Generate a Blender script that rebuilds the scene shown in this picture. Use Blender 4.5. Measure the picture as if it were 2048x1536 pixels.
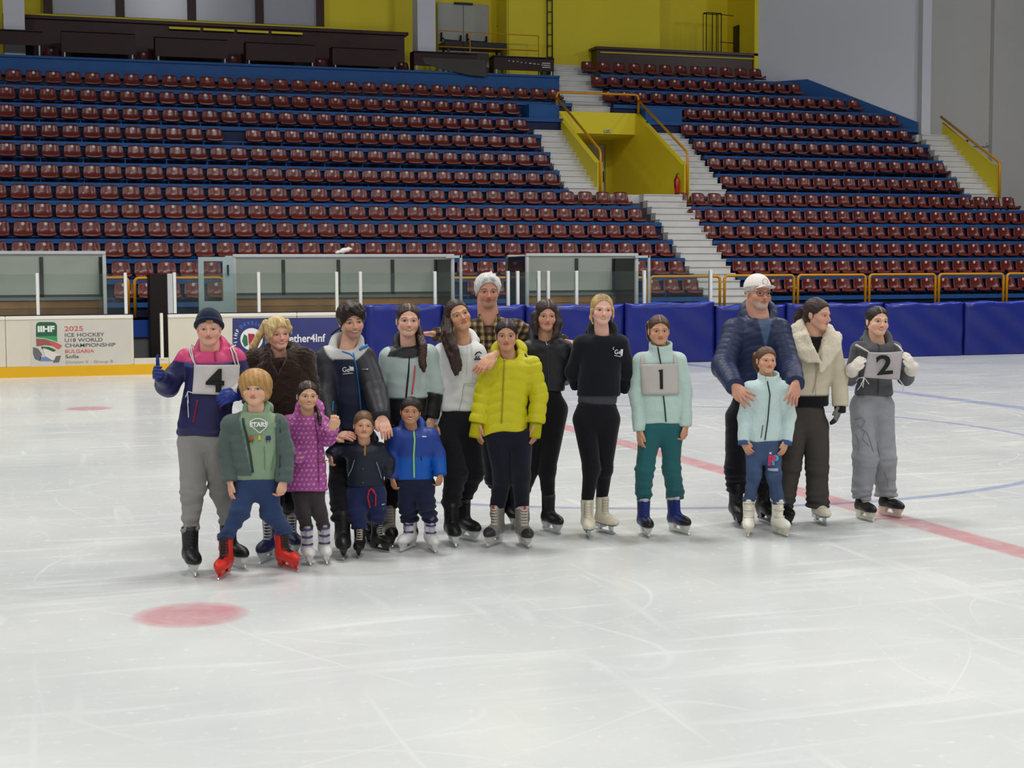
import bpy, math, random
import numpy as np
from mathutils import Vector, Matrix

for _o in list(bpy.data.objects):
    bpy.data.objects.remove(_o, do_unlink=True)
SC = bpy.context.scene
COL = SC.collection

# ------------------------------------------------------------------ camera
# World: x runs along the far boards, y towards the stand, z up, camera foot at the origin.
F, PITCH, ROLL, YAW, CH = 3000.0, 0.0730, -0.005, math.radians(18.2), 1.8
FW = np.array([math.sin(YAW)*math.cos(PITCH), math.cos(YAW)*math.cos(PITCH), -math.sin(PITCH)])
_rt = np.array([math.cos(YAW), -math.sin(YAW), 0.0])
_up = np.cross(_rt, FW)
RT = _rt*math.cos(ROLL)+_up*math.sin(ROLL)
UP = np.cross(RT, FW)
cam_data = bpy.data.cameras.new('camera')
cam_data.sensor_width = 36.0
cam_data.lens = F*36.0/2048.0
cam_data.clip_end = 300
cam = bpy.data.objects.new('camera', cam_data)
COL.objects.link(cam)
cam.matrix_world = Matrix(((RT[0], UP[0], -FW[0], 0), (RT[1], UP[1], -FW[1], 0), (RT[2], UP[2], -FW[2], CH), (0, 0, 0, 1)))
SC.camera = cam

def _ray(x, y):
    return FW+RT*(x-1024)/F-UP*(y-768)/F
def wall_at(x, y, v):
    """where the line of sight of pixel x,y meets the vertical plane y = v: (x, z)"""
    d = _ray(x, y); t = v/d[1]
    return d[0]*t, CH+d[2]*t
def ice_at(x, y, z=0.0):
    d = _ray(x, y); t = (z-CH)/d[2]
    return d[0]*t, d[1]*t

# ------------------------------------------------------------------ light
SC.view_settings.view_transform = 'Standard'
SC.view_settings.look = 'None'
SC.view_settings.gamma = 1.0
SC.view_settings.exposure = 0.0
world = bpy.data.worlds.new('world'); SC.world = world; world.use_nodes = True
world.node_tree.nodes['Background'].inputs[0].default_value = (0.80, 0.86, 1.0, 1)
world.node_tree.nodes['Background'].inputs[1].default_value = 0.10
def area(x, y, z, sx, sy, power, col=(1, 0.985, 0.945), spread=150, tgt=None):
    l = bpy.data.lights.new('arena_or_fill_light', 'AREA'); l.shape = 'RECTANGLE'; l.size = sx; l.size_y = sy
    l.energy = power; l.color = col; l.spread = math.radians(spread)
    o = bpy.data.objects.new('arena_or_fill_light', l); COL.objects.link(o); o.location = (x, y, z)
    if tgt:
        o.rotation_euler = (Vector(tgt)-Vector((x, y, z))).to_track_quat('-Z', 'Y').to_euler()
    return o
# rows of roof lamps above the rink
for lx in (-8, 3, 14, 25):
    for ly in (-8, 2, 12, 22):
        area(lx, ly, 12.5, 2.6, 1.2, 405 if ly < 5 else 570, spread=165)
# lamps hung over the front of the rink, turned to the far side
for lx in (-6, 6, 18, 30):
    area(lx, 26, 13.0, 1.6, 0.8, 240, col=(0.95, 0.97, 1.0), spread=160, tgt=(lx, 40, 3))
area(-3, -7, 7.5, 6, 2, 150, col=(1, 0.98, 0.94), spread=170, tgt=(3.5, 9, 0.9))  # added fill lamp near the camera, aimed at the group

# ------------------------------------------------------------------ materials
def s2l(c):
    return tuple(((v/255.0)/12.92 if v/255.0 <= 0.04045 else ((v/255.0+0.055)/1.055)**2.4) for v in c)
MATS = {}
def mat(name, rgb, rough=0.6, spec=0.4, var=0.0, vscale=3.0, bump=0.0, bscale=40.0, metal=0.0, sheen=0.0, attr=False, coat=0.0):
    """procedural surface; rgb in sRGB 0-255; var = brightness variation by noise; attr = colour comes from the mesh's dye attribute"""
    if name in MATS: return MATS[name]
    m = bpy.data.materials.new(name); m.use_nodes = True; MATS[name] = m
    nt = m.node_tree; b = nt.nodes['Principled BSDF']
    b.inputs['Roughness'].default_value = rough; b.inputs['Metallic'].default_value = metal
    b.inputs['Specular IOR Level'].default_value = spec
    if sheen: b.inputs['Sheen Weight'].default_value = sheen
    if coat: b.inputs['Coat Weight'].default_value = coat; b.inputs['Coat Roughness'].default_value = 0.15
    c = s2l(rgb)
    b.inputs['Base Color'].default_value = (*c, 1)
    tc = nt.nodes.new('ShaderNodeTexCoord')
    src = None
    if attr:
        a = nt.nodes.new('ShaderNodeAttribute'); a.attribute_name = 'dye'; src = a.outputs['Color']
    if var > 0:
        n = nt.nodes.new('ShaderNodeTexNoise'); n.inputs['Scale'].default_value = vscale; n.inputs['Detail'].default_value = 4
        nt.links.new(tc.outputs['Object'], n.inputs['Vector'])
        mr = nt.nodes.new('ShaderNodeMapRange'); mr.inputs[1].default_value = 0.25; mr.inputs[2].default_value = 0.75
        mr.inputs[3].default_value = 1-var; mr.inputs[4].default_value = 1+var
        nt.links.new(n.outputs['Fac'], mr.inputs[0])
        mx = nt.nodes.new('ShaderNodeMix'); mx.data_type = 'RGBA'; mx.blend_type = 'MULTIPLY'; mx.inputs[0].default_value = 1
        if src: nt.links.new(src, mx.inputs[6])
        else: mx.inputs[6].default_value = (*c, 1)
        nt.links.new(mr.outputs[0], mx.inputs[7]); src = mx.outputs[2]
    if src: nt.links.new(src, b.inputs['Base Color'])
    if bump > 0:
        n2 = nt.nodes.new('ShaderNodeTexNoise'); n2.inputs['Scale'].default_value = bscale; n2.inputs['Detail'].default_value = 3
        nt.links.new(tc.outputs['Object'], n2.inputs['Vector'])
        bp = nt.nodes.new('ShaderNodeBump'); bp.inputs['Strength'].default_value = bump; bp.inputs['Distance'].default_value = 0.01
        nt.links.new(n2.outputs['Fac'], bp.inputs['Height']); nt.links.new(bp.outputs[0], b.inputs['Normal'])
    return m

# ------------------------------------------------------------------ mesh helpers
class MB:
    def __init__(s): s.v = []; s.f = []; s.m = []; s.s = []
    def add(s, v, f, mi=0, smooth=False):
        o = len(s.v); s.v += [tuple(map(float, p)) for p in v]
        s.f += [tuple(i+o for i in q) for q in f]; s.m += [mi]*len(f); s.s += [smooth]*len(f)
    def box(s, x0, x1, y0, y1, z0, z1, mi=0):
        x0, x1 = min(x0, x1), max(x0, x1); y0, y1 = min(y0, y1), max(y0, y1); z0, z1 = min(z0, z1), max(z0, z1)
        v = [(x0, y0, z0), (x1, y0, z0), (x1, y1, z0), (x0, y1, z0), (x0, y0, z1), (x1, y0, z1), (x1, y1, z1), (x0, y1, z1)]
        s.add(v, [(0, 3, 2, 1), (4, 5, 6, 7), (0, 1, 5, 4), (1, 2, 6, 5), (2, 3, 7, 6), (3, 0, 4, 7)], mi)
    def bbox(s, x0, x1, y0, y1, z0, z1, b=0.01, mi=0):
        """box with chamfered vertical front edges and top"""
        x0, x1 = min(x0, x1), max(x0, x1); y0, y1 = min(y0, y1), max(y0, y1); z0, z1 = min(z0, z1), max(z0, z1)
        ring = lambda i, z: [(x0+i+b, y0+i, z), (x1-i-b, y0+i, z), (x1-i, y0+i+b, z), (x1-i, y1-i-b, z), (x1-i-b, y1-i, z), (x0+i+b, y1-i, z), (x0+i, y1-i-b, z), (x0+i, y0+i+b, z)]
        v = ring(b, z0)+ring(0, z0+b)+ring(0, z1-b)+ring(b, z1)
        f = [tuple(range(7, -1, -1)), tuple(range(24, 32))]
        for r in range(3):
            for i in range(8):
                j = (i+1) % 8; f.append((r*8+i, r*8+j, r*8+8+j, r*8+8+i))
        s.add(v, f, mi)
    def prism(s, pts, axis, a, b, mi=0):
        """polygon pts extruded along axis from a to b; pts are the two other coordinates in order"""
        n = len(pts); v = []
        for c in (a, b):
            for p in pts:
                v.append((c, p[0], p[1]) if axis == 'x' else (p[0], c, p[1]) if axis == 'y' else (p[0], p[1], c))
        f = [tuple(range(n)), tuple(range(2*n-1, n-1, -1))]+[(i, i+n, (i+1) % n+n, (i+1) % n) for i in range(n)]
        s.add(v, f, mi)
    def tube(s, pts, r, n=8, mi=0, closed=False, smooth=True, caps=True):
        P = [np.array(p, float) for p in pts]; R = r if hasattr(r, '__len__') else [r]*len(P)
        v = []; prev = None
        for i, p in enumerate(P):
            if closed: t = P[(i+1) % len(P)]-P[i-1]
            else: t = P[min(i+1, len(P)-1)]-P[max(i-1, 0)]
            t = t/(np.linalg.norm(t)+1e-9)
            if prev is None:
                a = np.array([0, 0, 1.]) if abs(t[2]) < 0.9 else np.array([1., 0, 0])
            else: a = prev
            a = a-t*(a@t); a /= np.linalg.norm(a)+1e-9; prev = a; b = np.cross(t, a)
            for k in range(n):
                w = 2*math.pi*k/n; v.append(p+(a*math.cos(w)+b*math.sin(w))*R[i])
        f = []; m = len(P)
        for i in range(m if closed else m-1):
            for k in range(n):
                f.append((i*n+k, i*n+(k+1) % n, ((i+1) % m)*n+(k+1) % n, ((i+1) % m)*n+k))
        if not closed and caps: f += [tuple(range(n-1, -1, -1)), tuple(range((m-1)*n, m*n))]
        s.add(v, f, mi, smooth)
    def disc(s, c, r, nrm=(0, -1, 0), n=12, mi=0, t=0.004):
        nrm = np.array(nrm, float); nrm /= np.linalg.norm(nrm)
        s.tube([np.array(c, float), np.array(c, float)+nrm*t], r, n, mi, smooth=False)
    def mesh(s, name, mats):
        me = bpy.data.meshes.new(name); me.from_pydata(s.v, [], s.f)
        for mm in (mats if isinstance(mats, (list, tuple)) else [mats]): me.materials.append(mm)
        me.polygons.foreach_set('material_index', s.m); me.polygons.foreach_set('use_smooth', s.s)
        me.update(); return me
    def obj(s, name, mats, parent=None, loc=None, **tags):
        return link(name, s.mesh(name, mats), parent, loc, **tags)
def link(name, me, parent=None, loc=None, rotz=None, label=None, cat=None, group=None, kind=None):
    o = bpy.data.objects.new(name, me); COL.objects.link(o)
    if parent: o.parent = parent
    if loc is not None: o.location = loc
    if rotz is not None: o.rotation_euler = (0, 0, rotz)
    if label: o['label'] = label
    if cat: o['category'] = cat
    if group: o['group'] = group
    if kind: o['kind'] = kind
    return o
def arc(cx, cy, r, a0, a1, n=6):
    return [(cx+r*math.cos(math.radians(a0+(a1-a0)*i/n)), cy+r*math.sin(math.radians(a0+(a1-a0)*i/n))) for i in range(n+1)]
def text(name, body, size, m, parent=None, loc=(0, 0, 0), rot=(math.pi/2, 0, 0), bold=0.0, extrude=0.002, sx=1.0, align='LEFT', shear=0.0, label=None):
    cu = bpy.data.curves.new(name, 'FONT'); cu.body = body; cu.size = size; cu.offset = bold; cu.extrude = extrude
    cu.align_x = align; cu.shear = shear; cu.resolution_u = 3
    t = bpy.data.objects.new(name, cu); COL.objects.link(t); bpy.context.view_layer.update()
    me = bpy.data.meshes.new_from_object(t.evaluated_get(bpy.context.evaluated_depsgraph_get()))
    bpy.data.objects.remove(t, do_unlink=True)
    me.name = name; me.materials.clear(); me.materials.append(m)
    o = link(name, me, parent, loc, label=label); o.rotation_euler = rot; o.scale = (sx, 1, 1)
    return o
ORD = 'first second third fourth fifth sixth seventh eighth ninth tenth eleventh twelfth thirteenth fourteenth fifteenth sixteenth seventeenth eighteenth nineteenth twentieth'.split()
def ordinal(n):
    if n <= 20: return ORD[n-1]
    if n < 30: return 'twenty-'+ORD[n-21]
    if n == 30: return 'thirtieth'
    return 'thirty-'+ORD[n-31]

# ------------------------------------------------------------------ materials of the hall
M_BLUE = mat('blue_paint', (34, 82, 140), 0.55, 0.25, 0.10, 2.0)
M_NAVY = mat('navy_or_shade_paint', (16, 30, 66), 0.6, 0.3, 0.12, 2.0)  # on the tiers this dark tone stands in for shaded blue
M_STEP = mat('white_step_paint', (206, 204, 200), 0.6, 0.3, 0.06, 2.0)
M_YEL = mat('yellow_wall_paint', (232, 212, 46), 0.55, 0.3, 0.04, 0.6)
M_RAIL = mat('amber_rail_paint', (214, 148, 16), 0.35, 0.5, 0.05, 3.0)
M_WALL = mat('white_wall_paint', (216, 216, 220), 0.8, 0.2, 0.03, 0.4)
M_WALL2 = mat('warm_white_wall_paint', (200, 197, 190), 0.8, 0.2, 0.04, 0.4)
M_BROWN = mat('dark_wood', (56, 26, 20), 0.45, 0.3, 0.22, 1.6)
M_SEAT = mat('red_seat_plastic', (98, 32, 24), 0.27, 0.42, 0.10, 1.4)
M_DISC = mat('number_disc', (212, 206, 198), 0.5, 0.4)
M_DARK = mat('black_steel', (24, 20, 20), 0.5, 0.4)
M_DOOR = mat('pale_door_paint', (176, 176, 168), 0.5, 0.4, 0.03)
M_PANE = mat('grey_window_pane', (170, 170, 178), 0.25, 0.5, 0.06, 0.5)
M_BOARD = mat('rink_board_plastic', (216, 208, 190), 0.35, 0.5, 0.05, 1.5)
M_CAP = mat('cream_board_cap', (236, 230, 214), 0.35, 0.5)
M_KICK = mat('yellow_kick_plastic', (226, 172, 6), 0.4, 0.5, 0.04, 2.0)
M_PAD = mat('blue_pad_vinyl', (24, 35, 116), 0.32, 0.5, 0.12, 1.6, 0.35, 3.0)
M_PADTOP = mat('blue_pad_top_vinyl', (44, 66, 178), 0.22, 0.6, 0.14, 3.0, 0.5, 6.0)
M_ALU = mat('grey_aluminium', (184, 188, 188), 0.4, 0.5, 0.04, 2.0)
M_POST = mat('white_glass_post', (226, 226, 220), 0.4, 0.5)
M_POLY = mat('grey_shelter_panel', (232, 234, 224), 0.4, 0.4, 0.05, 1.0)
M_PLANK = mat('bench_plank_wood', (146, 108, 66), 0.55, 0.3, 0.25, 3.0)
M_CONC = mat('grey_concrete', (110, 110, 112), 0.8, 0.2, 0.10, 2.0)
M_REDX = mat('extinguisher_red', (176, 22, 16), 0.3, 0.5)
M_WHITE = mat('white_plastic', (232, 230, 226), 0.4, 0.4)

def glass_mat(name, rgb, mixf):
    m = bpy.data.materials.new(name); m.use_nodes = True; nt = m.node_tree; nt.nodes.clear()
    out = nt.nodes.new('ShaderNodeOutputMaterial'); tr = nt.nodes.new('ShaderNodeBsdfTransparent'); gl = nt.nodes.new('ShaderNodeBsdfGlossy')
    df = nt.nodes.new('ShaderNodeBsdfDiffuse'); df.inputs[0].default_value = (0.45, 0.52, 0.50, 1)
    tr.inputs[0].default_value = (*s2l(rgb), 1); gl.inputs['Roughness'].default_value = 0.06
    fr = nt.nodes.new('ShaderNodeFresnel'); fr.inputs[0].default_value = 1.45
    n = nt.nodes.new('ShaderNodeTexNoise'); n.inputs['Scale'].default_value = 1.2; n.inputs['Detail'].default_value = 5
    mr = nt.nodes.new('ShaderNodeMapRange'); mr.inputs[1].default_value = 0.4; mr.inputs[2].default_value = 0.9; mr.inputs[3].default_value = mixf*0.6; mr.inputs[4].default_value = mixf*2.4
    nt.links.new(n.outputs['Fac'], mr.inputs[0])
    m1 = nt.nodes.new('ShaderNodeMixShader'); m2 = nt.nodes.new('ShaderNodeMixShader')
    nt.links.new(mr.outputs[0], m1.inputs[0]); nt.links.new(tr.outputs[0], m1.inputs[1]); nt.links.new(df.outputs[0], m1.inputs[2])
    nt.links.new(fr.outputs[0], m2.inputs[0]); nt.links.new(m1.outputs[0], m2.inputs[1]); nt.links.new(gl.outputs[0], m2.inputs[2])
    nt.links.new(m2.outputs[0], out.inputs[0]); return m
M_GLASS = glass_mat('rink_glass', (246, 250, 248), 0.03)

# ------------------------------------------------------------------ ice
def ice_material():
    m = bpy.data.materials.new('skated_ice'); m.use_nodes = True; nt = m.node_tree; b = nt.nodes['Principled BSDF']
    N = nt.nodes.new; L = nt.links.new
    tc = N('ShaderNodeTexCoord')
    def noise(scale, stretch, rot, lo, hi, detail=4, dist=0.0):
        mp = N('ShaderNodeMapping'); mp.inputs['Scale'].default_value = stretch; mp.inputs['Rotation'].default_value = (0, 0, rot)
        L(tc.outputs['Object'], mp.inputs[0])
        n = N('ShaderNodeTexNoise'); n.inputs['Scale'].default_value = scale; n.inputs['Detail'].default_value = detail; n.inputs['Distortion'].default_value = dist
        L(mp.outputs[0], n.inputs['Vector'])
        r = N('ShaderNodeMapRange'); r.inputs[1].default_value = lo; r.inputs[2].default_value = hi; L(n.outputs['Fac'], r.inputs[0]); return r.outputs[0]
    broad = noise(0.5, (1, 1, 1), 0.2, 0.35, 0.7)
    s1 = noise(2.2, (0.35, 3.2, 1), 0.15, 0.55, 0.78, 6, 0.6)
    s2 = noise(2.0, (3.0, 0.3, 1), 0.5, 0.60, 0.80, 6, 0.8)
    fine = noise(16, (1, 1, 1), 0, 0.58, 0.74, 5)
    def scratch(scale, w, rot, dist):
        mp = N('ShaderNodeMapping'); mp.inputs['Rotation'].default_value = (0, 0, rot); mp.inputs['Scale'].default_value = (1, 1, 1); L(tc.outputs['Object'], mp.inputs[0])
        nz = N('ShaderNodeTexNoise'); nz.inputs['Scale'].default_value = scale; nz.inputs['Detail'].default_value = 1.0; nz.inputs['Distortion'].default_value = dist
        L(mp.outputs[0], nz.inputs['Vector'])
        a = N('ShaderNodeMath'); a.operation = 'MULTIPLY'; a.inputs[1].default_value = 9; L(nz.outputs['Fac'], a.inputs[0])
        f = N('ShaderNodeMath'); f.operation = 'FRACT'; L(a.outputs[0], f.inputs[0])
        d = N('ShaderNodeMath'); d.operation = 'SUBTRACT'; d.inputs[1].default_value = 0.5; L(f.outputs[0], d.inputs[0])
        e = N('ShaderNodeMath'); e.operation = 'ABSOLUTE'; L(d.outputs[0], e.inputs[0])
        r = N('ShaderNodeMapRange'); r.inputs[1].default_value = w; r.inputs[2].default_value = 0.0; L(e.outputs[0], r.inputs[0]); return r.outputs[0]
    c1 = scratch(0.16, 0.010, 0.3, 0.3); c2 = scratch(0.22, 0.009, 1.4, 0.2); c3 = scratch(0.11, 0.007, 2.3, 0.5)
    def comb(a, b2, op='MAXIMUM'):
        n = N('ShaderNodeMath'); n.operation = op; L(a, n.inputs[0])
        if hasattr(b2, 'links'): L(b2, n.inputs[1])
        else: n.inputs[1].default_value = b2
        return n.outputs[0]
    sc = comb(comb(c1, c2), c3); sc = comb(sc, fineMask(N, L, tc), 'MULTIPLY')
    st = comb(comb(comb(comb(s1, s2), 0.42, 'MULTIPLY'), comb(fine, 0.25, 'MULTIPLY')), comb(sc, 0.30, 'MULTIPLY'))
    cr = N('ShaderNodeMix'); cr.data_type = 'RGBA'; cr.inputs[6].default_value = (*s2l((203, 206, 207)), 1); cr.inputs[7].default_value = (*s2l((222, 224, 221)), 1); L(broad, cr.inputs[0])
    c4 = N('ShaderNodeMix'); c4.data_type = 'RGBA'; L(cr.outputs[2], c4.inputs[6]); c4.inputs[7].default_value = (*s2l((240, 242, 240)), 1)
    L(comb(st, 0.75, 'MULTIPLY'), c4.inputs[0]); L(c4.outputs[2], b.inputs['Base Color'])
    rr = N('ShaderNodeMapRange'); rr.inputs[3].default_value = 0.20; rr.inputs[4].default_value = 0.6; L(st, rr.inputs[0]); L(rr.outputs[0], b.inputs['Roughness'])
    b.inputs['Specular IOR Level'].default_value = 0.30; b.inputs['IOR'].default_value = 1.31
    bp = N('ShaderNodeBump'); bp.inputs['Strength'].default_value = 0.12; bp.inputs['Distance'].default_value = 0.004; L(st, bp.inputs['Height']); L(bp.outputs[0], b.inputs['Normal'])
    return m
def fineMask(N, L, tc):
    n = N('ShaderNodeTexNoise'); n.inputs['Scale'].default_value = 0.8; n.inputs['Detail'].default_value = 2; L(tc.outputs['Object'], n.inputs['Vector'])
    r = N('ShaderNodeMapRange'); r.inputs[1].default_value = 0.42; r.inputs[2].default_value = 0.62; L(n.outputs['Fac'], r.inputs[0]); return r.outputs[0]
def paint_mat(name, rgb, alpha):
    """paint frozen under a worn layer of ice: patchy cover"""
    m = bpy.data.materials.new(name); m.use_nodes = True; nt = m.node_tree; b = nt.nodes['Principled BSDF']; N = nt.nodes.new; L = nt.links.new
    b.inputs['Base Color'].default_value = (*s2l(rgb), 1); b.inputs['Roughness'].default_value = 0.35; b.inputs['Specular IOR Level'].default_value = 0.3
    tc = N('ShaderNodeTexCoord'); n = N('ShaderNodeTexNoise'); n.inputs['Scale'].default_value = 5; n.inputs['Detail'].default_value = 7; n.inputs['Distortion'].default_value = 1.0
    L(tc.outputs['Object'], n.inputs['Vector']); r = N('ShaderNodeMapRange'); r.inputs[1].default_value = 0.35; r.inputs[2].default_value = 0.66
    r.inputs[3].default_value = alpha; r.inputs[4].default_value = alpha*0.62; L(n.outputs['Fac'], r.inputs[0])
    a = N('ShaderNodeAttribute'); a.attribute_name = 'cover'; mu = N('ShaderNodeMath'); mu.operation = 'MULTIPLY'; L(r.outputs[0], mu.inputs[0]); L(a.outputs['Fac'], mu.inputs[1])
    L(mu.outputs[0], b.inputs['Alpha']); return m
fl = MB(); fl.box(-26, 34, -14, 28.6, -0.12, 0)
floor = fl.obj('floor', ice_material(), kind='structure', label='white skated ice surface of the rink')
fl2 = MB(); fl2.box(-26, 40, 28.6, 33.0, -0.12, -0.001); fl2.obj('floor', M_CONC, kind='structure', label='grey concrete floor behind the rink boards')
def strip(name, pts_in, pts_out, m, label, cover_in=1.0, cover_out=1.0, z=0.002):
    """flat paint strip between two polylines, with a soft worn edge"""
    v = []; cov = []
    P = [np.array(p, float) for p in pts_in]; Q = [np.array(p, float) for p in pts_out]; rows = [(0, 0.0*cover_in), (0.16, cover_in), (0.84, cover_out), (1, 0.0)]
    for p, q in zip(P, Q):
        for t, c in rows:
            w = p*(1-t)+q*t; v.append((w[0], w[1], z)); cov.append(c)
    f = [(i*4+k, i*4+k+1, (i+1)*4+k+1, (i+1)*4+k) for i in range(len(P)-1) for k in range(3)]
    me = bpy.data.meshes.new(name); me.from_pydata(v, [], f); me.materials.append(m)
    a = me.attributes.new('cover', 'FLOAT', 'POINT'); a.data.foreach_set('value', cov); me.update()
    return link(name, me, floor, label=label)
M_RED_ICE = paint_mat('red_ice_paint', (226, 92, 114), 0.37)
M_DOT_ICE = paint_mat('red_dot_ice_paint', (228, 100, 122), 0.38)
M_BLUE_ICE = paint_mat('blue_ice_paint', (112, 130, 200), 0.36)
ys = list(np.linspace(-10, 27.9, 60))
strip('center_line', [(5.94, y) for y in ys], [(6.23, y) for y in ys], M_RED_ICE, 'wide red line across the ice')
strip('blue_line', [(12.42, y) for y in ys], [(12.74, y) for y in ys], M_BLUE_ICE, 'blue line across the ice at the far right')
cc = [(6.09+math.cos(t)*4.44, 14.75+math.sin(t)*4.44) for t in np.linspace(0, 2*math.pi, 97)]
co = [(6.09+math.cos(t)*4.56, 14.75+math.sin(t)*4.56) for t in np.linspace(0, 2*math.pi, 97)]
strip('center_circle', cc, co, M_BLUE_ICE, 'thin blue circle around the middle of the rink')
def dot(x, y, r, label):
    v = [(x, y, 0.0025)]; cov = [1.0]; f = []; n = 40
    for rr, c in ((0.8, 1.0), (1.0, 0.55), (1.12, 0.0)):
        for k in range(n):
            a = 2*math.pi*k/n; v.append((x+math.cos(a)*r*rr, y+math.sin(a)*r*rr, 0.0025)); cov.append(c)
    f += [(0, 1+k, 1+(k+1) % n) for k in range(n)]
    for j in range(2):
        f += [(1+j*n+k, 1+(j+1)*n+k, 1+(j+1)*n+(k+1) % n, 1+j*n+(k+1) % n) for k in range(n)]
    me = bpy.data.meshes.new('faceoff_dot'); me.from_pydata(v, [], f); me.materials.append(M_DOT_ICE)
    a = me.attributes.new('cover', 'FLOAT', 'POINT'); a.data.foreach_set('value', cov); me.update()
    link('faceoff_dot', me, floor, label=label)
dot(0.83, 8.02, 0.285, 'worn red dot nearest the camera'); dot(0.88, 21.2, 0.30, 'far red dot near the boards')

# ------------------------------------------------------------------ stand: tiers
def VK(k): return 34.0+0.72*k
DISC = [1.60, 2.06, 2.52, 3.00, 3.45, 3.92, 4.45, 5.01, 5.55, 6.09, 6.62, 7.15, 7.67, 8.20]
def TOP(k): return (DISC[k-1] if k > 0 else 1.10)+0.13    # tread level of tier k
VOML, VOMR = 14.85, 17.55
stand = link('trim_1', None, kind='structure', label='stepped blue stand below the red seats')
def tier(k, u0, u1, v1=None):
    mb = MB(); z = TOP(k); yf = VK(k)-0.64; yb = (v1 if v1 else VK(k)+0.10)
    zb = TOP(k-1) if k > 0 else 0.9
    mb.box(u0, u1, yf+0.03, yb, zb-0.1, z-0.004, 1)  # shaded riser, its darkness put into the navy colour
    mb.box(u0, u1, yf, yb, z-0.004, z, 1)
    mb.box(u0, u1, yf-0.03, yf+0.03, z-0.105, z-0.002, 0)
    return mb.obj('tier', [M_BLUE, M_NAVY], stand)
XL, XR = -13.0, 30.2
for k in range(5): tier(k, XL, 16.05); tier(k, 17.2, XR)
tier(5, XL, 15.75); tier(5, 16.95, 28.4)
for k in range(6, 10): tier(k, XL, 14.0); tier(k, 18.65, 26.52)
tier(10, XL, 14.9); tier(10, 17.5, 26.6)
tier(11, XL, 15.45); tier(11, 16.75, 25.7)
tier(12, 16.9, 24.9); tier(13, 16.9, 23.4, 44.9)
# blue infill blocks beside the stair heads
for a, b in ((13.95, 14.86), (17.54, 18.7)):
    mb = MB(); mb.box(a, b, 40.75, 41.5, 6.0, 6.62, 0); mb.obj('tier', [M_BLUE], stand)
mb = MB(); mb.box(XL, 15.45, 42.35, 42.55, 7.15, 7.62, 0); mb.box(XL, 15.45, 42.3, 42.6, 7.60, 7.66, 0)
mb.box(XL, 15.45, 42.55, 45.2, 7.1, 7.42, 1); mb.obj('upper_ledge', [M_BLUE, M_NAVY], stand)
mb = MB(); mb.box(-22, 33, 32.45, 33.5, 0.52, 0.92, 0); mb.box(-22, 33, 32.5, 33.5, 0.0, 0.52, 1); mb.box(-22, 33, 32.45, 33.6, 0.88, 0.92, 0)
mb.obj('stand_base', [mat('deep_blue_base_paint', (24, 74, 160), 0.45, 0.4, 0.08), M_CONC], stand)

# ------------------------------------------------------------------ stairs, each step its own piece
def flight(name_label, u0, u1, y0, z0, y1, z1, n):
    root = link('stair_flight', None, kind='structure', label=name_label)
    for i in range(n):
        ya = y0+(y1-y0)*i/n; za = z0+(z1-z0)*(i+1)/n
        mb = MB(); dz = (z1-z0)/n
        mb.box(u0, u1, ya, ya+(y1-y0)/n+0.05, za-dz-0.02, za-0.03); mb.box(u0, u1, ya-0.025, ya+(y1-y0)/n+0.02, za-0.03, za)
        mb.obj('step', M_STEP, root)
    mb = MB(); mb.prism([(y0, z0-0.1), (y1, z0-0.1), (y1, z1-0.02), (y1-0.01, z1-0.1), (y0, z0-0.02)], 'x', u0+0.01, u1-0.01); mb.obj('stair_core', M_CONC, root)
    return root
flight('white steps rising from the rink side to the yellow entrance', 16.06, 17.2, 33.2, 0.92, 37.7, 3.93, 17)
flight('white steps along the left side of the yellow entrance', 14.0, 14.85, 37.75, 3.93, 41.0, 6.05, 12)
flight('white steps along the right side of the yellow entrance', 17.55, 18.66, 37.75, 3.93, 41.0, 6.05, 12)
flight('white steps above the yellow entrance up to the yellow wall', 15.45, 16.9, 41.55, 6.52, 44.1, 8.2, 9)
flight('white steps at the far right under the yellow side panel', 26.5, 27.42, 37.75, 3.93, 40.4, 6.02, 12)
mb = MB(); mb.box(15.0, 17.4, 37.74, 43.2, 3.7, 3.93); mb.obj('floor', M_STEP, kind='structure', label='pale floor of the entrance passage')
mb = MB(); mb.box(26.4, 27.5, 40.35, 42.2, 5.8, 6.02); mb.obj('floor', M_STEP, kind='structure', label='white landing at the head of the far right steps')

# ------------------------------------------------------------------ seats
def seat_mesh():
    prof = [(-0.375, -0.262), (-0.385, -0.235), (-0.35, -0.222), (-0.24, -0.238), (-0.10, -0.240), (-0.045, -0.205), (-0.015, -0.09), (0.0, 0.03), (0.012, 0.072)]
    th = 0.018; nx = 9; v = []; f = []
    for side in (0, 1):
        for i, (y, z) in enumerate(prof):
            back = max(0.0, (i-4)/4.0)
            for j in range(nx):
                s = -1+2*j/(nx-1); w = 0.212-0.030*back**2-(0.03 if i == 0 else 0)
                wrap = (abs(s)**3)*(0.05 if i > 4 else 0.0); lift = (abs(s)**3)*(0.035 if 1 < i < 6 else 0)
                zz = z+lift-(0.03*(abs(s)**6) if i >= 7 else 0)-(0.02*(1-s*s) if i < 2 else 0)
                if side: yy = y+(th if i > 4 else 0); zz = zz-(th if i <= 5 else 0)
                else: yy = y
                v.append((s*w, yy-wrap, zz))
    n = len(prof)*nx
    for i in range(len(prof)-1):
        for j in range(nx-1):
            a = i*nx+j; f.append((a, a+1, a+nx+1, a+nx)); f.append((n+a, n+a+nx, n+a+nx+1, n+a+1))
    for j in range(nx-1):
        f.append((j, n+j, n+j+1, j+1)); a = (len(prof)-1)*nx+j; f.append((a, a+1, n+a+1, n+a))
    for i in range(len(prof)-1):
        a = i*nx; f.append((a, a+nx, n+a+nx, n+a)); a = i*nx+nx-1; f.append((a, n+a, n+a+nx, a+nx))
    return v, f
SV, SF = seat_mesh()
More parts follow.
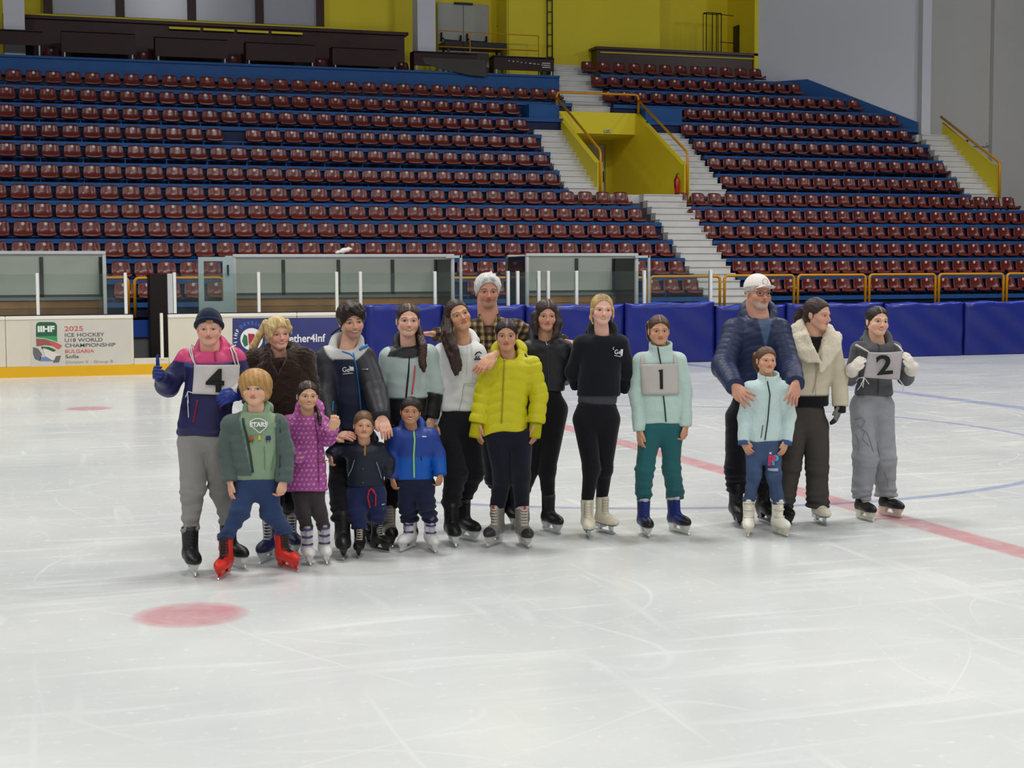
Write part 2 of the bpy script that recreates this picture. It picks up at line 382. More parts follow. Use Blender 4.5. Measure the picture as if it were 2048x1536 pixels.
sm = bpy.data.meshes.new('stadium_seat'); sm.from_pydata(SV, [], SF); sm.materials.append(M_SEAT)
sm.polygons.foreach_set('use_smooth', [True]*len(SF)); sm.update()
dm = MB(); dm.disc((0, -0.010, 0.008), 0.038, (0, -1, -0.12), 12, t=0.007); DM = dm.mesh('number_disc', M_DISC)
bm_ = MB(); bm_.box(-0.03, 0.03, -0.30, 0.02, -0.285, -0.256); bm_.box(-0.02, 0.02, -0.06, 0.06, -0.385, -0.27); BM = bm_.mesh('seat_bracket', M_BLUE)

rowsL = {11: (0.06, 15.08), 10: (-0.12, 13.51), 9: (-0.13, 13.56), 8: (-0.14, 13.61), 7: (-0.15, 13.67), 6: (-0.17, 13.69), 5: (0.12, 15.44), 4: (0.11, 15.55), 3: (0.16, 15.63), 2: (0.10, 15.70), 1: (0.2, 15.75), 0: (0.2, 15.80)}
rowsR = {0: (17.62, 29.6), 1: (17.53, 29.6), 2: (17.46, 29.6), 3: (17.35, 29.6), 4: (17.28, 29.3), 5: (17.21, 27.71), 6: (18.94, 26.24), 7: (18.88, 26.28), 8: (18.79, 26.06), 9: (18.72, 25.96), 10: (18.66, 26.02), 11: (16.83, 25.09), 12: (16.75, 23.4), 13: (16.71, 22.41)}
def pxof(x, y, z):
    q = np.array([x, y, z-CH]); d = q@FW
    return 1024+F*(q@RT)/d, 768-F*(q@UP)/d
seats = []; extra = []
for side, rows in (('left', rowsL), ('right', rowsR)):
    for k, (a, b) in rows.items():
        n = max(1, round((b-a)/0.503)); st = (b-a)/n
        us = [a+st*i for i in range(n+1)]
        if side == 'left': us = [a-st*q for q in range(24, 0, -1)]+us; us = us[::-1]
        elif k <= 4: us = us+[us[-1]+st]
        for i, u in enumerate(us):
            px, py = pxof(u, VK(k), DISC[k])
            if px > 2200: continue
            if px < -25 or px > 2075: extra.append((k, side, i+1, u, px)); continue
            if side == 'left' and k == 8 and 445 < px < 474: continue
            if k == 0 and (-30 < px < 205 or 460 < px < 915 or 1057 < px < 1270): continue
            seats.append((k, side, i+1, u, px))
seats.sort(key=lambda s: (s[0], s[4]))
rnd = random.Random(5)
cnt = 0; far_v = []; far_f = []; far_m = []; dsc_v = [tuple(p.co) for p in DM.vertices]; dsc_f = [tuple(p.vertices) for p in DM.polygons]
for k, side, i, u, px in seats+extra:
    jit = rnd.uniform(-0.03, 0.03)
    if cnt < 298 and -25 <= px <= 2075:
        s = link('stadium_seat', sm, None, (u, VK(k), DISC[k]), rotz=jit, label=f'dark red plastic seat, {ordinal(k+1)} row up, {ordinal(i)} {side} of the middle stairs', cat='seat', group='red plastic seats in the lower rows of the stand')
        link('number_disc', DM, s); link('seat_bracket', BM, s)
    else:
        o = len(far_v); far_v += [(x+u, y+VK(k), z+DISC[k]) for x, y, z in SV]; far_f += [tuple(q+o for q in g) for g in SF]; far_m += [0]*len(SF)
        o = len(far_v); far_v += [(x+u, y+VK(k), z+DISC[k]) for x, y, z in dsc_v]; far_f += [tuple(q+o for q in g) for g in dsc_f]; far_m += [1]*len(dsc_f)
    cnt += 1
me = bpy.data.meshes.new('stadium_seats'); me.from_pydata(far_v, [], far_f); me.materials.append(M_SEAT); me.materials.append(M_DISC)
me.polygons.foreach_set('material_index', far_m); me.polygons.foreach_set('use_smooth', [m == 0 for m in far_m]); me.update()
link('stadium_seats', me, kind='stuff', label='dark red plastic seats filling the upper rows of the stand', cat='seats', group='red plastic seats in the upper rows of the stand')
# seat rails: one long beam per row with short posts
for side, rows in (('left', rowsL), ('right', rowsR)):
    for k, (a, b) in rows.items():
        mb = MB(); a2 = a-12.6 if side == 'left' else a-0.22; b2 = b+0.3; z = DISC[k]-0.285
        mb.box(a2, b2, VK(k)-0.22, VK(k)-0.16, z-0.02, z+0.015)
        u = a2+0.3
        while u < b2:
            mb.box(u-0.016, u+0.016, VK(k)-0.24, VK(k)-0.18, TOP(k)-0.03, z+0.02); mb.box(u-0.014, u+0.014, VK(k)-0.2, VK(k)+0.06, z-0.01, z+0.02)
            u += 1.006
        mb.obj('seat_rail', M_BLUE, stand)

# ------------------------------------------------------------------ yellow entrance (vomitory)
def wallbox(name, args, m, label, parent=None):
    mb = MB(); mb.box(*args); return mb.obj(name, m, parent, kind=None if parent else 'structure', label=label)
vom = link('wall_entrance', None, kind='structure', label='yellow entrance box set into the stand')
for u0, u1 in ((14.85, 15.0), (17.4, 17.55)):
    mb = MB(); mb.prism([(37.75, 3.7), (43.2, 3.7), (43.2, 6.5), (41.2, 6.5), (37.9, 4.78), (37.75, 4.78)], 'x', u0, u1); mb.obj('side_wall', M_YEL, vom)
mb = MB(); mb.box(14.85, 17.55, 41.2, 41.5, 5.88, 6.5); mb.box(15.0, 17.4, 41.5, 43.2, 5.85, 6.0); mb.obj('lintel', M_YEL, vom)
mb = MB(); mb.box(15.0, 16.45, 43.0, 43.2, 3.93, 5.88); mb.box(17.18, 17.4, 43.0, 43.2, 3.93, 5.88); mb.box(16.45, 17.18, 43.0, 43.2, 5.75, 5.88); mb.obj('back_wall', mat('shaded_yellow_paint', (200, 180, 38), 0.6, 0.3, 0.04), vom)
d = MB(); d.bbox(16.47, 17.16, 43.02, 43.1, 3.93, 5.74, 0.008); door = d.obj('door_1', M_DOOR, kind='structure', label='grey door at the back of the yellow entrance')
d = MB(); d.tube([(16.62, 42.97, 4.72), (17.05, 42.94, 4.72)], 0.018, 6); d.tube([(17.08, 42.95, 4.60), (17.08, 42.95, 4.92)], 0.03, 6); d.obj('push_bar', M_DARK, door)
u, z = wall_at(1214, 262, 41.2)
mb = MB(); mb.box(u-0.10, u+0.10, 41.14, 41.2, z-0.035, z+0.035, 0); sgn = mb.obj('exit_sign', mat('exit_sign_plastic', (190, 196, 190), 0.4, 0.4), label='small exit sign over the yellow entrance', cat='sign')
text('lettering', 'EXIT', 0.062, mat('exit_sign_green', (40, 90, 70), 0.5, 0.3), sgn, (u, 41.137, z-0.02), align='CENTER', bold=0.001)
def rail(name, pts, r, m, label, cat='handrail', parent=None, group=None):
    mb = MB(); mb.tube(pts, r, 10); return mb.obj(name, m, parent, label=label, cat=cat, group=group)
R3 = lambda u: [(u, 37.58, 3.95), (u, 37.58, 4.95), (u, 37.66, 5.10), (u, 41.05, 6.62), (u, 41.15, 6.50)]
rl = MB()
for u in (14.92, 17.47):
    rl.tube([(u, 37.7, 3.93), (u, 37.7, 5.0), (u, 37.74, 5.08), (u, 37.8, 5.14), (u, 41.1, 6.86), (u, 41.1, 6.5)], 0.035, 10)
rl.tube([(14.92, 41.12, 6.5), (14.92, 41.12, 6.92), (14.95, 41.12, 7.0), (15.03, 41.12, 7.03), (17.36, 41.12, 7.03), (17.44, 41.12, 7.0), (17.47, 41.12, 6.92), (17.47, 41.12, 6.5)], 0.035, 10)
rl.obj('handrail', M_RAIL, label='amber pipe handrail around the yellow entrance', cat='handrail')
u, z = 17.25, 3.93
mb = MB(); mb.tube([(u, 37.9, z), (u, 37.9, z+0.03), (u, 37.9, z+0.42), (u, 37.9, z+0.48), (u, 37.9, z+0.52)], [0.06, 0.07, 0.07, 0.045, 0.02], 12)
ex = mb.obj('fire_extinguisher', M_REDX, label='red fire extinguisher standing at the right wall of the yellow entrance', cat='extinguisher')
mb = MB(); mb.tube([(u, 37.9, z+0.52), (u, 37.9, z+0.56)], 0.02, 8); mb.tube([(u-0.05, 37.88, z+0.57), (u+0.05, 37.88, z+0.60)], 0.012, 6); mb.tube([(u-0.03, 37.87, z+0.54), (u-0.1, 37.86, z+0.42), (u-0.09, 37.86, z+0.2)], 0.012, 6); mb.obj('valve', M_DARK, ex)

# far right side panel and rail of the steps
mb = MB(); mb.prism([(37.65, 3.9), (40.5, 5.9), (40.5, 6.42), (37.95, 4.98), (37.65, 4.9)], 'x', 27.42, 27.5); ssp = mb.obj('stair_side_panel', M_YEL, label='yellow sloping side panel of the far right steps', cat='panel')
mb = MB(); mb.tube([(27.44, 37.6, 3.95), (27.44, 37.6, 4.92), (27.44, 37.66, 5.02), (27.44, 40.6, 6.62)], 0.04, 10); mb.tube([(27.44, 37.9, 4.9), (27.44, 40.5, 6.44)], 0.015, 6)
mb.obj('handrail', M_RAIL, ssp, label='amber handrail')

# ------------------------------------------------------------------ walls
wallbox('wall_back', (-22, 8.9+2.15, 45.0, 45.3, 7.3, 16), M_YEL, 'yellow back wall above the stand, left of the double door')
mb = MB(); mb.box(11.05, 14.75, 46.2, 46.5, 7.3, 16); mb.box(10.98, 11.07, 45.02, 46.3, 7.3, 16); mb.box(14.73, 14.82, 45.15, 46.3, 7.3, 16); mb.obj('wall_back_recess', M_YEL, kind='structure', label='yellow recess that holds the white double door')
mb = MB(); mb.box(14.78, 19.9, 45.1, 45.4, 7.3, 16); mb.obj('wall_back_middle', M_YEL, kind='structure', label='yellow wall behind the ladder')
mb = MB(); mb.box(19.9, 23.05, 46.4, 46.7, 7.3, 16); mb.box(19.82, 19.93, 45.14, 46.5, 7.3, 16); mb.box(22.95, 23.1, 44.42, 46.55, 7.3, 16); mb.obj('wall_back_right', M_YEL, kind='structure', label='yellow recess behind the right counter')
mb = MB(); mb.add([(22.94, 45.5, 8.9), (22.94, 45.9, 8.9), (22.94, 45.9, 10.0), (22.94, 45.5, 9.95)], [(0, 1, 2, 3)]); mb.box(22.92, 22.95, 45.5, 45.9, 8.6, 10.0); mb.obj('door_2', M_DARK, kind='structure', label='narrow dark opening in the yellow side wall')
mb = MB(); mb.prism([(23.05, 44.45), (26.85, 41.0), (27.0, 41.2), (23.2, 44.65)], 'z', 5.0, 16); mb.obj('wall_right', M_WALL, kind='structure', label='slanting white wall to the right of the stand')
mb = MB(); mb.prism([(26.84, 40.75), (27.16, 40.75), (27.16, 41.3), (26.84, 41.3)], 'z', 5.9, 16); mb.obj('wall_column', M_WALL, kind='structure', label='white column at the end of the slanting wall')
mb = MB(); mb.box(27.1, 30.3, 42.0, 42.2, 0, 16); mb.obj('wall_side', M_WALL2, kind='structure', label='warm grey wall behind the far right steps')
mb = MB(); mb.box(30.2, 36, 41.8, 42.3, 0, 16); mb.obj('wall_corner', M_WALL2, kind='structure', label='pale wall panel at the right edge')
mb = MB()
mb.v += [(22.9, 44.30, 7.2), (24.2, 43.18, 7.2), (26.78, 40.85, 6.0), (26.78, 40.85, 6.46), (24.2, 43.18, 7.98), (22.9, 44.30, 7.95), (22.9, 44.5, 7.2), (24.3, 43.4, 7.2), (26.9, 41.05, 6.0), (26.9, 41.05, 6.46), (24.3, 43.4, 7.98), (22.9, 44.5, 7.95)]
fs = [(0, 1, 4, 5), (1, 2, 3, 4), (5, 4, 10, 11), (4, 3, 9, 10)]; mb.f += fs; mb.m += [0]*4; mb.s += [False]*4
mb.obj('trim_2', M_BLUE, kind='structure', label='blue sloping skirting under the white wall')
u, z = wall_at(1634, 26, 43.6); mb = MB(); mb.tube([(u-0.03, 43.45, z), (u+0.06, 43.4, z-0.005)], 0.045, 8); mb.box(u-0.1, u-0.02, 43.4, 43.7, z-0.03, z+0.03)
mb.obj('security_camera', M_ALU, label='tiny camera high on the slanting white wall', cat='camera')
mb = MB(); u, z = wall_at(1930, 282, 41.98); mb.box(u-0.1, u+0.1, 41.94, 41.99, z-0.03, z+0.03, 1); u0, z0 = wall_at(1925, 291, 41.98); u1, z1 = wall_at(1983, 291, 41.98)
mb.box(u0, u1, 41.93, 41.99, z0-0.02, z0+0.02); mb.box(u1-0.22, u1-0.12, 41.93, 41.99, 6.0, z0); mb.box(u0, u1-0.22, 41.97, 41.995, 6.02, z0-0.02, 2)
mb.obj('door_3', [M_ALU, M_DARK, M_WALL2], kind='structure', label='plain door behind the far right rail')
# columns in front of the yellow wall
for a, b, zb, lb in ((7, 50, 55, 'white column at the left edge of the upper level'), (840, 876, 100, 'white column beside the white double door')):
    u0, z0 = wall_at(a, zb, 43.3); u1, _ = wall_at(b, zb, 43.3); mb = MB(); mb.box(u0, u1, 43.55, 44.15, 7.4 if a < 50 else z0, 16)
    mb.obj('wall_column', M_WALL, kind='structure', label=lb)
# long window band upper left
u0, z0 = wall_at(95, 30, 44.9); u1, z1 = wall_at(645, 62, 44.9)
win = link('window_1', None, kind='structure', label='long grey window band with brown frames, upper left')
edges = [95, 240, 383, 518, 640]
for i in range(4):
    a, _ = wall_at(edges[i]+(9 if i else 10), 20, 44.9); b, _ = wall_at(edges[i+1]-(6 if i < 3 else 2), 20, 44.9); mb = MB(); mb.box(a, b, 44.86, 44.9, 9.2, 12); mb.obj('pane', M_PANE, win)
for e in edges:
    a, _ = wall_at(e, 20, 44.8); mb = MB(); mb.box(a-0.11, a+0.11, 44.72, 44.9, 9.12, 12); mb.obj('window_frame', M_BROWN, win)
mb = MB(); mb.box(u0-0.6, u1+0.1, 44.7, 45.0, 9.08, 9.16); mb.obj('sill', M_YEL, win)
# brown fascia and counter under the windows
mb = MB(); mb.box(u0-1.2, 11.2, 44.2, 44.7, 7.42, 8.93, 0); mb.box(u0-1.2, 11.3, 44.1, 44.75, 8.93, 9.02, 0)
cf = mb.obj('counter', M_BROWN, label='long dark brown counter under the window band', cat='counter')
for i in range(4):
    a, _ = wall_at(338+i*68, 60, 44.15); b, _ = wall_at(400+i*68, 60, 44.15); mb = MB(); mb.box(a, b, 44.06, 44.1, 8.80, 8.86); mb.obj('yellow_slat', M_YEL, cf)
# double door
u0, zt = wall_at(877, 6, 46.15); um, _ = wall_at(925, 6, 46.15); u1, _ = wall_at(976, 6, 46.15); zb = 8.0; zt = wall_at(925, 8, 46.15)[1]
for a, b, lb in ((u0-0.05, um, 'left leaf of the white double door'), (um+0.01, u1, 'right leaf of the white double door')):
    mb = MB(); mb.bbox(a, b, 46.08, 46.16, zb, zt, 0.012); d = mb.obj('door_4', M_DOOR, kind='structure', label=lb)
    mb = MB(); mb.tube([(a+0.1, 46.02, 9.25), (a+0.18, 45.98, 9.15), (b-0.18, 45.98, 9.13), (b-0.1, 46.02, 9.22)], 0.02, 6); mb.tube([(a+0.1, 46.02, 9.1), (a+0.1, 46.02, 9.38)], 0.03, 6); mb.tube([(b-0.1, 46.02, 9.0), (b-0.1, 46.02, 9.32)], 0.03, 6); mb.obj('push_bar', M_DARK, d)
mb = MB(); mb.box(um-0.3, um+0.3, 46.0, 46.1, zt-0.04, zt+0.02); mb.obj('door_closer', M_DARK, label='dark closer bar above the white double door', cat='door closer')
# table in front of the door
ua, za = wall_at(880, 88, 45.3); ub, zb2 = wall_at(1002, 93, 45.3)
mb = MB(); mb.box(ua, ub, 44.7, 45.5, za-0.16, za+0.02); t = mb.obj('table', M_DARK, label='long black table in front of the white double door', cat='table')
for a in (ua+0.1, ub-0.15):
    for y in (44.8, 45.35): mb = MB(); mb.box(a, a+0.06, y, y+0.06, 7.42, za-0.16); mb.obj('leg', M_DARK, t)
# thin yellow railing
mb = MB(); ua, zt2 = wall_at(878, 61, 44.3); ub, _ = wall_at(1077, 70, 44.3); _, zl = wall_at(878, 93, 44.3); _, zbt = wall_at(1077, 108, 44.3)
mb.tube([(ua, 44.3, zt2), (ub, 44.3, zt2-0.02)], 0.014, 6); mb.tube([(ua, 44.3, zl), (ub, 44.3, zl)], 0.018, 6)
for x in (940, 1077): a, _ = wall_at(x, 70, 44.3); mb.tube([(a, 44.3, zt2), (a, 44.3, 7.42)], 0.018, 6)
mb.obj('railing', M_RAIL, label='thin amber railing in front of the double door', cat='railing')
# ladder
lad = link('ladder', None, None, (0, 0, 0), label='dark steel wall ladder on the yellow wall', cat='ladder')
ua, _ = wall_at(1094, 60, 45.0); ub, _ = wall_at(1104, 60, 45.0)
for a in (ua, ub): mb = MB(); mb.tube([(a, 44.98, 7.5), (a, 44.98, 13)], 0.022, 6); mb.obj('stile', M_DARK, lad)
for i in range(14):
    mb = MB(); z = 7.9+i*0.35; mb.tube([(ua, 44.98, z), (ub, 44.98, z)], 0.014, 6); mb.obj('rung', M_DARK, lad)
mb = MB(); u, z = wall_at(998, 52, 46.1); mb.disc((u, 46.15, z), 0.06, (0, -1, 0), 10, t=0.06); mb.obj('alarm_button', M_REDX, label='small red alarm button beside the double door', cat='alarm')
# right counter
ua, zc = wall_at(1194, 95, 44.5); ub, _ = wall_at(1528, 105, 44.5)
mb = MB(); mb.box(ua, ub, 44.5, 45.0, 7.9, zc-0.05); mb.box(ua-0.06, ub+0.02, 44.42, 45.05, zc-0.05, zc+0.03); c = mb.obj('counter', mat('glossy_dark_wood', (58, 22, 18), 0.35, 0.4, 0.2, 1.2), label='dark brown counter behind the top right seats', cat='counter')
mb = MB(); mb.box(ua+0.1, ub-0.2, 44.46, 44.5, zc-0.16, zc-0.13); mb.obj('yellow_slat', M_YEL, c)
# wire rack
mb = MB(); ra, z1 = wall_at(1416, 24, 45.0); rb, _ = wall_at(1446, 24, 45.0)
for x in (ra, (ra+rb)/2-0.05, (ra+rb)/2+0.1, rb):
    mb.tube([(x, 45.12, zc-1.4), (x, 45.12, z1)], 0.016, 5)
for y in (45.12, 45.35):
    mb.tube([(ra, y, z1), (rb, y, z1)], 0.016, 5)
for x in (ra, rb): mb.tube([(x, 45.12, z1), (x, 45.35, z1+0.02)], 0.016, 5); mb.tube([(x, 45.35, zc-0.2), (x, 45.35, z1)], 0.012, 5)
for yy in (29, 84): a, z = wall_at(1440, yy, 45.0); b, _ = wall_at(1470, yy, 45.0); mb.tube([(a, 45.0, z), (b, 45.1, z)], 0.013, 5)
mb.obj('wire_rack', M_DARK, label='tall thin wire rack standing behind the right counter', cat='rack')
# officials' desks
desks = [(-30, 84, 56, 94), (122, 270, 60, 112), (310, 455, 72, 120), (492, 630, 82, 128), (665, 795, 92, 137), (828, 954, 101, 138), (988, 1108, 110, 146)]
places = ['at the left edge', 'second from the left', 'third from the left', 'fourth from the left', 'fifth from the left', 'behind a hanging loose sheet', 'with white scribbles, beside the stairs']
for i, (xa, xb, yt, yb) in enumerate(desks):
    ua, zt = wall_at(xa, yt, 43.0); ub, _ = wall_at(xb, yt, 43.0); _, z0 = wall_at((xa+xb)/2, yb-5, 43.0); zt = wall_at((xa+xb)/2, yt+5, 43.0)[1]
    mb = MB(); mb.box(ua, ub, 43.0, 43.05, z0, zt); mb.box(ua, ub, 43.0, 43.5, zt-0.02, zt+0.03); mb.box(ua, ua+0.03, 43.05, 43.5, 7.42, zt); mb.box(ub-0.03, ub, 43.05, 43.5, 7.42, zt)
    d = mb.obj('desk', mat('desk_brown_wood', (50, 28, 24), 0.5, 0.25, 0.2, 1.4), label='dark brown officials desk on the upper ledge, '+places[i], cat='desk', group='brown officials desks along the upper ledge')
    for a in (ua+0.08, ub-0.08): q = MB(); q.box(a-0.02, a+0.02, 43.0, 43.04, 7.42, z0); q.obj('leg', M_ALU, d)
    if i == 5:
        q = MB(); q.prism([(ua+0.05, z0+0.12), (ub+0.02, z0+0.12), (ub+0.06, z0-0.36), (ub-0.45, z0-0.33), (ua+0.5, z0-0.16), (ua+0.1, z0-0.05)], 'y', 42.22, 42.25); q.box(ub-0.4, ub-0.2, 42.25, 43.0, z0+0.08, z0+0.12); q.obj('loose_sheet', mat('grey_brown_sheet', (62, 54, 52), 0.6), d, label='torn grey brown sheet')
    if i == 6:
        rr = random.Random(3); q = MB()
        for j in range(9):
            a = ua+0.45+j*0.13; z = zt-0.10-0.01*j; q.box(a, a+rr.uniform(0.03, 0.08), 42.992, 43.0, z-rr.uniform(0.02, 0.04), z)
        for z in (-0.14, -0.2, -0.26): q.box(ub-0.38, ub-0.12, 42.992, 43.0, zt+z-0.02, zt+z+0.01)
        q.obj('scribble', mat('white_scribble', (190, 186, 184), 0.6), d)
for i, x in enumerate((103, 290, 470, 647, 812, 961, 984)):
    u, z = wall_at(x, 80+i*8 if i < 5 else 118, 43.4)
    s = link('stadium_seat', sm, None, (u, 44.3 if i == 6 else 43.96, 8.04), label='dark red seat beside the upper desks, '+['in the first gap from the left', 'in the second gap from the left', 'in the third gap from the left', 'in the fourth gap from the left', 'in the fifth gap from the left', 'left one of the pair near the stairs', 'right one of the pair near the stairs'][i], cat='seat', group='red seats between the upper desks')
    link('number_disc', DM, s); q = MB(); q.box(-0.03, 0.03, -0.2, 0, -0.60, -0.17); q.obj('seat_bracket', M_BLUE, s)

# ------------------------------------------------------------------ front rails of the stand
def urail(xa, xb, y, label, yb=618, v=32.62, zb=0.92):
    ua, zt = wall_at(xa, y, v); ub, zt2 = wall_at(xb, y, v); zt = (zt+zt2)/2; r = 0.09
    pts = [(ua, zb)]+[(p[0], p[1]) for p in arc(ua+r, zt-r, r, 180, 90, 4)]+[(p[0], p[1]) for p in arc(ub-r, zt-r, r, 90, 0, 4)]+[(ub, zb)]
    mb = MB(); mb.tube([(a, v, b) for a, b in pts], 0.034, 10)
    return mb.obj('guard_rail', M_RAIL, label=label, cat='railing', group='amber guard rails along the foot of the stand')
rails = [(62, 256, 556, 'behind the left shelter'), (269, 446, 556, 'behind the gate opening'), (456, 636, 556, 'hidden behind the long shelter'), (642, 826, 556, 'between the posts of the long shelter'), (832, 1066, 556, 'behind the white haired man'), (1072, 1292, 556, 'behind the small right shelter'), (1300, 1440, 553, 'right of the small shelter'), (1449, 1588, 551, 'at the foot of the middle stairs'), (1596, 1731, 550, 'behind the girl in the cream jacket'), (1739, 1871, 549, 'behind the girl with bib 2'), (1878, 2007, 548, 'second from the right edge'), (2014, 2150, 547, 'at the right edge')]
for a, b, y, lb in rails: urail(a, b, y, 'amber pipe guard rail '+lb)

# ------------------------------------------------------------------ rink boards
YB = 28.2
def on(x, y): return wall_at(x, y, YB)
zb0 = 0.0
ug0 = wall_at(268, 700, YB)[0]; ug1 = wall_at(337, 700, YB)[0]; up0 = wall_at(733, 650, 27.9)[0]
bd = link('rink_boards', None, kind='structure', label='white rink boards with yellow kick strip')
def board(a, b, nm='board_panel'):
    mb = MB(); mb.bbox(a+0.004, b-0.004, YB, YB+0.09, 0.19, 1.03, 0.006, 0); mb.bbox(a+0.002, b-0.002, YB-0.012, YB+0.13, 1.03, 1.10, 0.01, 1); mb.box(a, b, YB-0.006, YB+0.10, 1.10, 1.115, 2)
    return mb.obj(nm, [M_BOARD, M_CAP, M_NAVY], bd)
uu = [-21, -18, -15, -12, -9, -6.2, -4.6, -2.6, wall_at(12, 700, YB)[0], ug0]
for a, b in zip(uu[:-1], uu[1:]): board(a, b)
board(ug1, 5.0); board(5.0, up0+0.4); board(up0+0.4, 9.0); board(9, 12); board(12, 15); board(15, 19); board(19, 24)
mb = MB(); mb.box(-21, 24, YB-0.012, YB+0.09, 0.0, 0.19); mb.obj('kick_strip', M_KICK, bd)
mb = MB(); mb.box(ug0, ug1, YB-0.005, YB+0.1, 0.19, 0.30, 0); mb.box(wall_at(325, 700, YB)[0]-0.03, wall_at(325, 700, YB)[0]+0.02, YB-0.02, YB+0.12, 0.28, 1.12, 1); mb.obj('gate_sill', [M_BOARD, M_CAP], bd)
# pads
tops = [(733, 886, 612), (888, 1052, 612), (1054, 1250, 612), (1252, 1432, 607), (1434, 1574, 611), (1576, 1770, 608), (1772, 1930, 607), (1932, 2100, 604)]
pl = ['first from the left, behind the boy in blue', 'behind the white haired man', 'behind the dark haired girl', 'slumped, behind the girl with bib 1', 'behind the man in the cap', 'behind the girl in the cream jacket', 'behind the girl with bib 2', 'at the right edge']
for i, (a, b, yt) in enumerate(tops):
    ua = wall_at(a, 650, 27.72)[0]; ub = wall_at(b, 650, 27.72)[0]; zt = wall_at((a+b)/2, yt, 27.72)[1]
    rr = random.Random(i); nx, nz = 22, 12; v = []; f = []; W = ub-ua
    for iz in range(nz+1):
        for ix in range(nx+1):
            s, t = ix/nx, iz/nz; x = ua+0.01+(W-0.02)*s; ed = min(s, 1-s)*W
            bul = 0.05*math.sqrt(max(0.0, min(1, ed/0.12)))+0.018*math.sin(x*5+t*4+i)*math.sin(t*7+x*2)
            z = 0.012+(zt-0.03)*t+(0.012*math.sin(x*6+i)+0.008*math.sin(x*17))*(t**4)
            v.append((x, 27.78-bul, z))
    o = len(v)
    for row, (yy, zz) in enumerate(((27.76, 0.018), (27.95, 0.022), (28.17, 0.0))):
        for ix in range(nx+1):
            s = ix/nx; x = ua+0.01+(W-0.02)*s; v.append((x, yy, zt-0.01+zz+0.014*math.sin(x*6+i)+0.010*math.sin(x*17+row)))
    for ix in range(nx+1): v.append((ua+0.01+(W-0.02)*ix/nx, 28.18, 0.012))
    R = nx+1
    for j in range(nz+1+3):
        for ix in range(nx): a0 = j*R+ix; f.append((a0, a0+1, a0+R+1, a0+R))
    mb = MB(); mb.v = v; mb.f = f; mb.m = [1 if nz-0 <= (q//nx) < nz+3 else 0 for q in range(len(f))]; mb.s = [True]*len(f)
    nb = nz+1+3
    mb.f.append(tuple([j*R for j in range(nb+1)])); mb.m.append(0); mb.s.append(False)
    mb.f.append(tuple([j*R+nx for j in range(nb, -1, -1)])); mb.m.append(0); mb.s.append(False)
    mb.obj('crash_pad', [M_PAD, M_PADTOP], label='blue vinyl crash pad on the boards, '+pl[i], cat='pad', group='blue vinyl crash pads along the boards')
# glass posts and panes
posts = [75, 251, 349, 517, 673, 720.5, 869.5, 1015.7, 1035, 1077, 1096, 1152.5, 1288, 1420.5]
gw = link('window_2', None, kind='structure', label='low glass screen on top of the rink boards')
zg = wall_at(600, 546, YB+0.05)[1]
pu = [wall_at(x, 580, YB+0.05)[0] for x in posts]
for u in pu:
    mb = MB(); mb.bbox(u-0.028, u+0.028, YB+0.0, YB+0.09, 1.10, zg+0.02, 0.006); mb.obj('glass_post', M_POST, gw)
ga, _ = wall_at(341, 580, YB); mb = MB(); mb.box(ga-0.05, ga+0.04, YB, YB+0.08, 1.1, zg); mb.obj('glass_post', M_ALU, gw, label='grey post beside the gate')
segs = [(-20, -16), (-16, -12), (-12, -8.5), (-8.5, -5), (-5, pu[0]), (pu[0], pu[1])]+[(pu[i], pu[i+1]) for i in range(2, 13)]
for a, b in segs: mb = MB(); mb.box(a+0.03, b-0.03, YB+0.045, YB+0.055, 1.11, zg); mb.obj('pane', M_GLASS, gw)

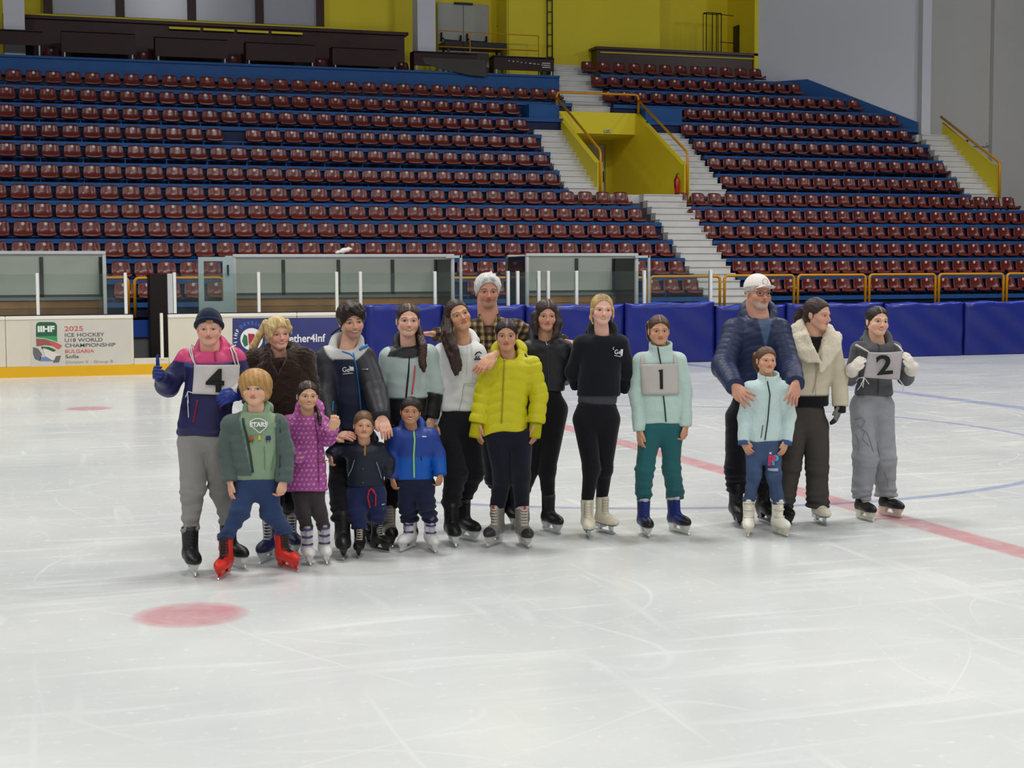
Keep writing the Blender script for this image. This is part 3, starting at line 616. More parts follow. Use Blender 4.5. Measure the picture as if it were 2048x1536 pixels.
# ------------------------------------------------------------------ team shelters
def shelter(xa, xb, yt, mull, label, gapx=None, right_post=None):
    root = link('bench_shelter', None, label=label, cat='shelter', group='glazed team bench shelters behind the boards')
    V0, V1 = 29.0, 30.3
    ua, zt = wall_at(xa, yt, V0); ub, zt2 = wall_at(xb, yt, V0); zt = (zt+zt2)/2
    mb = MB(); mb.box(ua, ub, V0+0.04, V1, zt-0.02, zt-0.012); mb.obj('roof_pane', M_GLASS, root); mb = MB(); mb.bbox(ua-0.03, ub+0.03, V0-0.04, V0+0.03, zt-0.03, zt+0.035, 0.01); mb.box(ua, ub, V1-0.03, V1+0.03, zt-0.03, zt+0.02); mb.obj('roof', M_ALU, root)
    mus = [wall_at(m, 540, V1)[0] for m in mull]; es = [ua]+mus+[ub]
    zl = wall_at(600, 590, V1)[1]
    for a, b in zip(es[:-1], es[1:]):
        mb = MB(); mb.box(a+0.03, b-0.03, V1-0.02, V1, zl+0.05, zt-0.03); mb.obj('back_panel', M_POLY, root)
    for m in es:
        mb = MB(); mb.box(m-0.035, m+0.035, V1-0.05, V1+0.02, zl-0.05, zt-0.03); mb.obj('frame_post', mat('dim_aluminium', (92, 98, 94), 0.5, 0.4), root)
    mb = MB(); mb.box(ua, ub, V1-0.06, V1+0.01, zl-0.06, zl+0.0, 0); mb.box(ua, ub, V1-0.05, V1+0.01, zl, zl+0.05, 1); mb.obj('frame_rail', [mat('pale_aluminium', (150, 156, 150), 0.45, 0.4), MATS['dim_aluminium']], root)
    z = 0.12
    pc = [(176, 132, 84), (150, 112, 70), (190, 148, 98)]
    for j in range(8):
        z0 = zl-0.06-0.155*(j+1)
        if z0 < 0.2: break
        mb = MB(); mb.bbox(ua, ub, V1-0.03, V1, z0, z0+0.148, 0.004); mb.obj('plank', mat('bench_plank_%d' % (j % 3), pc[j % 3], 0.6, 0.3, 0.3, 2.5), root)
    mb = MB(); mb.box(ua+0.1, ub-0.1, V1-0.55, V1-0.15, 0.42, 0.46); mb.obj('bench_seat', M_PLANK, root)
    for a in (ua, ub):
        mb = MB(); mb.box(a-0.03, a+0.03, V0-0.03, V0+0.04, 0.0, zt-0.03); mb.obj('frame_post', M_ALU, root)
        mb = MB(); mb.box(a-0.006, a+0.006, V0+0.04, V1-0.05, 0.6, zt-0.03); mb.obj('side_pane', M_GLASS, root)
    mb = MB(); mb.box(ua, ub, V0+0.0, V0+0.04, zt-0.07, zt-0.03); mb.obj('frame_rail', M_ALU, root)
    return root, ua, ub, zt, V0
shelter(-150, 208, 506, [-60, 83], 'glazed bench shelter with wooden back at the left edge')
r1, sa, sb, szt, _ = shelter(468, 905, 512, [566, 676, 784], 'long glazed bench shelter in the middle')
r2, ra_, rb_, rzt, _ = shelter(1054, 1273, 510, [1152, 1250], 'small glazed bench shelter beside the stairs')
for x, par, rt_ in ((921, 'white end frame of the long shelter', r1), (1297, 'white end frame of the small shelter', r2)):
    u, z = wall_at(x, 511, 29.0); mb = MB(); mb.box(u-0.03, u+0.02, 28.95, 29.0, 0.0, z); mb.box(u-0.32, u, 28.95, 29.0, z-0.05, z); mb.obj('end_frame', M_ALU, rt_)
# open gate door with glazing
ua, zt = wall_at(396, 514, 28.8); ub, _ = wall_at(466, 514, 28.8); zb = wall_at(430, 613, 28.8)[1]
mb = MB()
w = 0.10
mb.box(ua, ua+w, 28.78, 28.84, 0.0, zt); mb.box(ub-2*w, ub, 28.78, 28.84, 0.0, zt); mb.box(ua+w, ub-2*w, 28.78, 28.84, zt-0.08, zt); mb.box(ua+w, ub-2*w, 28.78, 28.84, 0.2, zb+0.1)
gd = mb.obj('gate_door', mat('grey_green_aluminium', (156, 172, 174), 0.45, 0.4), label='grey framed glazed door standing open behind the boards', cat='door')
mb = MB(); mb.box(ua+w, ub-2*w, 28.8, 28.81, zb+0.1, zt-0.08); mb.obj('pane', M_GLASS, gd)
mb = MB(); mb.box(ub-0.12, ub-0.09, 28.74, 28.78, zt-0.35, zt-0.15); mb.obj('handle', M_DARK, gd)
# cloth on the shelter roof
u, z = wall_at(688, 499, 29.1); v = []; f = []
for i in range(9):
    t = i/8; r = 0.055*math.sin(math.pi*min(0.98, max(0.04, t)))**0.6+0.012*math.sin(i*2.3)
    for k in range(8):
        a = 2*math.pi*k/8; v.append((u-0.17+0.34*t, 29.1+math.cos(a)*r*1.3, szt+0.04+max(-0.005, 0.02+math.sin(a)*r+0.09*t*(1 if t < .9 else .9))))
for i in range(8):
    for k in range(8): f.append((i*8+k, i*8+(k+1) % 8, i*8+8+(k+1) % 8, i*8+8+k))
f += [tuple(range(8)), tuple(range(64, 72))]
mb = MB(); mb.v = v; mb.f = f; mb.m = [0]*len(f); mb.s = [True]*len(f); mb.obj('crumpled_cloth', mat('white_cloth', (226, 222, 212), 0.8, 0.2), label='crumpled white cloth lying on the long shelter roof', cat='cloth')
# added dark stand-in trunk for the unclear dark shapes behind the gate
mb = MB(); ua = wall_at(296, 600, 32.2)[0]; ub = wall_at(336, 600, 32.2)[0]; mb.bbox(ua, ub, 31.9, 32.35, 0.0, 1.85, 0.02, 0); mb.box(ua-0.01, ub+0.01, 31.99, 32.41, 1.78, 1.82, 0)
mb.obj('dark_stand_in', mat('black_brown_surface', (26, 16, 16), 0.5, 0.4), label='tall dark trunk standing in for dim shapes behind the gate opening', cat='block')

# ------------------------------------------------------------------ printed boards
FY = YB-0.004
def flat(pts, m, name, parent, y=FY, label=None, t=0.003):
    mb = MB(); mb.prism([wall_at(a, b, YB) for a, b in pts], 'y', y, y-t); return mb.obj(name, m, parent, label=label)
ad = link('championship_print', None, label='white print of the ice hockey championship on the left board', cat='print')
flat([(62, 640), (262, 638), (262, 736), (62, 741)], mat('ad_ground', (206, 200, 188), 0.4, 0.4, 0.05, 2.0), 'print_ground', ad, FY+0.001, t=0.002)
G1 = mat('print_green', (40, 96, 66), 0.5); G2 = mat('print_light_green', (58, 152, 92), 0.5); RD = mat('print_red', (206, 92, 84), 0.5); GY = mat('print_grey', (104, 104, 108), 0.5); BN = mat('print_brown', (150, 92, 82), 0.5); BL = mat('print_blue', (112, 132, 184), 0.5)
CR = mat('print_cream', (222, 214, 202), 0.5)
flat([(72, 650), (74, 646), (79, 644), (106, 644), (111, 646), (114, 651), (114, 672), (72, 673)], G1, 'emblem', ad)
flat([(72, 673), (114, 672), (115, 684), (104, 680), (88, 676), (72, 675)], G2, 'emblem', ad)
flat([(72, 677), (90, 678), (112, 685), (124, 691), (120, 697), (106, 692), (90, 690), (73, 693)], BN, 'emblem', ad, FY-0.001)
flat([(98, 684), (112, 686), (124, 692), (117, 699), (104, 691)], RD, 'emblem', ad, FY-0.002)
flat([(82, 693), (98, 694), (112, 700), (108, 703), (96, 701), (84, 698)], G1, 'emblem', ad, FY-0.003)
flat([(66, 694), (76, 697), (84, 708), (80, 722), (70, 718), (66, 708)], GY, 'emblem', ad, FY-0.002)
flat([(86, 696), (96, 699), (120, 710), (118, 722), (104, 720), (90, 712)], CR, 'emblem', ad, FY-0.004)
flat([(112, 712), (122, 711), (118, 724), (106, 725)], GY, 'emblem', ad, FY-0.005)
flat([(80, 715), (96, 713), (110, 722), (80, 722)], BL, 'emblem', ad, FY-0.002)
def btext(body, x, y, hpx, m, parent, wpx=None, bold=0.0, name='lettering', align='LEFT'):
    u, z = wall_at(x, y, YB); u2, z2 = wall_at(x, y-hpx, YB); size = (z2-z)/0.70
    o = text(name, body, size, m, parent, (u, FY-0.003, z), bold=bold, extrude=0.0015, align=align)
    if wpx:
        w = max(vv.co.x for vv in o.data.vertices)-min(vv.co.x for vv in o.data.vertices)
        uw = wall_at(x+wpx, y, YB)[0]-u; o.scale = (uw/w, 1, 1)
    return o
btext('IIHF', 75, 663.5, 11, M_WHITE, ad, 34, 0.007)
btext('2025', 128.5, 662, 9.5, RD, ad, 37, 0.001)
GT = mat('print_dark_grey', (92, 92, 96), 0.5)
btext('ICE HOCKEY', 129, 673.5, 7.2, GT, ad, 79, 0.001); btext('U18 WORLD', 129, 684, 7.2, GT, ad, 76, 0.001); btext('CHAMPIONSHIP', 129.5, 694.5, 7.2, GT, ad, 101, 0.001)
btext('BULGARIA', 129.5, 706, 6.6, RD, ad, 58, 0.001); btext('Sofia', 130.5, 716.5, 6.8, GT, ad, 27, 0.001); btext('Division II - Group B', 130.5, 727, 5.4, mat('print_pale_grey', (150, 146, 146), 0.5), ad, 95)
bn = link('event_banner', None, label='dark blue banner with a round emblem on the board behind the blonde woman', cat='banner')
flat([(465, 636.5), (672, 635), (740, 634.5), (740, 733), (465, 738)], mat('banner_blue', (56, 60, 112), 0.4, 0.4, 0.25, 1.0), 'banner_ground', bn)
def ring(cx, cy, r, m, nm, y, r0=0.0):
    u, z = wall_at(cx, cy, YB); R = r*28.5/F; mb = MB(); mb.disc((u, y, z), R, (0, -1, 0), 32, t=0.002); return mb.obj(nm, m, bn)
ring(503, 678.5, 22, M_WHITE, 'emblem', FY-0.003); flat([(488, 668), (494, 672), (496, 690), (489, 694), (484, 682)], mat('emblem_green', (52, 110, 84), 0.5), 'emblem', bn, FY-0.0055); flat([(496, 667), (509, 668), (512, 690), (500, 697), (497, 684)], mat('emblem_red', (168, 44, 66), 0.5), 'emblem', bn, FY-0.0055)
u0, z0 = wall_at(503, 678.5, YB); Rr = 29*28.5/F
for ch_, an, m in [(c, 190-i*14, M_WHITE) for i, c in enumerate('IIHF')]+[(c, 128-i*14, mat('banner_light_blue', (70, 110, 200), 0.5)) for i, c in enumerate('DEVELOPM')]:
    a = math.radians(an); o = text('lettering', ch_, 0.085, m, bn, (u0+Rr*math.cos(a), FY-0.004, z0+Rr*math.sin(a)), align='CENTER', bold=0.003, extrude=0.001); o.rotation_euler = (math.pi/2, -(a-math.pi/2), 0)
btext('Together4Inf', 547, 685, 15.5, M_WHITE, bn, 104, 0.004)

# ================================================================== people: implicit surfaces meshed with surface nets
def seg(P, a, b, ra, rb=None):
    rb = ra if rb is None else rb
    a = np.asarray(a, float); b = np.asarray(b, float); ba = b-a
    h = np.clip(((P-a)@ba)/(ba@ba+1e-12), 0, 1)
    return np.linalg.norm(P-a-h[:, None]*ba, axis=1)-(ra+(rb-ra)*h)
def ell(P, c, r, R=None):
    q = P-np.asarray(c, float)
    if R is not None: q = q@R
    r = np.asarray(r, float); a = q/r; k0 = np.linalg.norm(a, axis=1); k1 = np.linalg.norm(a/r, axis=1)+1e-9
    return k0*(k0-1)/k1
def smin(a, b, k):
    h = np.clip(0.5+0.5*(b-a)/k, 0, 1); return b*(1-h)+a*h-k*h*(1-h)
def smax(a, b, k): return -smin(-a, -b, k)
def chain(P, pts, rs, k=0.01):
    d = seg(P, pts[0], pts[1], rs[0], rs[1])
    for i in range(1, len(pts)-1): d = smin(d, seg(P, pts[i], pts[i+1], rs[i], rs[i+1]), k)
    return d
def nets(fn, lo, hi, h):
    """surface nets of fn<0 inside the box, evaluated only in blocks near the surface"""
    lo = np.asarray(lo, float); hi = np.asarray(hi, float); B = 4
    nb = np.maximum(1, np.ceil((hi-lo)/(h*B)).astype(int)); n = nb*B
    ci = np.stack(np.meshgrid(*[np.arange(k) for k in nb], indexing='ij'), -1).reshape(-1, 3)
    cd = fn(lo+(ci*B+(B-1)/2)*h)
    D = np.repeat(np.repeat(np.repeat(cd.reshape(nb), B, 0), B, 1), B, 2).astype(np.float32)
    keep = ci[np.abs(cd) < h*B*1.55]
    off = np.stack(np.meshgrid(*[np.arange(B)]*3, indexing='ij'), -1).reshape(-1, 3)
    idx = (keep[:, None, :]*B+off[None]).reshape(-1, 3)
    D[idx[:, 0], idx[:, 1], idx[:, 2]] = fn(lo+idx*h)
    I = D < 0
    s = np.zeros(n-1, np.int8)
    for dx in (0, 1):
        for dy in (0, 1):
            for dz in (0, 1): s += I[dx:n[0]-1+dx, dy:n[1]-1+dy, dz:n[2]-1+dz]
    C = np.argwhere((s > 0) & (s < 8))
    vid = -np.ones(n-1, np.int32); vid[C[:, 0], C[:, 1], C[:, 2]] = np.arange(len(C))
    cor = [(dx, dy, dz) for dx in (0, 1) for dy in (0, 1) for dz in (0, 1)]
    val = [D[C[:, 0]+c[0], C[:, 1]+c[1], C[:, 2]+c[2]] for c in cor]
    acc = np.zeros((len(C), 3)); num = np.zeros(len(C))
    for i in range(8):
        for j in range(i+1, 8):
            a, b = np.array(cor[i]), np.array(cor[j])
            if abs(a-b).sum() != 1: continue
            m = (val[i] < 0) != (val[j] < 0); t = np.where(m, val[i]/(val[i]-val[j]+1e-12), 0)
            acc += np.where(m[:, None], a+(b-a)*t[:, None], 0); num += m
    V = lo+(C+acc/num[:, None])*h
    Q = []
    for ax in range(3):
        sl0 = [slice(1, n[k]-1) for k in range(3)]; sl0[ax] = slice(0, n[ax]-1)
        sl1 = [slice(1, n[k]-1) for k in range(3)]; sl1[ax] = slice(1, n[ax])
        A, Bv = I[tuple(sl0)], I[tuple(sl1)]
        E = np.argwhere(A != Bv)
        if not len(E): continue
        e = E.copy()
        for k in range(3):
            if k != ax: e[:, k] += 1
        o1, o2 = [k for k in range(3) if k != ax]
        def cell(a, b):
            c = e.copy(); c[:, o1] -= a; c[:, o2] -= b; return vid[c[:, 0], c[:, 1], c[:, 2]]
        q = np.stack([cell(1, 1), cell(0, 1), cell(0, 0), cell(1, 0)], 1)
        ins = A[E[:, 0], E[:, 1], E[:, 2]]
        fl_ = ins if ax != 1 else ~ins
        q = np.where(fl_[:, None], q, q[:, ::-1]); Q.append(q[(q >= 0).all(1)])
    return V, np.concatenate(Q)
def vnormals(V, Q):
    fn_ = np.cross(V[Q[:, 2]]-V[Q[:, 0]], V[Q[:, 3]]-V[Q[:, 1]]); N = np.zeros_like(V)
    for k in range(4): np.add.at(N, Q[:, k], fn_)
    return N/(np.linalg.norm(N, axis=1)[:, None]+1e-12)
def relax(V, Q, it=1, lam=0.5):
    for _ in range(it):
        S = np.zeros_like(V); c = np.zeros(len(V))
        for k in range(4):
            np.add.at(S, Q[:, k], V[Q[:, (k+1) % 4]]+V[Q[:, (k+3) % 4]]); np.add.at(c, Q[:, k], 2)
        V = V+lam*(S/c[:, None]-V)
    return V
def waves(P, f, seed=0, n=7):
    """smooth pseudo noise in about -1..1"""
    r = np.random.RandomState(seed); o = np.zeros(len(P))
    for i in range(n):
        k = r.normal(size=3); k *= f*(0.6+0.9*r.rand())/np.linalg.norm(k); o += np.sin(P@k+r.rand()*6.28)
    return o/n*1.6
def dyed(name, V, Q, C, m, parent=None, label=None):
    me = bpy.data.meshes.new(name); me.vertices.add(len(V)); me.vertices.foreach_set('co', np.asarray(V, np.float32).ravel())
    nq = len(Q); me.loops.add(nq*4); me.polygons.add(nq)
    me.loops.foreach_set('vertex_index', np.asarray(Q, np.int32).ravel()); me.polygons.foreach_set('loop_start', np.arange(0, nq*4, 4, dtype=np.int32))
    me.polygons.foreach_set('use_smooth', np.ones(nq, bool)); me.update(calc_edges=True); me.materials.append(m)
    a = me.attributes.new('dye', 'FLOAT_COLOR', 'POINT'); a.data.foreach_set('color', np.concatenate([C, np.ones((len(V), 1))], 1).astype(np.float32).ravel())
    return link(name, me, parent, label=label)
def L_(c): return np.array(s2l(c))
def sstep(x, a, b):
    t = np.clip((x-a)/(b-a), 0, 1); return t*t*(3-2*t)
def mixc(C, col, w): return C*(1-w[:, None])+L_(col)*w[:, None]
def rot(yaw, pitch, roll):
    y, p, r = [math.radians(a) for a in (yaw, pitch, roll)]
    Rz = np.array([[math.cos(y), -math.sin(y), 0], [math.sin(y), math.cos(y), 0], [0, 0, 1]])
    Rx = np.array([[1, 0, 0], [0, math.cos(p), -math.sin(p)], [0, math.sin(p), math.cos(p)]])
    Ry = np.array([[math.cos(r), 0, math.sin(r)], [0, 1, 0], [-math.sin(r), 0, math.cos(r)]])
    return Ry@Rz@Rx

# -- head, in centimetres of a 22.5 cm head: face towards -y, eyes at z = 0
def head_sdf(Q, ch=0.0, smile=0.0, full=0.0, ears=1.0):
    w = 1+0.09*ch; X = Q.copy(); ax = np.abs(X[:, 0]); S = np.stack([ax, X[:, 1], X[:, 2]], 1)
    d = ell(S, (0, 1.3, 3.2), (7.3*w, 9.0, 7.9+0.3*ch))
    d = smin(d, ell(S, (0, -2.6, -2.2), (6.2*w+0.3*ch+0.2*full, 5.9, 7.6-0.3*ch)), 2.0)
    d = smin(d, ell(S, (0, -5.0, -8.3+0.7*ch), (2.7, 2.9, 2.2)), 2.2)
    d = smin(d, seg(S, (5.2+0.3*full+0.5*ch, 0.2, -4.6), (1.8, -5.4, -8.4+0.6*ch), 1.5+0.3*full), 2.2)
    d = smin(d, ell(S, (3.7, -5.5, -2.9), (2.4+0.4*ch, 2.2+0.3*smile, 2.2)), 1.6)
    d = smin(d, seg(S, (0.8, -8.0, 1.5), (4.2, -6.5, 1.5), 0.85), 1.3)
    d = smax(d, -ell(S, (3.05, -9.1, 0.05), (1.75, 1.5, 0.95)), 0.9)
    d = smin(d, ell(S, (3.05, -6.75, 0.0), (1.35, 1.25, 0.95)), 0.35)
    nl = 1-0.3*ch
    d = smin(d, seg(S, (0, -8.0, 0.6), (0, -8.6-1.3*nl, -2.9), 0.55, 0.95*(1-0.1*ch)), 0.7)
    d = smin(d, ell(S, (0.95, -8.5-0.6*nl, -3.2), (0.75, 0.9, 0.6)), 0.5)
    z0 = -5.55+0.25*ch; bend = 0.22*smile*(ax/2.2)**2
    M = S.copy(); M[:, 2] -= bend
    d = smin(d, ell(M, (0, -7.9, z0+0.35), (2.1+0.5*smile, 1.05, 0.5)), 0.35)
    d = smin(d, ell(M, (0, -7.75, z0-0.55), (1.9+0.4*smile, 1.05, 0.6)), 0.35)
    d = smax(d, -ell(M, (0, -9.0, z0-0.05), (2.3+0.5*smile, 0.75, 0.12+0.22*smile)), 0.25)
    if ears:
        e = ell(S, (7.3*w, 0.9, -1.0), (0.7, 1.6, 2.6), rot(0, -12, 0)); e = smax(e, -ell(S, (8.4*w, 0.2, -0.8), (0.7, 1.0, 1.9)), 0.4)
        d = smin(d, e, 0.5)
    return d
def face_paint(Q, p):
    sk = p['skin']; hairc = p['browc']; smile = p.get('smile', 0.4); teeth = p.get('teeth', False); ch = p.get('ch', 0)
    C = np.tile(L_(sk), (len(Q), 1)); x, y, z = Q[:, 0], Q[:, 1], Q[:, 2]; ax = np.abs(x); fr = sstep(-y, 3.0, 5.0)
    ruddy = (min(255, sk[0]+6), sk[1]*0.80, sk[2]*0.78)
    C = mixc(C, ruddy, fr*0.5*np.exp(-((ax-3.9)/2.0)**2-((z+3.2)/1.6)**2))
    C = mixc(C, ruddy, fr*0.4*np.exp(-(x/1.3)**2-((z+3.2)/1.1)**2))
    C = mixc(C, (sk[0]*0.72, sk[1]*0.60, sk[2]*0.58), fr*0.55*np.exp(-((ax-3.05)/2.0)**2-(z/1.15)**2))
    if p.get('stubble'): C = mixc(C, p['stubble'], fr*0.45*sstep(-z, 4.2, 5.6)*(1-sstep(-z, 11, 12)))
    # brows
    zb = 1.75+0.35*np.exp(-((ax-3.4)/1.2)**2)-0.12*(ax-3)*p.get('browtilt', 1)
    C = mixc(C, hairc, fr*p.get('brow', 0.8)*np.exp(-((z-zb)/0.34)**4)*sstep(ax, 1.1, 1.7)*(1-sstep(ax, 4.7, 5.4)))
    # eyes
    sq = p.get('squint', 0.0); ex = ax-3.05; eh = 0.56*(1-0.55*sq)
    lid = eh*(1-(ex/1.5)**2); ez = z+0.08*sq
    ino = sstep(lid+0.10-np.abs(ez), -0.14, 0.14)*(np.abs(ex) < 1.6)*fr
    C = mixc(C, (206, 196, 188), ino*0.9)
    ir = np.sqrt((ex*1.0-p.get('gaze', 0.0)*np.sign(x))**2+ez**2); C = mixc(C, p.get('iris', (52, 34, 24)), ino*sstep(0.75-ir, -0.12, 0.12)); C = mixc(C, (10, 8, 8), ino*sstep(0.30-ir, -0.1, 0.1))
    lash = np.exp(-((ez-lid-0.05)/0.20)**2)*(np.abs(ex) < 1.75)*fr; C = mixc(C, (38, 24, 20), lash*p.get('lash', 0.7))
    C = mixc(C, (70, 44, 36), np.exp(-((ez+lid+0.05)/0.16)**2)*(np.abs(ex) < 1.5)*fr*0.25)
    # mouth
    z0 = -5.55+0.25*ch; zz = z-z0-0.22*smile*(ax/2.2)**2; mw = 2.15+0.55*smile
    lip = sstep(1-(ax/mw)**2-(zz/(0.95 if not teeth else 1.05))**2, -0.05, 0.25)*fr; C = mixc(C, p.get('lip', (sk[0]*0.88, sk[1]*0.62, sk[2]*0.60)), lip*0.75)
    if teeth:
        C = mixc(C, (232, 226, 214), sstep(1-(ax/(mw-0.45))**2-((zz-0.02)/0.42)**2, 0.0, 0.3)*fr)
        C = mixc(C, (70, 26, 24), np.exp(-((zz+0.42)/0.13)**2)*(ax < mw-0.6)*fr*0.5)
    else: C = mixc(C, (110, 56, 50), np.exp(-(zz/0.13)**2)*(ax < mw)*fr*0.6)
    C = mixc(C, (90, 50, 42), fr*0.45*np.exp(-((ax-0.6)/0.3)**2-((z+3.75)/0.2)**2))
    C = mixc(C, (sk[0]*0.75, sk[1]*0.62, sk[2]*0.6), fr*0.35*(0.4+smile)*np.exp(-((ax-2.6-0.35*(-z-3.5))/0.28)**2)*sstep(-z, 3.2, 4.0)*(1-sstep(-z, 5.6, 6.6)))
    return C
def hand_parts(w, d, n, s, pose):
    """wrist w, finger direction d, direction n the back of the hand faces, s = hand length; returns list of (points, radii)"""
    d = np.array(d, float); d /= np.linalg.norm(d); n = np.array(n, float); n -= d*(n@d); n /= np.linalg.norm(n); t = np.cross(d, n)
    out = []; k = s/0.18; curl = {'relax': 0.45, 'fist': 1.35, 'splay': 0.15, 'grip': 0.9, 'thumb': 1.4}[pose]; spread = {'splay': 0.30, 'relax': 0.06}.get(pose, 0.03)
    for i, (o, ln) in enumerate(((-0.030, 0.85), (-0.010, 1.0), (0.010, 1.08), (0.030, 0.98))):
        b = w+d*0.085*k+t*o*k; a = -spread*(i-1.5)/1.5*-1; dr = d*math.cos(a)+t*math.sin(a)*(1 if True else 0); pts = [w+d*0.03*k+t*o*0.6*k, b]; p = b
        for j, (q, L) in enumerate(((0.35, 0.040), (0.9, 0.026), (1.2, 0.020))):
            an = curl*q*1.15; dd = dr*math.cos(an)-n*math.sin(an); p = p+dd*L*ln*k; pts.append(p)
        out.append((pts, [0.013*k, 0.0105*k, 0.0095*k, 0.0085*k, 0.0075*k]))
    return out, d, n, t, k
def hand_sdf(P, spec):
    w, d, n, s, pose, side = spec
    parts, d, n, t, k = hand_parts(w, d, n, s, pose)
    R = np.stack([t, n, d], 1)
    D = ell(P, w+d*0.052*k, (0.041*k, 0.017*k, 0.055*k), R); D = smin(D, seg(P, w-d*0.03*k, w+d*0.02*k, 0.023*k, 0.024*k), 0.02*k)
    for pts, rs in parts: D = smin(D, chain(P, pts, rs, 0.004*k), 0.006*k)
    sd = side
    if pose == 'thumb': th = [w+d*0.02*k+t*sd*0.02*k, w+d*0.05*k+t*sd*0.048*k, w+d*0.06*k+t*sd*0.085*k, w+d*0.065*k+t*sd*0.115*k]
    else: th = [w+d*0.015*k+t*sd*0.020*k, w+d*0.045*k+t*sd*0.046*k, w+d*0.075*k+t*sd*0.052*k-n*0.01*k, w+d*0.10*k+t*sd*0.048*k-n*0.02*k]
    return smin(D, chain(P, th, [0.014*k, 0.0125*k, 0.011*k, 0.009*k], 0.004), 0.010*k)

# ------------------------------------------------------------------ skates (cached per style and size)
SKATE_CACHE = {}
M_STEEL = mat('polished_steel', (190, 194, 198), 0.2, 0.6, metal=0.8)
M_LACE_W = mat('pale_lace', (206, 200, 184), 0.7); M_LACE_D = mat('dark_lace', (30, 30, 34), 0.7); M_PURPLE = mat('purple_strap', (84, 72, 132), 0.5)
M_DYE_GLOSS = mat('dyed_boot', (128, 128, 128), 0.45, 0.4, 0.08, 14, 0.15, 60, attr=True)
STYLES = {  # main, toe, sole/holder, lining, lace material, kind
    'black_hockey': ((24, 24, 28), (20, 20, 24), (214, 216, 214), (60, 60, 62), M_LACE_D, 'hockey'),
    'red_rental': ((206, 40, 28), (214, 46, 32), (206, 40, 28), (28, 28, 30), M_LACE_D, 'hockey'),
    'blue_silver': ((30, 40, 96), (22, 28, 66), (190, 192, 196), (150, 150, 150), M_LACE_W, 'hockey'),
    'white_buckle': ((228, 226, 226), (232, 230, 228), (226, 224, 224), (110, 104, 130), M_PURPLE, 'rental'),
    'black_low': ((20, 20, 22), (16, 16, 18), (40, 40, 42), (40, 40, 42), M_LACE_D, 'hockey'),
    'black_tan': ((26, 24, 24), (20, 18, 18), (24, 24, 26), (150, 140, 120), M_LACE_W, 'hockey'),
    'grey_hockey': ((128, 122, 116), (48, 46, 48), (206, 204, 198), (190, 186, 180), M_LACE_W, 'hockey'),
    'black_figure': ((24, 24, 28), (22, 22, 26), (205, 205, 205), (50, 50, 52), M_LACE_D, 'hockey'),
    'white_figure': ((222, 214, 192), (226, 218, 198), (40, 38, 36), (214, 206, 186), M_LACE_W, 'figure'),
    'navy_hockey': ((26, 40, 100), (24, 24, 30), (214, 214, 206), (196, 196, 190), mat('blue_lace', (24, 50, 140), 0.7), 'hockey'),
    'white_plastic': ((232, 228, 214), (234, 230, 218), (222, 216, 196), (222, 216, 202), mat('cream_strap', (214, 206, 186), 0.5), 'rental'),
    'fur_grey': ((150, 146, 134), (24, 22, 22), (30, 30, 32), (130, 126, 116), M_LACE_W, 'hockey'),
}
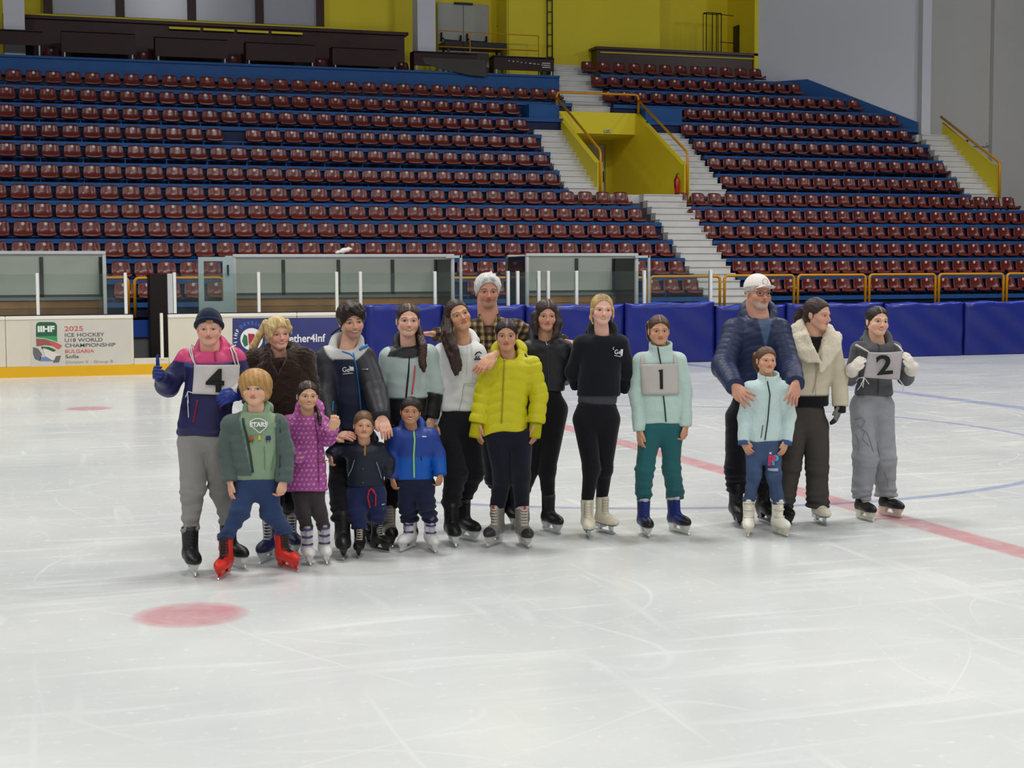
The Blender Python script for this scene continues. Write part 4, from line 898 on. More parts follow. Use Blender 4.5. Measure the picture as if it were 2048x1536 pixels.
def skate_meshes(style, Lf):
    key = (style, round(Lf, 2))
    if key in SKATE_CACHE: return SKATE_CACHE[key]
    main, toe, hold, lining, lacem, kind = STYLES[style]; k = Lf/0.28; hb = 0.068*k  # sole height
    top = hb+(0.215 if kind != 'rental' else 0.235)*k
    def fn(P):
        d = ell(P, (0, -0.058*k, hb+0.034*k), (0.047*k, 0.112*k, 0.043*k))
        d = smin(d, ell(P, (0, 0.075*k, hb+0.040*k), (0.045*k, 0.048*k, 0.050*k)), 0.03*k)
        d = smin(d, seg(P, (0, 0.0, hb+0.05*k), (0, -0.09*k, hb+0.03*k), 0.042*k, 0.037*k), 0.03*k)
        s = P.copy(); s[:, 0] *= 1.02
        d = smin(d, seg(s, (0, 0.055*k, hb+0.05*k), (0, 0.045*k, top+0.03*k), 0.047*k, 0.055*k), 0.03*k)
        d = smin(d, seg(P, (0, 0.0, hb+0.09*k), (0, -0.01*k, top+0.012*k), 0.022*k, 0.020*k), 0.02*k)
        d = smax(d, P[:, 2]-top-0.10*(0.05*k-P[:, 1])*(1 if kind != 'figure' else 0.5), 0.008); d = smax(d, (hb+0.002)-P[:, 2], 0.006)
        return d
    V, Q = nets(fn, (-0.08*k, -0.19*k, hb-0.02), (0.08*k, 0.14*k, top+0.06), 0.0055)
    C = np.tile(L_(main), (len(V), 1)); x, y, z = V[:, 0], V[:, 1], V[:, 2]
    C = mixc(C, toe, sstep(-y, 0.095*k, 0.105*k))
    C = mixc(C, hold, (1-sstep(z, hb+0.010, hb+0.016))*(0.8 if kind != 'figure' else 0.9))
    C = mixc(C, lining, sstep(z, top-0.022*k, top-0.012*k)*0.9)
    if style == 'red_rental': C = mixc(C, (30, 30, 32), sstep(0.022*k-np.abs(x), 0, 0.006)*sstep(0.03*k-y, 0, 0.01)*sstep(y, -0.10*k, -0.09*k)*sstep(z, hb+0.05*k, hb+0.07*k))
    if kind == 'rental' and style == 'white_buckle': C = mixc(C, (176, 172, 178), sstep(0.026*k-np.abs(x), 0, 0.006)*sstep(-y, -0.02*k, 0.0)*sstep(y, -0.085*k, -0.075*k)*0.8)
    if style == 'grey_hockey': C = mixc(C, (176, 40, 36), sstep(z, top-0.03*k, top-0.02*k)*sstep(0.012-np.abs(x), 0, 0.004)*sstep(-y, 0.0, 0.02))
    boot = (V, Q, C)
    # laces or straps
    lb = MB()
    front = []
    for i in range(6 if kind != 'rental' else 3):
        t = i/5 if kind != 'rental' else i/2
        z0 = hb+0.088*k+(top-hb-0.11*k)*t; y0 = -0.062*k+0.045*k*min(1, t*1.5)
        # march to the front of the boot
        yy = np.linspace(-0.2*k, 0.05*k, 60); dd = fn(np.stack([np.zeros(60), yy, np.full(60, z0)], 1)); hit = yy[np.argmax(dd < 0)]
        for sgn in (1,) if kind == 'rental' else (1, -1):
            pts = []
            for s in np.linspace(-1, 1, 7):
                xx = s*0.030*k*(1.35 if kind == 'rental' else 1); zz = z0+(sgn*s*0.006*k if kind != 'rental' else 0)
                dd = fn(np.stack([np.full(60, xx), yy, np.full(60, zz)], 1)); h2 = yy[np.argmax(dd < 0)] if (dd < 0).any() else hit
                pts.append((xx, min(h2, 0.02*k)-0.002, zz))
            lb.tube(pts, 0.0035*k if kind != 'rental' else 0.010*k, 5)
    lace = lb.mesh('lace', lacem)
    bl = MB()
    if kind == 'figure':
        prof = [(-0.135*k, 0.022*k), (-0.130*k, 0.006), (-0.10*k, 0.0), (0.08*k, 0.0), (0.145*k, 0.008), (0.145*k, 0.022*k), (0.11*k, 0.026*k), (-0.05*k, 0.026*k), (-0.11*k, 0.030*k)]
        bl.prism(prof, 'x', -0.0022, 0.0022)
        for a, b in ((-0.10, -0.055), (0.05, 0.10)): bl.prism([(a*k, hb+0.004), (b*k, hb+0.004), ((a+b)/2*k+0.012*k, 0.024*k), ((a+b)/2*k-0.012*k, 0.024*k)], 'x', -0.012*k, 0.012*k)
        bl.box(-0.03*k, 0.03*k, 0.03*k, 0.115*k, hb-0.025*k, hb+0.004); bl.mesh
        blade = bl.mesh('blade', M_STEEL); holder = None
    else:
        prof = [(-0.150*k, 0.014*k), (-0.125*k, 0.002), (-0.09*k, 0.0), (0.09*k, 0.0), (0.125*k, 0.002), (0.145*k, 0.014*k), (0.14*k, 0.022*k), (-0.145*k, 0.022*k)]
        bl.prism(prof, 'x', -0.002, 0.002); blade = bl.mesh('blade', M_STEEL)
        hm = mat('holder_'+style, hold, 0.35, 0.5); hl = MB()
        hl.prism([(-0.145*k, 0.018*k), (0.14*k, 0.018*k), (0.135*k, 0.034*k), (-0.14*k, 0.034*k)], 'x', -0.006*k, 0.006*k)
        for a, b in ((-0.135, -0.045), (0.035, 0.125)):
            v = []
            for zz, w, s in ((0.028*k, 0.007*k, 0.22), (0.045*k, 0.016*k, 0.10), (hb+0.008, 0.026*k, -0.05)):
                a2, b2 = a*k+(b-a)*k*s, b*k-(b-a)*k*s; v += [(-w, a2, zz), (w, a2, zz), (w, b2, zz), (-w, b2, zz)]
            hl.add(v, [(0, 3, 2, 1), (8, 9, 10, 11)]+[(r*4+i, r*4+(i+1) % 4, r*4+4+(i+1) % 4, r*4+4+i) for r in range(2) for i in range(4)])
        holder = hl.mesh('blade_holder', hm)
    me_holder = [boot, lace, blade, holder, None]
    SKATE_CACHE[key] = me_holder
    return me_holder
def put_skate(style, Lf, pos, yaw, parent, roll=0.0, pitch=0.0):
    c = skate_meshes(style, Lf); V, Q, C = c[0]
    if c[4] is None:
        o = dyed('skate', V, Q, C, M_DYE_GLOSS, parent); c[4] = o.data
    else: o = link('skate', c[4], parent)
    o.location = pos; o.rotation_euler = (math.radians(pitch), math.radians(roll), math.radians(yaw))
    link('lace', c[1], o); link('blade', c[2], o)
    if c[3]: link('blade_holder', c[3], o)
    return o

M_SKIN = mat('skin', (200, 150, 120), 0.5, 0.35, 0.03, 20, attr=True)
M_SKIN.node_tree.nodes['Principled BSDF'].inputs['Subsurface Weight'].default_value = 0.08
M_SKIN.node_tree.nodes['Principled BSDF'].inputs['Subsurface Radius'].default_value = (0.012, 0.005, 0.003)
M_CLOTH = mat('woven_cloth', (128, 128, 128), 0.85, 0.15, 0.06, 14, 0.25, 160, sheen=0.15, attr=True)
M_NYLON = mat('nylon_shell', (128, 128, 128), 0.48, 0.35, 0.04, 10, 0.10, 60, attr=True)
M_FLEECE = mat('fleece_cloth', (128, 128, 128), 0.95, 0.1, 0.05, 30, 0.45, 120, sheen=0.3, attr=True)
M_HAIR = mat('hair', (60, 40, 30), 0.42, 0.35, 0.18, 30, 0.3, 90, attr=True)

YC, YS_ = math.cos(YAW), math.sin(YAW)
class Person:
    def __init__(s, sp):
        s.sp = sp; fx = np.mean([f[0] for f in sp['feet']]); fy = np.mean([f[1] for f in sp['feet']])
        gx, gy = ice_at(fx, fy); s.D = gx*YS_+gy*YC; s.X = gx*YC-gy*YS_; s.W = (gx, gy); s.S = s.D/F
        s.feet = []
        for f in sp['feet']:
            x, y = ice_at(f[0], f[1]); s.feet.append(np.array([x*YC-y*YS_-s.X, x*YS_+y*YC-s.D, 0.0]))
    def P(s, x, y, dy=0.0):
        d = _ray(x, y); al = d[0]*YS_+d[1]*YC; ri = d[0]*YC-d[1]*YS_; t = (s.D+dy)/al
        return np.array([ri*t-s.X, dy, CH+d[2]*t])
def build(sp):
    p = Person(sp); S = p.S; P3 = p.P; dl = sp.get('dy', 0.0)
    hx, hy, hh, yaw, pitch, roll = sp['head']; hc = P3(hx, hy, dl+sp.get('hdy', -0.02)); K = hh*S/22.5; HR = rot(yaw, pitch, roll)
    hc = hc+HR@np.array([0, 0.5*K, 0.0])
    ch = sp.get('ch', 0.0); fp = dict(sp['face'], ch=ch)
    toQ = lambda V: ((V-hc)@HR)/K
    sh = [P3(a[0], a[1], dl+(a[2] if len(a) > 2 else 0.0)) for a in sp['sh']]; el = [P3(a[0], a[1], dl+(a[2] if len(a) > 2 else 0.0)) for a in sp['el']]; wr = [P3(a[0], a[1], dl+(a[2] if len(a) > 2 else -0.03)) for a in sp['wr']]
    nk = P3(*sp['neck'], dl)
    st = sorted([(P3(cx, y, dl)[2], P3(cx, y, dl)[0], hw*S) for y, hw, cx in sp['torso']]); zt = np.array([a[0] for a in st]); xc = np.array([a[1] for a in st]); hw = np.array([a[2] for a in st]); fat = sp.get('fat', 0.62)
    zbot, ztop = zt[0], zt[-1]
    ar = [r*S for r in sp.get('armr', (17, 15, 12))]
    style = sp['top']; puff = style.get('puff', 0)
    # ---- upper garment
    def torso(V, grow=0.0):
        z = V[:, 2]; c = np.interp(z, zt, xc); w = np.interp(z, zt, hw)+grow; dd = w*fat
        dd = np.minimum(dd, 0.155*sp.get('deep', 1.0)+grow); x = (V[:, 0]-c)/w; y = (V[:, 1]-dl)/dd
        r = (np.abs(x)**2.4+np.abs(y)**2.4)**(1/2.4)
        return (r-1)*np.minimum(w, dd)
    def sleeve(V, i, cut=True):
        d = smin(seg(V, sh[i], el[i], ar[0]*0.96, ar[1]), seg(V, el[i], wr[i], ar[1], ar[2]), 0.02)
        if cut:
            u = wr[i]-el[i]; u /= np.linalg.norm(u); d = np.maximum(d, (V-wr[i])@u)
        return d
    trap = [nk+np.array([0, 0.01, -0.02])]
    def collar(V):
        kind = style.get('collar', 'round'); c = nk.copy(); R = style.get('cr', 18)*S
        q = V-c; q = np.stack([q[:, 0], q[:, 1]*1.05, q[:, 2]-(0.62 if kind == 'hood' else 0.30)*q[:, 1]], 1); rad = np.hypot(q[:, 0], q[:, 1])
        if kind == 'stand':
            h = style.get('ch', 16)*S; return smax(np.abs(rad-R)-0.0105, np.abs(q[:, 2]-h*0.35)-h*0.75, 0.006)
        if kind == 'hood':
            t = style.get('ct', 9)*S; back = sstep(V[:, 1]-c[1], -0.06, 0.07); return smin(np.hypot(rad-R*1.15, (q[:, 2]+0.010-back*0.02)*0.85)-t*(0.62+0.8*back), ell(V, c+np.array([0, 0.085, 0.012]), (0.115*R/0.062, 0.05, 0.055)), 0.02)
        if kind == 'big':
            t = style.get('ct', 13)*S; return np.hypot((rad-R*1.45), (q[:, 2]-0.01)*0.8)-t
        return np.hypot(rad-R, q[:, 2])-0.010
    neck_hole = lambda V: seg(V, nk+np.array([0, 0, -0.05]), nk+np.array([0, -0.01, 0.2]), style.get('cr', 18)*S-0.008, style.get('cr', 18)*S+0.004)
    def top_fn(V):
        d = torso(V)
        k = 0.03
        d = smax(d, V[:, 2]-(nk[2]+0.0-0.42*np.maximum(0, np.abs(V[:, 0]-nk[0])-0.045)), 0.03); d = smax(d, zbot-V[:, 2]+style.get('dip', 0.0)*np.abs((V[:, 0]-xc[0])/hw[0])**2-0.0, 0.010)
        for i in (0, 1):
            d = smin(d, seg(V, nk+np.array([0, 0.02, -0.035]), sh[i]+np.array([0, 0, 0.0]), 0.045, ar[0]*0.95), 0.03)
            m_ = sh[i]+(el[i]-sh[i])*0.45; d = smin(d, seg(V, sh[i], m_, ar[0]*0.96, ar[0]*0.9), k); d = smin(d, sleeve(V, i), 0.007)
        d = smin(d, collar(V), 0.012)
        d = smax(d, -neck_hole(V), 0.01)
        v = style.get('vneck')
        if v:
            w = v[0]*S; dep = v[1]*S; q = V-nk; t = np.clip(-q[:, 2]/dep, 0, 1); d = smax(d, -np.maximum(np.maximum(np.abs(q[:, 0]-v[2]*S*t)-w*(1-t)-0.004, -q[:, 2]-dep), np.maximum(q[:, 1]-0.02, -(d+0.030))), 0.008)
        return d
    pts = np.array(sh+el+wr+[nk]); lo = np.minimum(pts.min(0)-0.12, [xc.min()-hw.max()-0.05, dl-0.24, zbot-0.05]); hi = np.maximum(pts.max(0)+0.12, [xc.max()+hw.max()+0.05, dl+0.24, ztop+0.1])
    vox = style.get('vox', 0.0085)
    V, Q = nets(top_fn, lo, hi, vox); N = vnormals(V, Q)
    dT = torso(V); dA = [sleeve(V, i, False) for i in (0, 1)]
    arm = np.argmin(np.stack([dT+0.004]+dA), 0); A = np.zeros(len(V))
    for i in (0, 1):
        L1 = np.linalg.norm(el[i]-sh[i]); L2 = np.linalg.norm(wr[i]-el[i]); u1 = (el[i]-sh[i])/L1; u2 = (wr[i]-el[i])/L2
        s1 = np.clip((V-sh[i])@u1, -0.05, L1); s2 = np.clip((V-el[i])@u2, 0, L2); m = arm == i+1; A[m] = (s1+s2)[m]
    seed = sp.get('seed', 1)
    if puff:
        pitch_ = puff*S; ph = np.where(arm == 0, (V[:, 2]-zbot+0.25*(V[:, 0]-np.interp(V[:, 2], zt, xc))**2/0.1)/pitch_, A/pitch_+0.3)
        am = style.get('puffamp', 0.010); V = V+N*((np.abs(np.sin(math.pi*ph))**0.45-0.75)*am+waves(V, 60, seed)*0.0025)[:, None]
    else:
        fa = style.get('fold', 0.005); G = V.copy(); G[:, 2] *= 1.6; G[:, 0] *= 0.6
        bend = sum(np.exp(-(np.linalg.norm(V-el[i], axis=1)/0.09)**2) for i in (0, 1))+0.8*np.exp(-((V[:, 2]-zbot)/0.07)**2)
        V = V+N*(waves(V, 20, seed)*fa*0.8+(0.5-np.abs(waves(G, 30, seed+5)))*fa*0.9*(0.4+bend)+waves(G, 60, seed+3)*fa*0.35*(0.4+bend))[:, None]
    if style.get('quilt'):
        qp, qa, qm = style['quilt']; c_ = dict(V=V, arm=arm, A=A, x=V[:, 0], y=V[:, 1], z=V[:, 2], X=lambda x: P3(x, sp['neck'][1], dl)[0], Y=lambda y: P3(sp['neck'][0], y, dl)[2], nk=nk, dl=dl); ph = np.where(arm == 0, (V[:, 2]-zbot)/(qp*S), A/(qp*S)+0.3); V = V+N*((np.abs(np.sin(math.pi*ph))**0.45-0.6)*qa*qm(c_)+qm(c_)*0.008)[:, None]
    if style.get('curly'): V = V+N*(np.abs(waves(V, 150, 5))*0.010+waves(V, 330, 6)*0.004)[:, None]
    ctx = dict(V=V, arm=arm, A=A, S=S, px=p, nk=nk, z=V[:, 2], x=V[:, 0], y=V[:, 1], N=N, zbot=zbot, sh=sh, el=el, wr=wr, dl=dl)
    Yp = lambda y: P3(sp['neck'][0], y, dl)[2]; Xp = lambda x, y=None: P3(x, y or sp['neck'][1], dl)[0]
    ctx['Y'] = Yp; ctx['X'] = Xp
    C = np.tile(L_(style['col']), (len(V), 1))
    if style.get('paint'): C = style['paint'](C, ctx)
    # ---- body: head, neck, hands, core joined into one mesh
    fhead = lambda W: head_sdf(toQ(W), ch, fp.get('smile', 0.4), sp.get('full', 0.0))*K
    nb_ = hc+HR@np.array([0, 2.2, -7.0])*K; nr = sp.get('neckr', 4.9)*K
    ftop = lambda W: smin(fhead(W), seg(W, nb_, nk+np.array([0, 0.015, -0.04]), nr, nr*1.15), 0.012)
    hv, hq = nets(ftop, hc-np.array([10.5, 12.5, 0])*K-np.array([0.02, 0.02, (hc[2]-nk[2])+0.06]), hc+np.array([10.5, 12.0, 12.8])*K+np.array([0.02, 0.02, 0.01]), max(0.0029, 0.0148*K*22.5*0.9))
    hcol = face_paint(toQ(hv), fp)
    parts = [(hv, hq, hcol)]
    hs = sp.get('hand', 0.175); gl = sp.get('gloves')
    for i in (0, 1):
        h = sp['hands'][i] if sp.get('hands') else None
        if h is None: continue
        d, n, pose = h[:3]; side = h[3] if len(h) > 3 else (-1 if i == 0 else 1)
        ax_ = np.array(d, float); ax_ /= np.linalg.norm(ax_); w = wr[i]-ax_*0.012
        spec = (w, d, n, hs, pose, side)
        v, q = nets(lambda W: hand_sdf(W, spec), w-0.05-np.maximum(0, -ax_)*hs-0.06, w+0.05+np.maximum(0, ax_)*hs+0.06, 0.0036)
        gc = gl[i] if gl and gl[i] else None
        c = np.tile(L_(gc if gc else fp['skin']), (len(v), 1))
        if not gc: c = mixc(c, (fp['skin'][0]*0.85, fp['skin'][1]*0.66, fp['skin'][2]*0.62), sstep(np.linalg.norm(v-w, axis=1), 0.4*hs, 0.95*hs)*0.5)
        if sp.get('glovetip') and gc: c = mixc(c, sp['glovetip'], sstep(np.linalg.norm(v-w, axis=1), 0.72*hs, 0.78*hs))
        parts.append((v, q, c))
    ft = p.feet; Lf = sp.get('foot', 0.27)
    ank = []
    for i in (0, 1):
        a = math.radians(sp['feet'][i][2]); fw = np.array([math.sin(a), -math.cos(a), 0]); ank.append(ft[i]-fw*0.05*Lf/0.28+np.array([0, 0, 0.20*Lf/0.28]))
    hip = P3(*sp['hip'], dl); kn = [P3(*(a if len(a) > 2 else (*a, (ank[i][1]*0.5+dl*0.5)-0.03))) for i, a in enumerate(sp['knee'])]
    hipw = sp.get('hipw', 26)*S; lr = [r*S for r in sp.get('legr', (22, 17, 14))]
    hj = [hip+np.array([s_*hipw*0.52, 0, -0.02]) for s_ in (-1, 1)]
    def core(W):
        d = seg(W, hip, nk+np.array([0, 0.02, -0.06]), 0.07, 0.055)
        for i in (0, 1):
            d = smin(d, seg(W, nk+np.array([0, 0.02, -0.05]), sh[i], 0.025, 0.028), 0.03); d = smin(d, chain(W, [sh[i], el[i], wr[i]], [0.028, 0.024, 0.018], 0.02), 0.02)
            d = smin(d, chain(W, [hj[i], kn[i], ank[i]], [0.045, 0.035, 0.024], 0.02), 0.03)
        return d
    allp = np.array(sh+el+wr+ank+kn+[hip, nk]); cv, cq = nets(core, allp.min(0)-0.1, allp.max(0)+0.1, 0.019)
    parts.append((cv, cq, np.where((cv[:, 2] < hip[2])[:, None], L_(sp['bottom']['col']), L_(fp['skin']))))
    BV = np.concatenate([a[0] for a in parts]); BC = np.concatenate([a[2] for a in parts]); o = 0; BQ = []
    for a in parts: BQ.append(a[1]+o); o += len(a[0])
    # stitch the pieces into one surface under the clothes
    o = 0; base = len(BV)-len(cv)
    for a in parts[:-1]:
        tgt = nk if a is parts[0] else min(wr, key=lambda w_: np.linalg.norm(a[0].mean(0)-w_)); i0 = np.argsort(np.linalg.norm(a[0]-tgt, axis=1))[:1][0]
        q0 = a[1][np.argmax((a[1] == i0).any(1))]; j = np.argmin(np.linalg.norm(cv-a[0][i0], axis=1)); c0 = cq[np.argmax((cq == j).any(1))]
        BQ.append(np.array([[q0[0]+o, q0[1]+o, c0[1]+base, c0[0]+base]])); o += len(a[0])
    root = dyed('person', BV, np.concatenate(BQ), BC, M_SKIN, None, sp['label']); root['category'] = 'person'
    if sp.get('group'): root['group'] = sp['group']
    root.location = (p.W[0], p.W[1], 0); root.rotation_euler = (0, 0, -YAW)
    g = dyed(style['name'], V, Q, C, style.get('mat', M_NYLON), root, style.get('label'))
    # ---- trousers
    bt = sp['bottom']; ends = []
    zh = [ft[i][2]+bt.get('hem', 0.235)*Lf/0.28 for i in (0, 1)]
    aj = [ank[i]+np.array([0, 0, zh[i]-ank[i][2]+0.01]) for i in (0, 1)]
    wz = hip[2]+bt.get('rise', 0.10)
    def leg_fn(W):
        z = W[:, 2]; c = hip[0]; dd = min(hipw*0.66, 0.13)
        d = ell(W, (c, hip[1], hip[2]), (hipw, dd, 0.12)); w = ell(W, (c+0.3*(np.interp(wz, zt, xc)-c), hip[1], hip[2]+0.08), (hipw*0.88, dd*0.92, 0.14)); d = smin(d, w, 0.04)
        ls = []
        for i in (0, 1):
            u = aj[i]-kn[i]; u /= np.linalg.norm(u)
            l = chain(W, [hj[i], kn[i], aj[i]], lr, 0.03); l = np.maximum(l, zh[i]-z); ls.append(l)
        dl_ = smin(ls[0], ls[1], 0.008); d = smin(d, dl_, 0.03)
        d = d+0.035*sstep(z, zbot-0.005, zbot+0.03)
        return smax(d, z-wz, 0.01)
    lp = np.array(hj+kn+aj+[hip]); v, q = nets(leg_fn, lp.min(0)-0.15, np.maximum(lp.max(0)+0.15, [-9, -9, wz+0.03]), 0.0085); n = vnormals(v, q)
    fa = bt.get('fold', 0.005); G = v.copy(); G[:, 2] *= 1.8; G[:, :2] *= 0.7
    bend = sum(np.exp(-((v[:, 2]-kn[i][2])/0.07)**2)*0.5+1.3*np.exp(-((v[:, 2]-zh[i])/0.10)**2) for i in (0, 1))*0.5
    v = v+n*(waves(v, 16, seed+7)*fa*0.8+(0.5-np.abs(waves(G, 34, seed+5)))*fa*1.2*(0.2+bend)+waves(G, 70, seed+9)*fa*0.5*(0.2+bend))[:, None]
    ring = sum(np.exp(-((v[:, 2]-zh[i])/0.10)**2) for i in (0, 1))*0.5+0.25*sum(np.exp(-((v[:, 2]-kn[i][2])/0.06)**2) for i in (0, 1)); v = v+n*(np.sin(v[:, 2]*2*math.pi/0.05+6.5*waves(v, 11, seed+2))*fa*0.38*ring)[:, None]
    c = np.tile(L_(bt['col']), (len(v), 1)); cx = dict(V=v, z=v[:, 2], x=v[:, 0], y=v[:, 1], Y=Yp, X=Xp, S=S, zh=zh, hip=hip)
    if bt.get('paint'): c = bt['paint'](c, cx)
    tr = dyed(bt['name'], v, q, c, bt.get('mat', M_CLOTH), root, bt.get('label'))
    for i in (0, 1): put_skate(sp['skate'] if isinstance(sp['skate'], str) else sp['skate'][i], Lf, tuple(ft[i]), sp['feet'][i][2], root, sp['feet'][i][3] if len(sp['feet'][i]) > 3 else 0)
    # ---- hair
    hr = sp.get('hair')
    if hr:
        th = hr.get('th', 0.6); fo = hr.get('open', (8.0, 10.2, 8.9)); fc = hr.get('oc', (0, -9.6, -2.4)); low = hr.get('low', -6.0); side = hr.get('side', 0.0)
        strands = [([P3(a[0], a[1], dl+a[2]) for a in s_], [a[3]*S for a in s_]) for s_ in hr.get('strands', [])]
        tf = [([a[:3] for a in t_], [a[3] for a in t_]) for t_ in hr.get('tufts', [])]
        def hair_fn(W):
            X = toQ(W); ax = np.abs(X[:, 0]); Sx = X.copy(); Sx[:, 0] = ax
            d = ell(Sx, (0, 1.3, 3.2), (7.3*(1+0.09*ch)+th+side, 9.0+th, 7.9+0.3*ch+th*1.15))
            if low < -4: d = smin(d, ell(Sx, (0, 3.2, -2.4), (6.9+0.5*ch+side+th*0.6, 7.2+th, 5.6-(low+6))), 1.5)
            if hr.get('extra'): d = hr['extra'](d, X, ax)
            d = smax(d, -ell(Sx, fc, fo), hr.get('soft', 0.5)); d = smax(d, low-X[:, 2]+hr.get('slope', 0.25)*np.minimum(0, X[:, 1]-2)*-1, 0.6)
            part = hr.get('part', None)
            if part is not None: d = d+0.35*np.exp(-((X[:, 0]-part)/0.35)**2)*sstep(X[:, 2], 4, 7)*(1-sstep(X[:, 1], 1, 4))
            for pt, rr in tf: d = smin(d, chain(X, pt, rr, 0.8), 1.2)
            d = d*K
            for pt, rr in strands: d = smin(d, chain(W, pt, rr, 0.012), 0.012)
            return d
        ext = [hc-np.array([11.5, 13, 12+max(0, -low-6)])*K, hc+np.array([11.5, 13.5, 14])*K]; sp_ = [a for s_ in strands for a in s_[0]]
        lo_ = np.min([ext[0]]+[a-0.06 for a in sp_], 0); hi_ = np.max([ext[1]]+[a+0.06 for a in sp_], 0)
        v, q = nets(hair_fn, lo_, hi_, 0.0055); n = vnormals(v, q); X = toQ(v)
        phi = np.arctan2(X[:, 0], X[:, 1]+1.5); g1 = np.sin(phi*38+X[:, 2]*0.5+2*np.sin(phi*7))*0.5+np.sin(phi*71+X[:, 2]*0.9)*0.3+np.sin(X[:, 0]*5+X[:, 2]*0.8)*0.4
        v = v+n*(g1*hr.get('groove', 0.0022)+waves(v, 40, seed)*0.003)[:, None]
        c = np.tile(L_(hr['col']), (len(v), 1)); c = c*(1+0.16*np.clip(g1, -1, 1)[:, None])
        if hr.get('col2'): c = mixc(c, hr['col2'], hr['w2'](X, v, ctx))
        if hr.get('part') is not None: c = mixc(c, fp['skin'], 0.55*np.exp(-((X[:, 0]-hr['part'])/0.30)**2)*sstep(X[:, 2], 5, 8)*(1-sstep(X[:, 1], 0, 3)))
        dyed('hair', v, q, c, M_HAIR, root)
    # ---- draping helper for things lying on the garment
    def surf(xs, zs, off=0.008, fn=top_fn):
        n_ = len(xs); y = np.full(n_, dl-0.30)
        for _ in range(26):
            d = fn(np.stack([xs, y, zs], 1)); y = y+np.clip(d, -0.02, 0.08)*0.9
        return np.clip(y, dl-0.32, dl+0.1)-off
    def drape_tube(name, pts, r, m, off=0.004, fn=top_fn, n=9, par=None, label=None):
        q = np.array([P3(a, b, dl-0.1)[[0, 2]] for a, b in pts]); t = np.linspace(0, len(q)-1, n*(len(q)-1)+1); xs = np.interp(t, range(len(q)), q[:, 0]); zs = np.interp(t, range(len(q)), q[:, 1]); ys = surf(xs, zs, off+0.004, fn)
        mb = MB(); mb.tube(list(zip(xs, ys, zs)), r*S, 6); return mb.obj(name, m, par or g, label=label)
    def drape_patch(name, quad, m, off=0.006, fn=top_fn, nx=14, nz=12, par=None, thick=0.003, wob=0.0, label=None):
        c4 = [P3(a, b, dl-0.1)[[0, 2]] for a, b in quad]; v = []
        uu, tt = np.meshgrid(np.linspace(0, 1, nx+1), np.linspace(0, 1, nz+1)); uu, tt = uu.ravel(), tt.ravel()
        xz = (1-tt)[:, None]*((1-uu)[:, None]*c4[0]+uu[:, None]*c4[1])+tt[:, None]*((1-uu)[:, None]*c4[3]+uu[:, None]*c4[2])
        ys = surf(xz[:, 0], xz[:, 1], off, fn)
        yy = ys.reshape(nz+1, nx+1)
        for _ in range(4): yy[:, 1:-1] = np.minimum(yy[:, 1:-1], (yy[:, 2:]+yy[:, :-2])/2)
        ys = yy.ravel()+wob*np.sin(xz[:, 0]*40+xz[:, 1]*25)
        fr_ = np.stack([xz[:, 0], ys, xz[:, 1]], 1); v = np.concatenate([fr_, fr_+[0, thick, 0]]); R = nx+1; M = len(fr_); f = []
        for j in range(nz):
            for i in range(nx): a = j*R+i; f += [(a, a+R, a+R+1, a+1), (M+a, M+a+1, M+a+R+1, M+a+R)]
        for j in range(nz): a = j*R; f.append((a, a+M, a+R+M, a+R)); a = j*R+nx; f.append((a, a+R, a+R+M, a+M))
        for i in range(nx): a = i; f.append((a, a+1, a+1+M, a+M)); a = nz*R+i; f.append((a, a+M, a+1+M, a+1))
        mb = MB(); mb.add(v, f, 0, True); return mb.obj(name, m, par or root, label=label)
    def drape_text(body, cxp, cyp, hpx, m, off=0.012, fn=top_fn, bold=0.01, sx=1.0, par=None, rot_=0.0, name='lettering'):
        c0 = P3(cxp, cyp, dl-0.1); size = hpx*S/0.7; o = text(name, body, size, m, par or g, (0, 0, 0), (0, 0, 0), bold=bold*size, extrude=0.0012, align='CENTER')
        co = np.array([v.co[:] for v in o.data.vertices]); X = co[:, 0]*sx; Z = co[:, 1]-size*0.35; a = math.radians(rot_); x = c0[0]+X*math.cos(a)-Z*math.sin(a); z = c0[2]+X*math.sin(a)+Z*math.cos(a)
        y = surf(x, z, off, fn); y = y-co[:, 2]
        for v, w in zip(o.data.vertices, zip(x, y, z)): v.co = w
        o.data.update(); return o
    ctx.update(root=root, g=g, tr=tr, tube=drape_tube, patch=drape_patch, text=drape_text, P=P3, HR=HR, hc=hc, K=K, leg_fn=leg_fn, top_fn=top_fn, toQ=toQ, surf=surf, hip=hip, kn=kn, ank=ank)
    if sp.get('extra'): sp['extra'](ctx)
    return root

# ================================================================== the group on the ice
M_BIB = mat('bib_cloth', (205, 200, 198), 0.8, 0.2, 0.04, 8, 0.2, 90)
M_BLK = mat('black_print', (20, 20, 22), 0.7)
M_ZIP = mat('black_zip', (24, 26, 30), 0.5); M_CORD = mat('white_cord', (224, 224, 222), 0.7)
M_PRINTW = mat('white_print', (226, 226, 228), 0.6)
HANG_L = ((0.04, -0.12, -1), (-1, -0.45, 0)); HANG_R = ((-0.04, -0.12, -1), (1, -0.45, 0))
hl = lambda pose='relax', d=None: ((d or HANG_L[0]), HANG_L[1], pose)
hr_ = lambda pose='relax', d=None: ((d or HANG_R[0]), HANG_R[1], pose)
def F_(skin, browc, **k): return dict(skin=skin, browc=browc, **k)
FAIR = (222, 174, 150); MED = (202, 150, 120); TAN = (184, 130, 98); DARKT = (166, 112, 82)
def lower(c0, ypx, col, w=0.006):
    def f(C, c): return mixc(C, col, sstep(c['Y'](ypx)-c['z'], -w, w))
    return f

